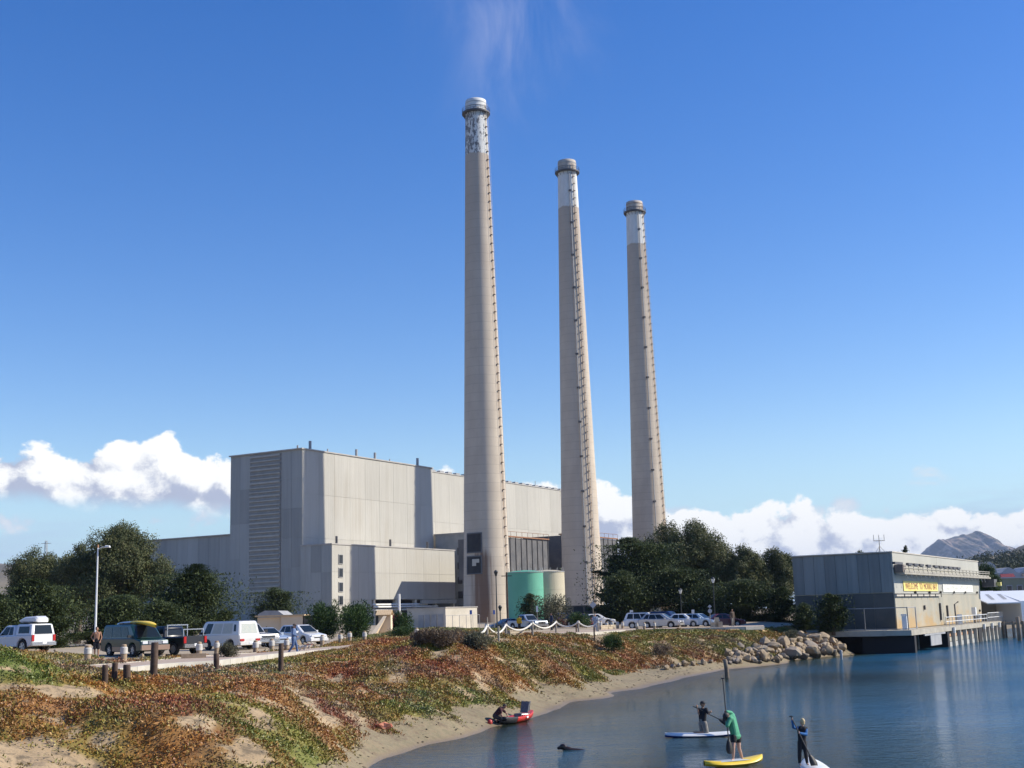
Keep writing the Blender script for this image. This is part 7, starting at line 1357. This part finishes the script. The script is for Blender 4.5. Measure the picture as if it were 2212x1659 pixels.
def figure(label, base, J, face, skin_m, wear, hair=None, k=1.0, fingers=True, grip=None, hat=None, name='person', voxel=0.016, bulk=1.0):
    """J: joint positions relative to base; face: unit direction the face looks; wear: list of (part name, material, regions)"""
    o = thing(name, label, 'person', base); J = {a: Vector(tuple(map(float, v))) for a, v in J.items()}; f = Vector(face).normalized(); B = bulk
    r = dict(thigh=(0.085 * k * B, 0.056 * k), shin=(0.054 * k, 0.036 * k), arm=(0.047 * k * B, 0.037 * k), fore=(0.037 * k, 0.025 * k))
    mb = MB(); up = (J['head'] - J['neck']).normalized(); side = up.cross(f).normalized(); ff = side.cross(up).normalized()
    M = Matrix((side, ff, up)).transposed()
    def limbs(mb, parts, g=0.0, cut=None):
        for s_ in 'LR':
            if 'thigh' in parts: capsule(mb, J['hip' + s_], r['thigh'][0] + g, J['kn' + s_] if not cut or 'thigh' not in cut else mid(J['hip' + s_], J['kn' + s_], cut['thigh']), r['thigh'][1] + g if not cut or 'thigh' not in cut else r['thigh'][0] * 0.9 + g)
            if 'shin' in parts: e = J['an' + s_] if not cut or 'shin' not in cut else mid(J['kn' + s_], J['an' + s_], cut['shin']); capsule(mb, J['kn' + s_], r['shin'][0] + g, mid(J['kn' + s_], e, 0.35), r['shin'][0] * 1.06 + g); capsule(mb, mid(J['kn' + s_], e, 0.35), r['shin'][0] * 1.06 + g, e, r['shin'][1] + g)
            if 'arm' in parts: e = J['el' + s_] if not cut or 'arm' not in cut else mid(J['sh' + s_], J['el' + s_], cut['arm']); capsule(mb, J['sh' + s_], r['arm'][0] + g, e, r['arm'][1] + g)
            if 'fore' in parts: capsule(mb, J['el' + s_], r['fore'][0] + g, J['ha' + s_], r['fore'][1] + g)
    def torso(mb, g=0.0, low=True):
        cx = J['chest']; pv = J['pelvis']; w_ = (J['shL'] - J['shR']).length / 2; hw = max((J['hipL'] - J['hipR']).length / 2, 0.07 * k)
        for s_, sh, hp in ((1, J['shL'], J['hipL']), (-1, J['shR'], J['hipR'])):
            capsule(mb, mid(cx, sh, 0.45), 0.098 * k * B + g, mid(pv, hp, 0.5), 0.092 * k * B + g); capsule(mb, mid(cx, sh, 0.4), 0.07 * k + g, sh, 0.052 * k * B + g); capsule(mb, mid(J['neck'], cx, 0.3), 0.045 * k + g, mid(cx, sh, 0.8), 0.05 * k + g)
        capsule(mb, cx, 0.105 * k * B + g, pv, 0.10 * k * B + g)
        if low: capsule(mb, mid(pv, J['hipL'], 0.6), 0.10 * k * B + g, mid(pv, J['hipR'], 0.6), 0.10 * k * B + g)
    torso(mb); limbs(mb, ('thigh', 'shin', 'arm', 'fore')); capsule(mb, mid(J['chest'], J['neck'], 0.6), 0.055 * k, mid(J['neck'], J['head'], 0.4), 0.048 * k)
    hc = J['head']; ellipsoid(mb, hc, (0.076 * k, 0.094 * k, 0.118 * k), M); ellipsoid(mb, hc + ff * 0.025 * k - up * 0.06 * k, (0.058 * k, 0.065 * k, 0.065 * k), M)
    capsule(mb, hc + ff * 0.085 * k + up * 0.012 * k, 0.012 * k, hc + ff * 0.108 * k - up * 0.022 * k, 0.017 * k)
    for s_ in (-1, 1): ellipsoid(mb, hc + side * (s_ * 0.078 * k) - up * 0.005 * k, (0.014 * k, 0.024 * k, 0.034 * k), M, 8)
    for s_, sg in (('L', 1), ('R', -1)):       # hands: palm, four unequal fingers, thumb leaving the side
        h_ = J['ha' + s_]; d = (h_ - J['el' + s_]).normalized(); ax = (grip[s_] if grip and s_ in grip else (side * sg + up * 0.2)); ax = Vector(ax).normalized(); ax = (ax - d * ax.dot(d)).normalized(); nn = d.cross(ax).normalized()
        ellipsoid(mb, h_ + d * 0.045 * k, (0.018 * k, 0.042 * k, 0.048 * k), Matrix((nn, ax, d)).transposed(), 8)
        if fingers:
            curl = 1.0 if (grip and s_ in grip) else 0.35
            for i, ln in enumerate((0.070, 0.080, 0.075, 0.058)):
                q = h_ + d * 0.082 * k + ax * ((i - 1.5) * 0.021 * k); e1 = q + (d * (1 - 0.6 * curl) + nn * 0.7 * curl).normalized() * ln * 0.5 * k; e2 = e1 + (d * (1 - 1.7 * curl) + nn * 0.8 * curl).normalized() * ln * 0.5 * k; capsule(mb, q, 0.0105 * k, e1, 0.0095 * k, 6); capsule(mb, e1, 0.0095 * k, e2, 0.008 * k, 6)
            q = h_ + d * 0.02 * k - ax * 0.032 * k; e1 = q + (d * 0.6 - ax * 0.7 + nn * 0.5 * curl).normalized() * 0.04 * k; e2 = e1 + (d * 0.6 - ax * 0.1 + nn * 0.8 * curl).normalized() * 0.032 * k; capsule(mb, q, 0.013 * k, e1, 0.0115 * k, 6); capsule(mb, e1, 0.0115 * k, e2, 0.009 * k, 6)
        a = J['an' + s_]; t_ = J['to' + s_]; capsule(mb, a - (t_ - a).normalized() * 0.03 * k - Vector((0, 0, 0.02 * k)), 0.034 * k, t_, 0.026 * k)
    fuse(mb, 'body', skin_m, o, voxel)
    for s_ in (-1, 1): e = MB(); ellipsoid(e, hc + ff * 0.086 * k + side * (s_ * 0.032 * k) + up * 0.008 * k, (0.013 * k, 0.010 * k, 0.008 * k), M, 8); e.build('eye', 'eye_dark', o, True)
    e = MB(); ellipsoid(e, hc + ff * 0.088 * k - up * 0.055 * k, (0.024 * k, 0.008 * k, 0.006 * k), M, 8); e.build('mouth', 'lip', o, True)
    if hair:
        e = MB(); ellipsoid(e, hc - ff * 0.020 * k + up * 0.022 * k, (0.086 * k, 0.096 * k, 0.108 * k), M)
        if hair[1] > 0: ellipsoid(e, hc - ff * 0.055 * k - up * hair[1] * 0.5, (0.070 * k, 0.05 * k, 0.06 * k + hair[1] * 0.5), M)
        for v in range(len(e.v)):
            q = Vector(e.v[v]) - hc; 
            if q.dot(ff) > 0.045 * k and q.dot(up) < 0.05 * k: e.v[v] = tuple(Vector(e.v[v]) - ff * 0.06 * k)
        e.build('hair', hair[0], o, True)
    if hat:
        e = MB(); ellipsoid(e, hc + up * 0.055 * k - ff * 0.005 * k, (0.092 * k, 0.104 * k, 0.082 * k), M); e.build('cap', hat, o, True); e = MB(); ellipsoid(e, hc + up * 0.055 * k + ff * 0.12 * k, (0.07 * k, 0.075 * k, 0.012 * k), M); e.build('cap_peak', hat, o, True)
    for part, m_, reg, g, cut in wear:
        e = MB()
        if 'torso' in reg: torso(e, g)
        if 'hips' in reg: capsule(e, mid(J['pelvis'], J['chest'], 0.22), 0.10 * k * B + g, J['pelvis'], 0.10 * k * B + g); capsule(e, mid(J['pelvis'], J['hipL'], 0.6), 0.10 * k * B + g, mid(J['pelvis'], J['hipR'], 0.6), 0.10 * k * B + g)
        limbs(e, reg, g, cut)
        if 'feet' in reg:
            for s_ in 'LR': a = J['an' + s_]; t_ = J['to' + s_]; capsule(e, a - (t_ - a).normalized() * 0.04 * k - Vector((0, 0, 0.025 * k)), 0.040 * k + g, t_, 0.032 * k + g)
        fuse(e, part, m_, o, voxel)
    return o
def stand(face_deg, k=1.0, arms=None, stride=0.0, lean=0.0):
    """standing pose for an adult of 1.75 m times k; face_deg: 0 looks along +X, 90 along +Y"""
    a = R(face_deg); f = Vector((math.cos(a), math.sin(a), 0)); s_ = Vector((-math.sin(a), math.cos(a), 0)); u = Vector((0, 0, 1)); J = {}
    def P(x, y, z): return (f * x + s_ * y + u * z) * k
    J.update(pelvis=P(0, 0, 0.95), chest=P(0.01 + lean * 0.3, 0, 1.30), neck=P(lean * 0.42, 0, 1.49), head=P(0.02 + lean * 0.5, 0, 1.635), shL=P(lean * 0.35, 0.19, 1.42), shR=P(lean * 0.35, -0.19, 1.42), hipL=P(0, 0.09, 0.90), hipR=P(0, -0.09, 0.90))
    J.update(knL=P(0.03 + stride * 0.5, 0.10, 0.50), anL=P(stride - 0.02, 0.10, 0.08), toL=P(stride + 0.14, 0.12, 0.03), knR=P(0.05 - stride * 0.2, -0.10, 0.50), anR=P(-stride - 0.02, -0.10, 0.08 + abs(stride) * 0.2), toR=P(-stride + 0.14, -0.12, 0.03))
    J.update(elL=P(-0.03, 0.26, 1.13), haL=P(0.06, 0.26, 0.88), elR=P(-0.03, -0.26, 1.13), haR=P(0.06, -0.26, 0.88))
    if arms:
        for q, v in arms.items(): J[q] = P(*v)
    return J, f
# --- the bare-chested man by the minivan
p = ground(208, 1419.5); J, f = stand(-80, 1.03, dict(elR=(-0.10, -0.34, 1.16), haR=(0.08, -0.20, 1.00), elL=(0.0, 0.27, 1.14), haL=(0.10, 0.22, 0.93)))
figure('bare-chested man in black shorts standing left of the green minivan', p, J, f + Vector((0.3, 0, -0.25)), 'skin_tan', [('shorts', 'cloth_black', ('hips', 'thigh'), 0.022, dict(thigh=0.95))], ('hair_dark', 0.06), 1.03)
# --- walking man with two dogs
p = ground(634, 1412.5); J, f = stand(-5, 1.0, dict(elL=(-0.10, 0.24, 1.16), haL=(0.12, 0.22, 1.02), elR=(0.02, -0.25, 1.14), haR=(0.24, -0.22, 1.05)), stride=0.24, lean=0.06)
figure('man in blue jacket, jeans and cap walking two small white dogs', p, J, f, 'skin_fair', [('jacket', 'cloth_shirtblue', ('torso', 'arm', 'fore'), 0.028, dict(fore=0.9)), ('jeans', 'cloth_denim', ('hips', 'thigh', 'shin'), 0.024, None), ('shoes', 'shoe_white', ('feet',), 0.004, None)], ('hair_grey', 0.0), 1.0, fingers=True, hat='cloth_brown')
def dog(label, px, py, yaw, sc=1.0):
    p = ground(px, py); o = thing('dog', label, 'dog', p, yaw, 'small white dogs on the walk'); o.scale = (sc,) * 3; mb = MB()
    capsule(mb, (0.16, 0, 0.27), 0.085, (-0.02, 0, 0.26), 0.082); capsule(mb, (-0.02, 0, 0.26), 0.08, (-0.20, 0, 0.285), 0.07); capsule(mb, (0.18, 0, 0.30), 0.06, (0.27, 0, 0.42), 0.045); ellipsoid(mb, (0.30, 0, 0.45), (0.065, 0.052, 0.05)); capsule(mb, (0.33, 0, 0.44), 0.032, (0.39, 0, 0.425), 0.022)
    for s_ in (-1, 1):
        capsule(mb, (0.28, 0.045 * s_, 0.49), 0.018, (0.25, 0.06 * s_, 0.44), 0.012)
        capsule(mb, (0.15, 0.05 * s_, 0.24), 0.04, (0.13 + 0.03 * s_, 0.055 * s_, 0.13), 0.024); capsule(mb, (0.13 + 0.03 * s_, 0.055 * s_, 0.13), 0.024, (0.15 + 0.04 * s_, 0.055 * s_, 0.02), 0.022)
        capsule(mb, (-0.18, 0.05 * s_, 0.26), 0.055, (-0.13 - 0.02 * s_, 0.06 * s_, 0.17), 0.036); capsule(mb, (-0.13 - 0.02 * s_, 0.06 * s_, 0.17), 0.032, (-0.21 - 0.03 * s_, 0.06 * s_, 0.10), 0.022); capsule(mb, (-0.21 - 0.03 * s_, 0.06 * s_, 0.10), 0.021, (-0.19 - 0.03 * s_, 0.06 * s_, 0.02), 0.022)
    capsule(mb, (-0.24, 0, 0.32), 0.025, (-0.33, 0, 0.42), 0.014); fuse(mb, 'body', 'fur_white', o, 0.014); MB().lathe([(0.062, -0.015), (0.066, 0), (0.062, 0.015)], (0.235, 0, 0.37), 10, False).build('collar', 'red_paint', o); e = MB(); ellipsoid(e, (0.412, 0, 0.43), (0.012, 0.012, 0.01)); e.build('nose', 'eye_dark', o)
dog('small white dog just ahead of the walking man', 655, 1408, -0.2, 1.15); dog('second small white dog, farther ahead of the walking man', 664, 1406, 0.1, 1.05)
# --- far figures
p = ground(1122, 1372); J, f = stand(70, 0.98); p = aty(1122, 1360, 150); p[2] = h1(p[0], p[1]); figure('person in bright yellow jacket between the cars behind the rope fence', p, J, f, 'skin_tan', [('jacket', 'cloth_yellow', ('torso', 'arm', 'fore'), 0.04, None), ('trousers', 'cloth_charcoal', ('hips', 'thigh', 'shin'), 0.025, None), ('shoes', 'cloth_black', ('feet',), 0.004, None)], ('hair_dark', 0.0), 0.98, False, voxel=0.022)
p = aty(1192, 1362, 140); p[2] = h1(p[0], p[1]); J, f = stand(200, 1.06); figure('person in dark jacket standing by the silver-blue pickup', p, J, f, 'skin_red', [('jacket', 'cloth_navy', ('torso', 'arm', 'fore'), 0.045, None), ('trousers', 'cloth_charcoal', ('hips', 'thigh', 'shin'), 0.025, None), ('shoes', 'cloth_black', ('feet',), 0.004, None)], ('hair_dark', 0.0), 1.06, False, voxel=0.022)
p = ground(1287, 1366); J, f = stand(-100, 1.02, dict(elL=(0.02, 0.27, 1.14), haL=(0.16, 0.22, 0.96), elR=(0.02, -0.27, 1.14), haR=(0.16, -0.22, 0.96))); figure('man in grey shirt and pale jeans at the last rope fence post', p, J, f, 'skin_fair', [('shirt', 'cloth_paleblue', ('torso', 'arm'), 0.03, None), ('jeans', 'cloth_paleblue', ('hips', 'thigh', 'shin'), 0.024, None), ('shoes', 'shoe_white', ('feet',), 0.004, None)], ('hair_grey', 0.0), 1.02, True, voxel=0.02)
p = ground(1583, 1353.5); J, f = stand(-60, 1.0); figure('person in dark clothes under the cypresses at the right end', p, J, f, 'skin_tan', [('jacket', 'cloth_brown', ('torso', 'arm', 'fore'), 0.035, None), ('trousers', 'cloth_grey', ('hips', 'thigh', 'shin'), 0.025, None), ('shoes', 'shoe_white', ('feet',), 0.004, None)], ('hair_dark', 0.0), 1.0, False, voxel=0.022)
# --- paddlers: joints read off the photograph
def Q(zx, zy, Yd, dy=0.0): a = Z1(zx, zy, 2050, 2150, 3.687); return aty(a[0], a[1], Yd + dy)
def pose(Yd, pts, base): return {k_: Q(v[0], v[1], Yd, v[2] if len(v) > 2 else 0.0) - base for k_, v in pts.items()}
def paddle(label, A, B, blade, m='plastic_black', blade_dir=(1, 0, 0)):
    A, B = Vector(A), Vector(B); o = thing('paddle', label, 'paddle', A, 0, 'paddles'); d = (B - A).normalized(); L = (B - A).length
    MB().tube([(0, 0, 0), tuple(d * (L - blade * 0.9))], 0.018, 8).build('shaft', m, o); s_ = d.cross(Vector(blade_dir)).normalized(); w_ = s_.cross(d).normalized(); hd = (d.cross(Vector((0, 0, 1))) if abs(d.z) < 0.9 else Vector((1, 0, 0))).normalized()
    MB().tube([tuple(-hd * 0.055), tuple(hd * 0.055)], 0.018, 8).build('grip', m, o)
    prof = [(0.0, 0.02), (0.15, 0.06), (0.4, 0.095), (0.7, 0.11), (0.92, 0.085), (1.0, 0.03)]; vs = []
    for t_, q in prof: c_ = d * (L - blade + blade * t_); vs += [c_ - w_ * q, c_ + s_ * 0.014, c_ + w_ * q, c_ - s_ * 0.014]
    MB().add(vs, [(4 * i + j, 4 * i + (j + 1) % 4, 4 * (i + 1) + (j + 1) % 4, 4 * (i + 1) + j) for i in range(5) for j in range(4)] + [(3, 2, 1, 0), (20, 21, 22, 23)]).build('blade', m, o, True); return o
# kneeling man
bA = atz(*Z1(640, 712, 2050, 2150, 3.687), 0.06); YA = bA[1]; xl, xr = Q(258, 700, YA)[0], Q(1110, 712, YA)[0]
board('paddleboard', 'white paddleboard with blue hull under the kneeling man', ((xl + xr) / 2, YA, 0.055), R(-2), xr - xl, 0.78, 0.15, 'board_white', 'board_blue', 'paddleboards', 0.06)
kb = np.array([Q(710, 705, YA)[0], YA, 0.14]); J = pose(YA, dict(head=(699, 362), neck=(698, 412, 0), chest=(697, 460), pelvis=(700, 575), shL=(742, 425, -0.10), shR=(660, 425, 0.12), elL=(770, 480, -0.25), haL=(785, 465, -0.30), elR=(655, 485, -0.12), haR=(637, 400, -0.10), hipL=(722, 590, -0.08), hipR=(682, 590, 0.08), knL=(745, 702, -0.10), knR=(700, 704, 0.12), anL=(640, 694, -0.08), anR=(612, 692, 0.12), toL=(606, 700, -0.08), toR=(590, 690, 0.12)), kb)
J = {a_: v_ + np.array([0, 0, 0.05]) for a_, v_ in J.items()}
figure('man in black shirt and grey shorts kneeling on the white paddleboard', kb, J, (0.75, -0.6, -0.15), 'skin_tan', [('shirt', 'cloth_black', ('torso', 'arm'), 0.024, dict(arm=0.75)), ('shorts', 'cloth_grey', ('hips', 'thigh'), 0.034, dict(thigh=0.92))], ('hair_dark', 0.0), 0.92, True, dict(L=(0.85, 0.1, -0.45), R=(0.85, 0.1, -0.45)), hat='cloth_charcoal', voxel=0.013)
paddle('black paddle held across by the kneeling man', Q(590, 374, YA, -0.05), Q(1005, 582, YA, -0.35), 0.42, blade_dir=(1, 0, 0))
# woman in green
bB = atz(*Z1(1100, 1020, 2050, 2150, 3.687), 0.10); YB = bB[1]; dl = Q(715, 1060, YB)[0], Q(1400, 985, YB)[0]; A_ = atz(*Z1(718, 1068, 2050, 2150, 3.687), 0.08); B2 = atz(*Z1(1398, 985, 2050, 2150, 3.687), 0.14); c_ = (A_ + B2) / 2; dd = B2 - A_
board('paddleboard', 'yellow paddleboard with grey deck pad under the woman in green', (c_[0], c_[1], 0.07), math.atan2(dd[1], dd[0]), np.hypot(dd[0], dd[1]), 0.80, 0.15, 'board_yellow', 'board_yellow', 'paddleboards', 0.10, pad='pad_grey')
kb = np.array([Q(1100, 1010, YB)[0], YB, 0.17]); J = pose(YB, dict(head=(978, 488, -0.12), neck=(1005, 490, -0.03), chest=(1045, 550, 0.0), pelvis=(1085, 712, 0.05), shL=(1052, 480, 0.17), shR=(1020, 520, -0.16), elL=(1030, 450, 0.10), haL=(985, 440, -0.02), elR=(990, 600, -0.25), haR=(987, 555, -0.12), hipL=(1115, 735, 0.12), hipR=(1062, 735, -0.06), knL=(1128, 870, 0.06), knR=(1060, 872, -0.16), anL=(1165, 985, 0.12), anR=(1058, 990, -0.12), toL=(1180, 1004, 0.0), toR=(1040, 1008, -0.22)), kb)
figure('woman in mint green top and black shorts standing on the yellow paddleboard', kb, J, (-0.7, -0.35, -0.6), 'skin_fair', [('top', 'cloth_mint', ('torso', 'arm', 'fore'), 0.030, dict(fore=0.8)), ('shorts', 'cloth_black', ('hips', 'thigh'), 0.026, dict(thigh=0.30))], ('hair_dark', 0.05), 1.0, True, dict(L=(0, 0, 1), R=(0, 0, 1)), hat='cloth_charcoal', voxel=0.013)
paddle('long black paddle held upright by the woman in green', Q(935, 45, YB, -0.02), Q(1020, 935, YB, -0.30), 0.46, blade_dir=(1, 0, 0))
# boy in wetsuit
bC = atz(*Z1(1885, 1062, 2050, 2150, 3.687), 0.14); YC = bC[1]; A_ = atz(*Z1(1790, 995, 2050, 2150, 3.687), 0.10); c_ = atz(*Z1(1885, 1085, 2050, 2150, 3.687), 0.08)
yw = math.atan2(A_[1] - c_[1], A_[0] - c_[0]); board('paddleboard', 'white paddleboard under the blond boy in a wetsuit', (c_[0] + 0.25, c_[1] - 0.55, 0.07), yw, 3.2, 0.82, 0.15, 'board_white', 'board_white', 'paddleboards', 0.08)
kb = np.array([bC[0], YC, 0.17]); J = pose(YC, dict(head=(1868, 555), neck=(1872, 605), chest=(1870, 650), pelvis=(1866, 775), shL=(1822, 632, 0.02), shR=(1912, 634, -0.02), elL=(1768, 620, -0.12), haL=(1752, 545, -0.18), elR=(1915, 705, -0.10), haR=(1845, 690, -0.24), hipL=(1846, 795, 0.02), hipR=(1890, 795, -0.02), knL=(1838, 920, -0.02), knR=(1910, 920, -0.04), anL=(1838, 1040, 0.02), anR=(1928, 1040, -0.02), toL=(1852, 1064, -0.16), toR=(1944, 1060, -0.18)), kb)
figure('blond boy in black and blue wetsuit standing on the white board', kb, J, (-0.55, 0.8, -0.1), 'skin_fair', [('wetsuit', 'cloth_black', ('torso', 'hips', 'thigh', 'shin'), 0.014, dict(shin=0.96)), ('sleeves', 'cloth_blue', ('arm', 'fore'), 0.016, dict(fore=0.85))], ('hair_blond', 0.05), 0.86, True, dict(L=(0.4, 0, -0.9), R=(0.4, 0, -0.9)), voxel=0.012)
paddle('black paddle slanting across the boy in the wetsuit', Q(1737, 492, YC, -0.18), Q(2032, 1100, YC, -0.42), 0.44, blade_dir=(1, 0, 0))
# --- kayak and the crouching man
def K6(zx, zy): return Z1(zx, zy, 1500, 2200, 6.69)
A_ = atz(*K6(640, 715), 0.08); B2 = atz(*K6(1315, 560), 0.08); d = B2 - A_; Lk = np.hypot(*d[:2]); c_ = (A_ + B2) / 2; yw = math.atan2(d[1], d[0])
mat('kayak_red', (0.52, 0.03, 0.02), 0.35, (0.60, 0.05, 0.03), 2.0); mat('seat_mesh', (0.12, 0.13, 0.15), 0.8, (0.17, 0.18, 0.20), 10.0)
o = thing('kayak', 'red sit-on-top kayak with black bow beached at the waterline', 'kayak', (c_[0], c_[1], 0.03), yw); n = 26; rows = []
for x in np.linspace(-Lk / 2, Lk / 2, n):
    f_ = x / (Lk / 2); w_ = 0.38 * max(0.03, 1 - abs(f_) ** 2.8) ** 0.7; z0 = -0.06 + 0.16 * abs(f_) ** 3; z1_ = 0.24 + 0.12 * abs(f_) ** 2; rows.append([(x, 0, z0), (x, -w_ * 0.7, z0 + 0.05), (x, -w_, z1_ - 0.05), (x, -w_ * 0.92, z1_), (x, -w_ * 0.6, z1_ - 0.10 * (1 - abs(f_))), (x, 0, z1_ - 0.14 * (1 - abs(f_))), (x, w_ * 0.6, z1_ - 0.10 * (1 - abs(f_))), (x, w_ * 0.92, z1_), (x, w_, z1_ - 0.05), (x, w_ * 0.7, z0 + 0.05)])
k = 10
for part, a0, a1, m_ in (('bow', 0, 8, 'plastic_black'), ('hull', 8, n - 1, 'kayak_red')):
    vs = [v for r_ in rows[a0:a1 + 1] for v in r_]; MB().add(vs, [(a * k + i, a * k + (i + 1) % k, (a + 1) * k + (i + 1) % k, (a + 1) * k + i) for a in range(a1 - a0) for i in range(k)] + [tuple(range(k - 1, -1, -1)), tuple(range((a1 - a0) * k, (a1 - a0 + 1) * k))]).build(part, m_, o, True)
MB().box((-0.05, 0, 0.16), (Lk * 0.5, 0.42, 0.05)).build('cockpit_mat', 'plastic_black', o)
st_ = bpy.data.objects.new('seat', None); col.objects.link(st_); st_.parent = o; st_.location = (Lk * 0.16, 0, 0.22); st_.rotation_euler = (0, 0, R(-25))
MB().box((0, 0, 0.06), (0.5, 0.5, 0.05)).build('seat_pan', 'seat_mesh', st_); q = MB().box((0, 0, 0), (0.05, 0.52, 0.52)).build('seat_back', 'seat_mesh', st_); q.matrix_local = Matrix.Translation((0.22, 0, 0.36)) @ Matrix.Rotation(R(14), 4, 'Y')
for s_ in (-1, 1): MB().tube([(-0.25, 0.27 * s_, 0.05), (0.22, 0.27 * s_, 0.05), (0.32, 0.27 * s_, 0.64)], 0.018, 6).build('seat_frame', 'alloy', st_)
MB().tube([(Lk * 0.45, 0.1, 0.3), (Lk * 0.47, 0.1, 0.55)], 0.03, 6).build('rudder', 'plastic_black', o); MB().box((Lk * 0.10, -0.385, 0.16), (0.22, 0.02, 0.08)).build('maker_patch', 'plate', o)
p = ground(*K6(545, 680)); YK = p[1]
def QK(zx, zy, dy=0.0): return aty(*K6(zx, zy), YK + dy) - p
J = dict(head=QK(722, 345), neck=QK(680, 372), chest=QK(630, 410), pelvis=QK(520, 545), shL=QK(668, 400, 0.16), shR=QK(640, 425, -0.16), elL=QK(770, 500, 0.12), haL=QK(800, 585, 0.05), elR=QK(655, 520, -0.22), haR=QK(705, 595, -0.25), hipL=QK(535, 565, 0.10), hipR=QK(530, 570, -0.10), knL=QK(640, 560, 0.14), knR=QK(630, 590, -0.14), anL=QK(560, 660, 0.12), anR=QK(545, 668, -0.10), toL=QK(610, 678, 0.12), toR=QK(600, 690, -0.10))
figure('man in dark shirt crouching over the kayak bow on the beach', p, J, (0.8, -0.25, -0.55), 'skin_red', [('shirt', 'cloth_maroon', ('torso', 'arm'), 0.026, dict(arm=0.6)), ('shorts', 'cloth_brown', ('hips', 'thigh'), 0.028, dict(thigh=0.85)), ('shoes', 'cloth_black', ('feet',), 0.004, None)], ('hair_dark', 0.0), 0.93, True, dict(L=(0.5, -0.8, 0), R=(0.5, -0.8, 0)), voxel=0.013)
a = ground(*K6(360, 640)); paddle('dark paddle lying on the sand behind the crouching man', a + np.array([-0.9, 0.15, 0.05]), a + np.array([0.9, -0.25, 0.05]), 0.42, blade_dir=(0, 0, 1))
tag(MB().lathe([(0.10, 0), (0.12, 0.03), (0.10, 0.16), (0.03, 0.2)], n=10).build('red_pot', 'red_paint', None, True, ground(*K6(412, 720))), 'small red container on the wet sand by the kayak', 'container')
# --- swimming animal
a = atz(*Z1(505, 1330, 1632, 1900, 2.711), 0.0); o = thing('swimming_animal', 'dark brown animal swimming with its head and back above the water', 'animal', a, R(174)); mb = MB()
capsule(mb, (0.02, 0, -0.01), 0.12, (0.22, 0, 0.08), 0.10); ellipsoid(mb, (0.27, 0, 0.12), (0.14, 0.11, 0.11)); capsule(mb, (0.33, 0, 0.10), 0.075, (0.43, 0, 0.075), 0.058); capsule(mb, (0.02, 0, -0.04), 0.13, (-0.35, 0, -0.08), 0.13); capsule(mb, (-0.35, 0, -0.08), 0.13, (-0.9, 0, -0.16), 0.09)
for s_ in (-1, 1): capsule(mb, (0.22, 0.07 * s_, 0.19), 0.016, (0.17, 0.085 * s_, 0.15), 0.012); capsule(mb, (0.0, 0.1 * s_, -0.05), 0.04, (0.12, 0.28 * s_, -0.18), 0.02)
fuse(mb, 'body', 'fur_dark', o, 0.014); e = MB()
for s_ in (-1, 1): e = MB(); ellipsoid(e, (0.36, 0.05 * s_, 0.16), (0.012, 0.012, 0.012)); e.build('eye', 'eye_dark', o)
# --- air: thin haze over the whole scene
m = bpy.data.materials.new('haze'); m.use_nodes = True; S.nt = m.node_tree; S.nt.nodes.clear(); pv = S.nt.nodes.new('ShaderNodeVolumePrincipled'); pv.inputs['Color'].default_value = (0.62, 0.76, 1.0, 1); pv.inputs['Density'].default_value = 0.00005; pv.inputs['Anisotropy'].default_value = 0.0
oo = S.nt.nodes.new('ShaderNodeOutputMaterial'); S.nt.links.new(pv.outputs[0], oo.inputs['Volume']); MATS['haze'] = m
tag(MB().box((0, 3000, 270), (26000, 22000, 560)).build('haze', 'haze'), 'thin blue sea haze filling the air', 'haze', kind='stuff')
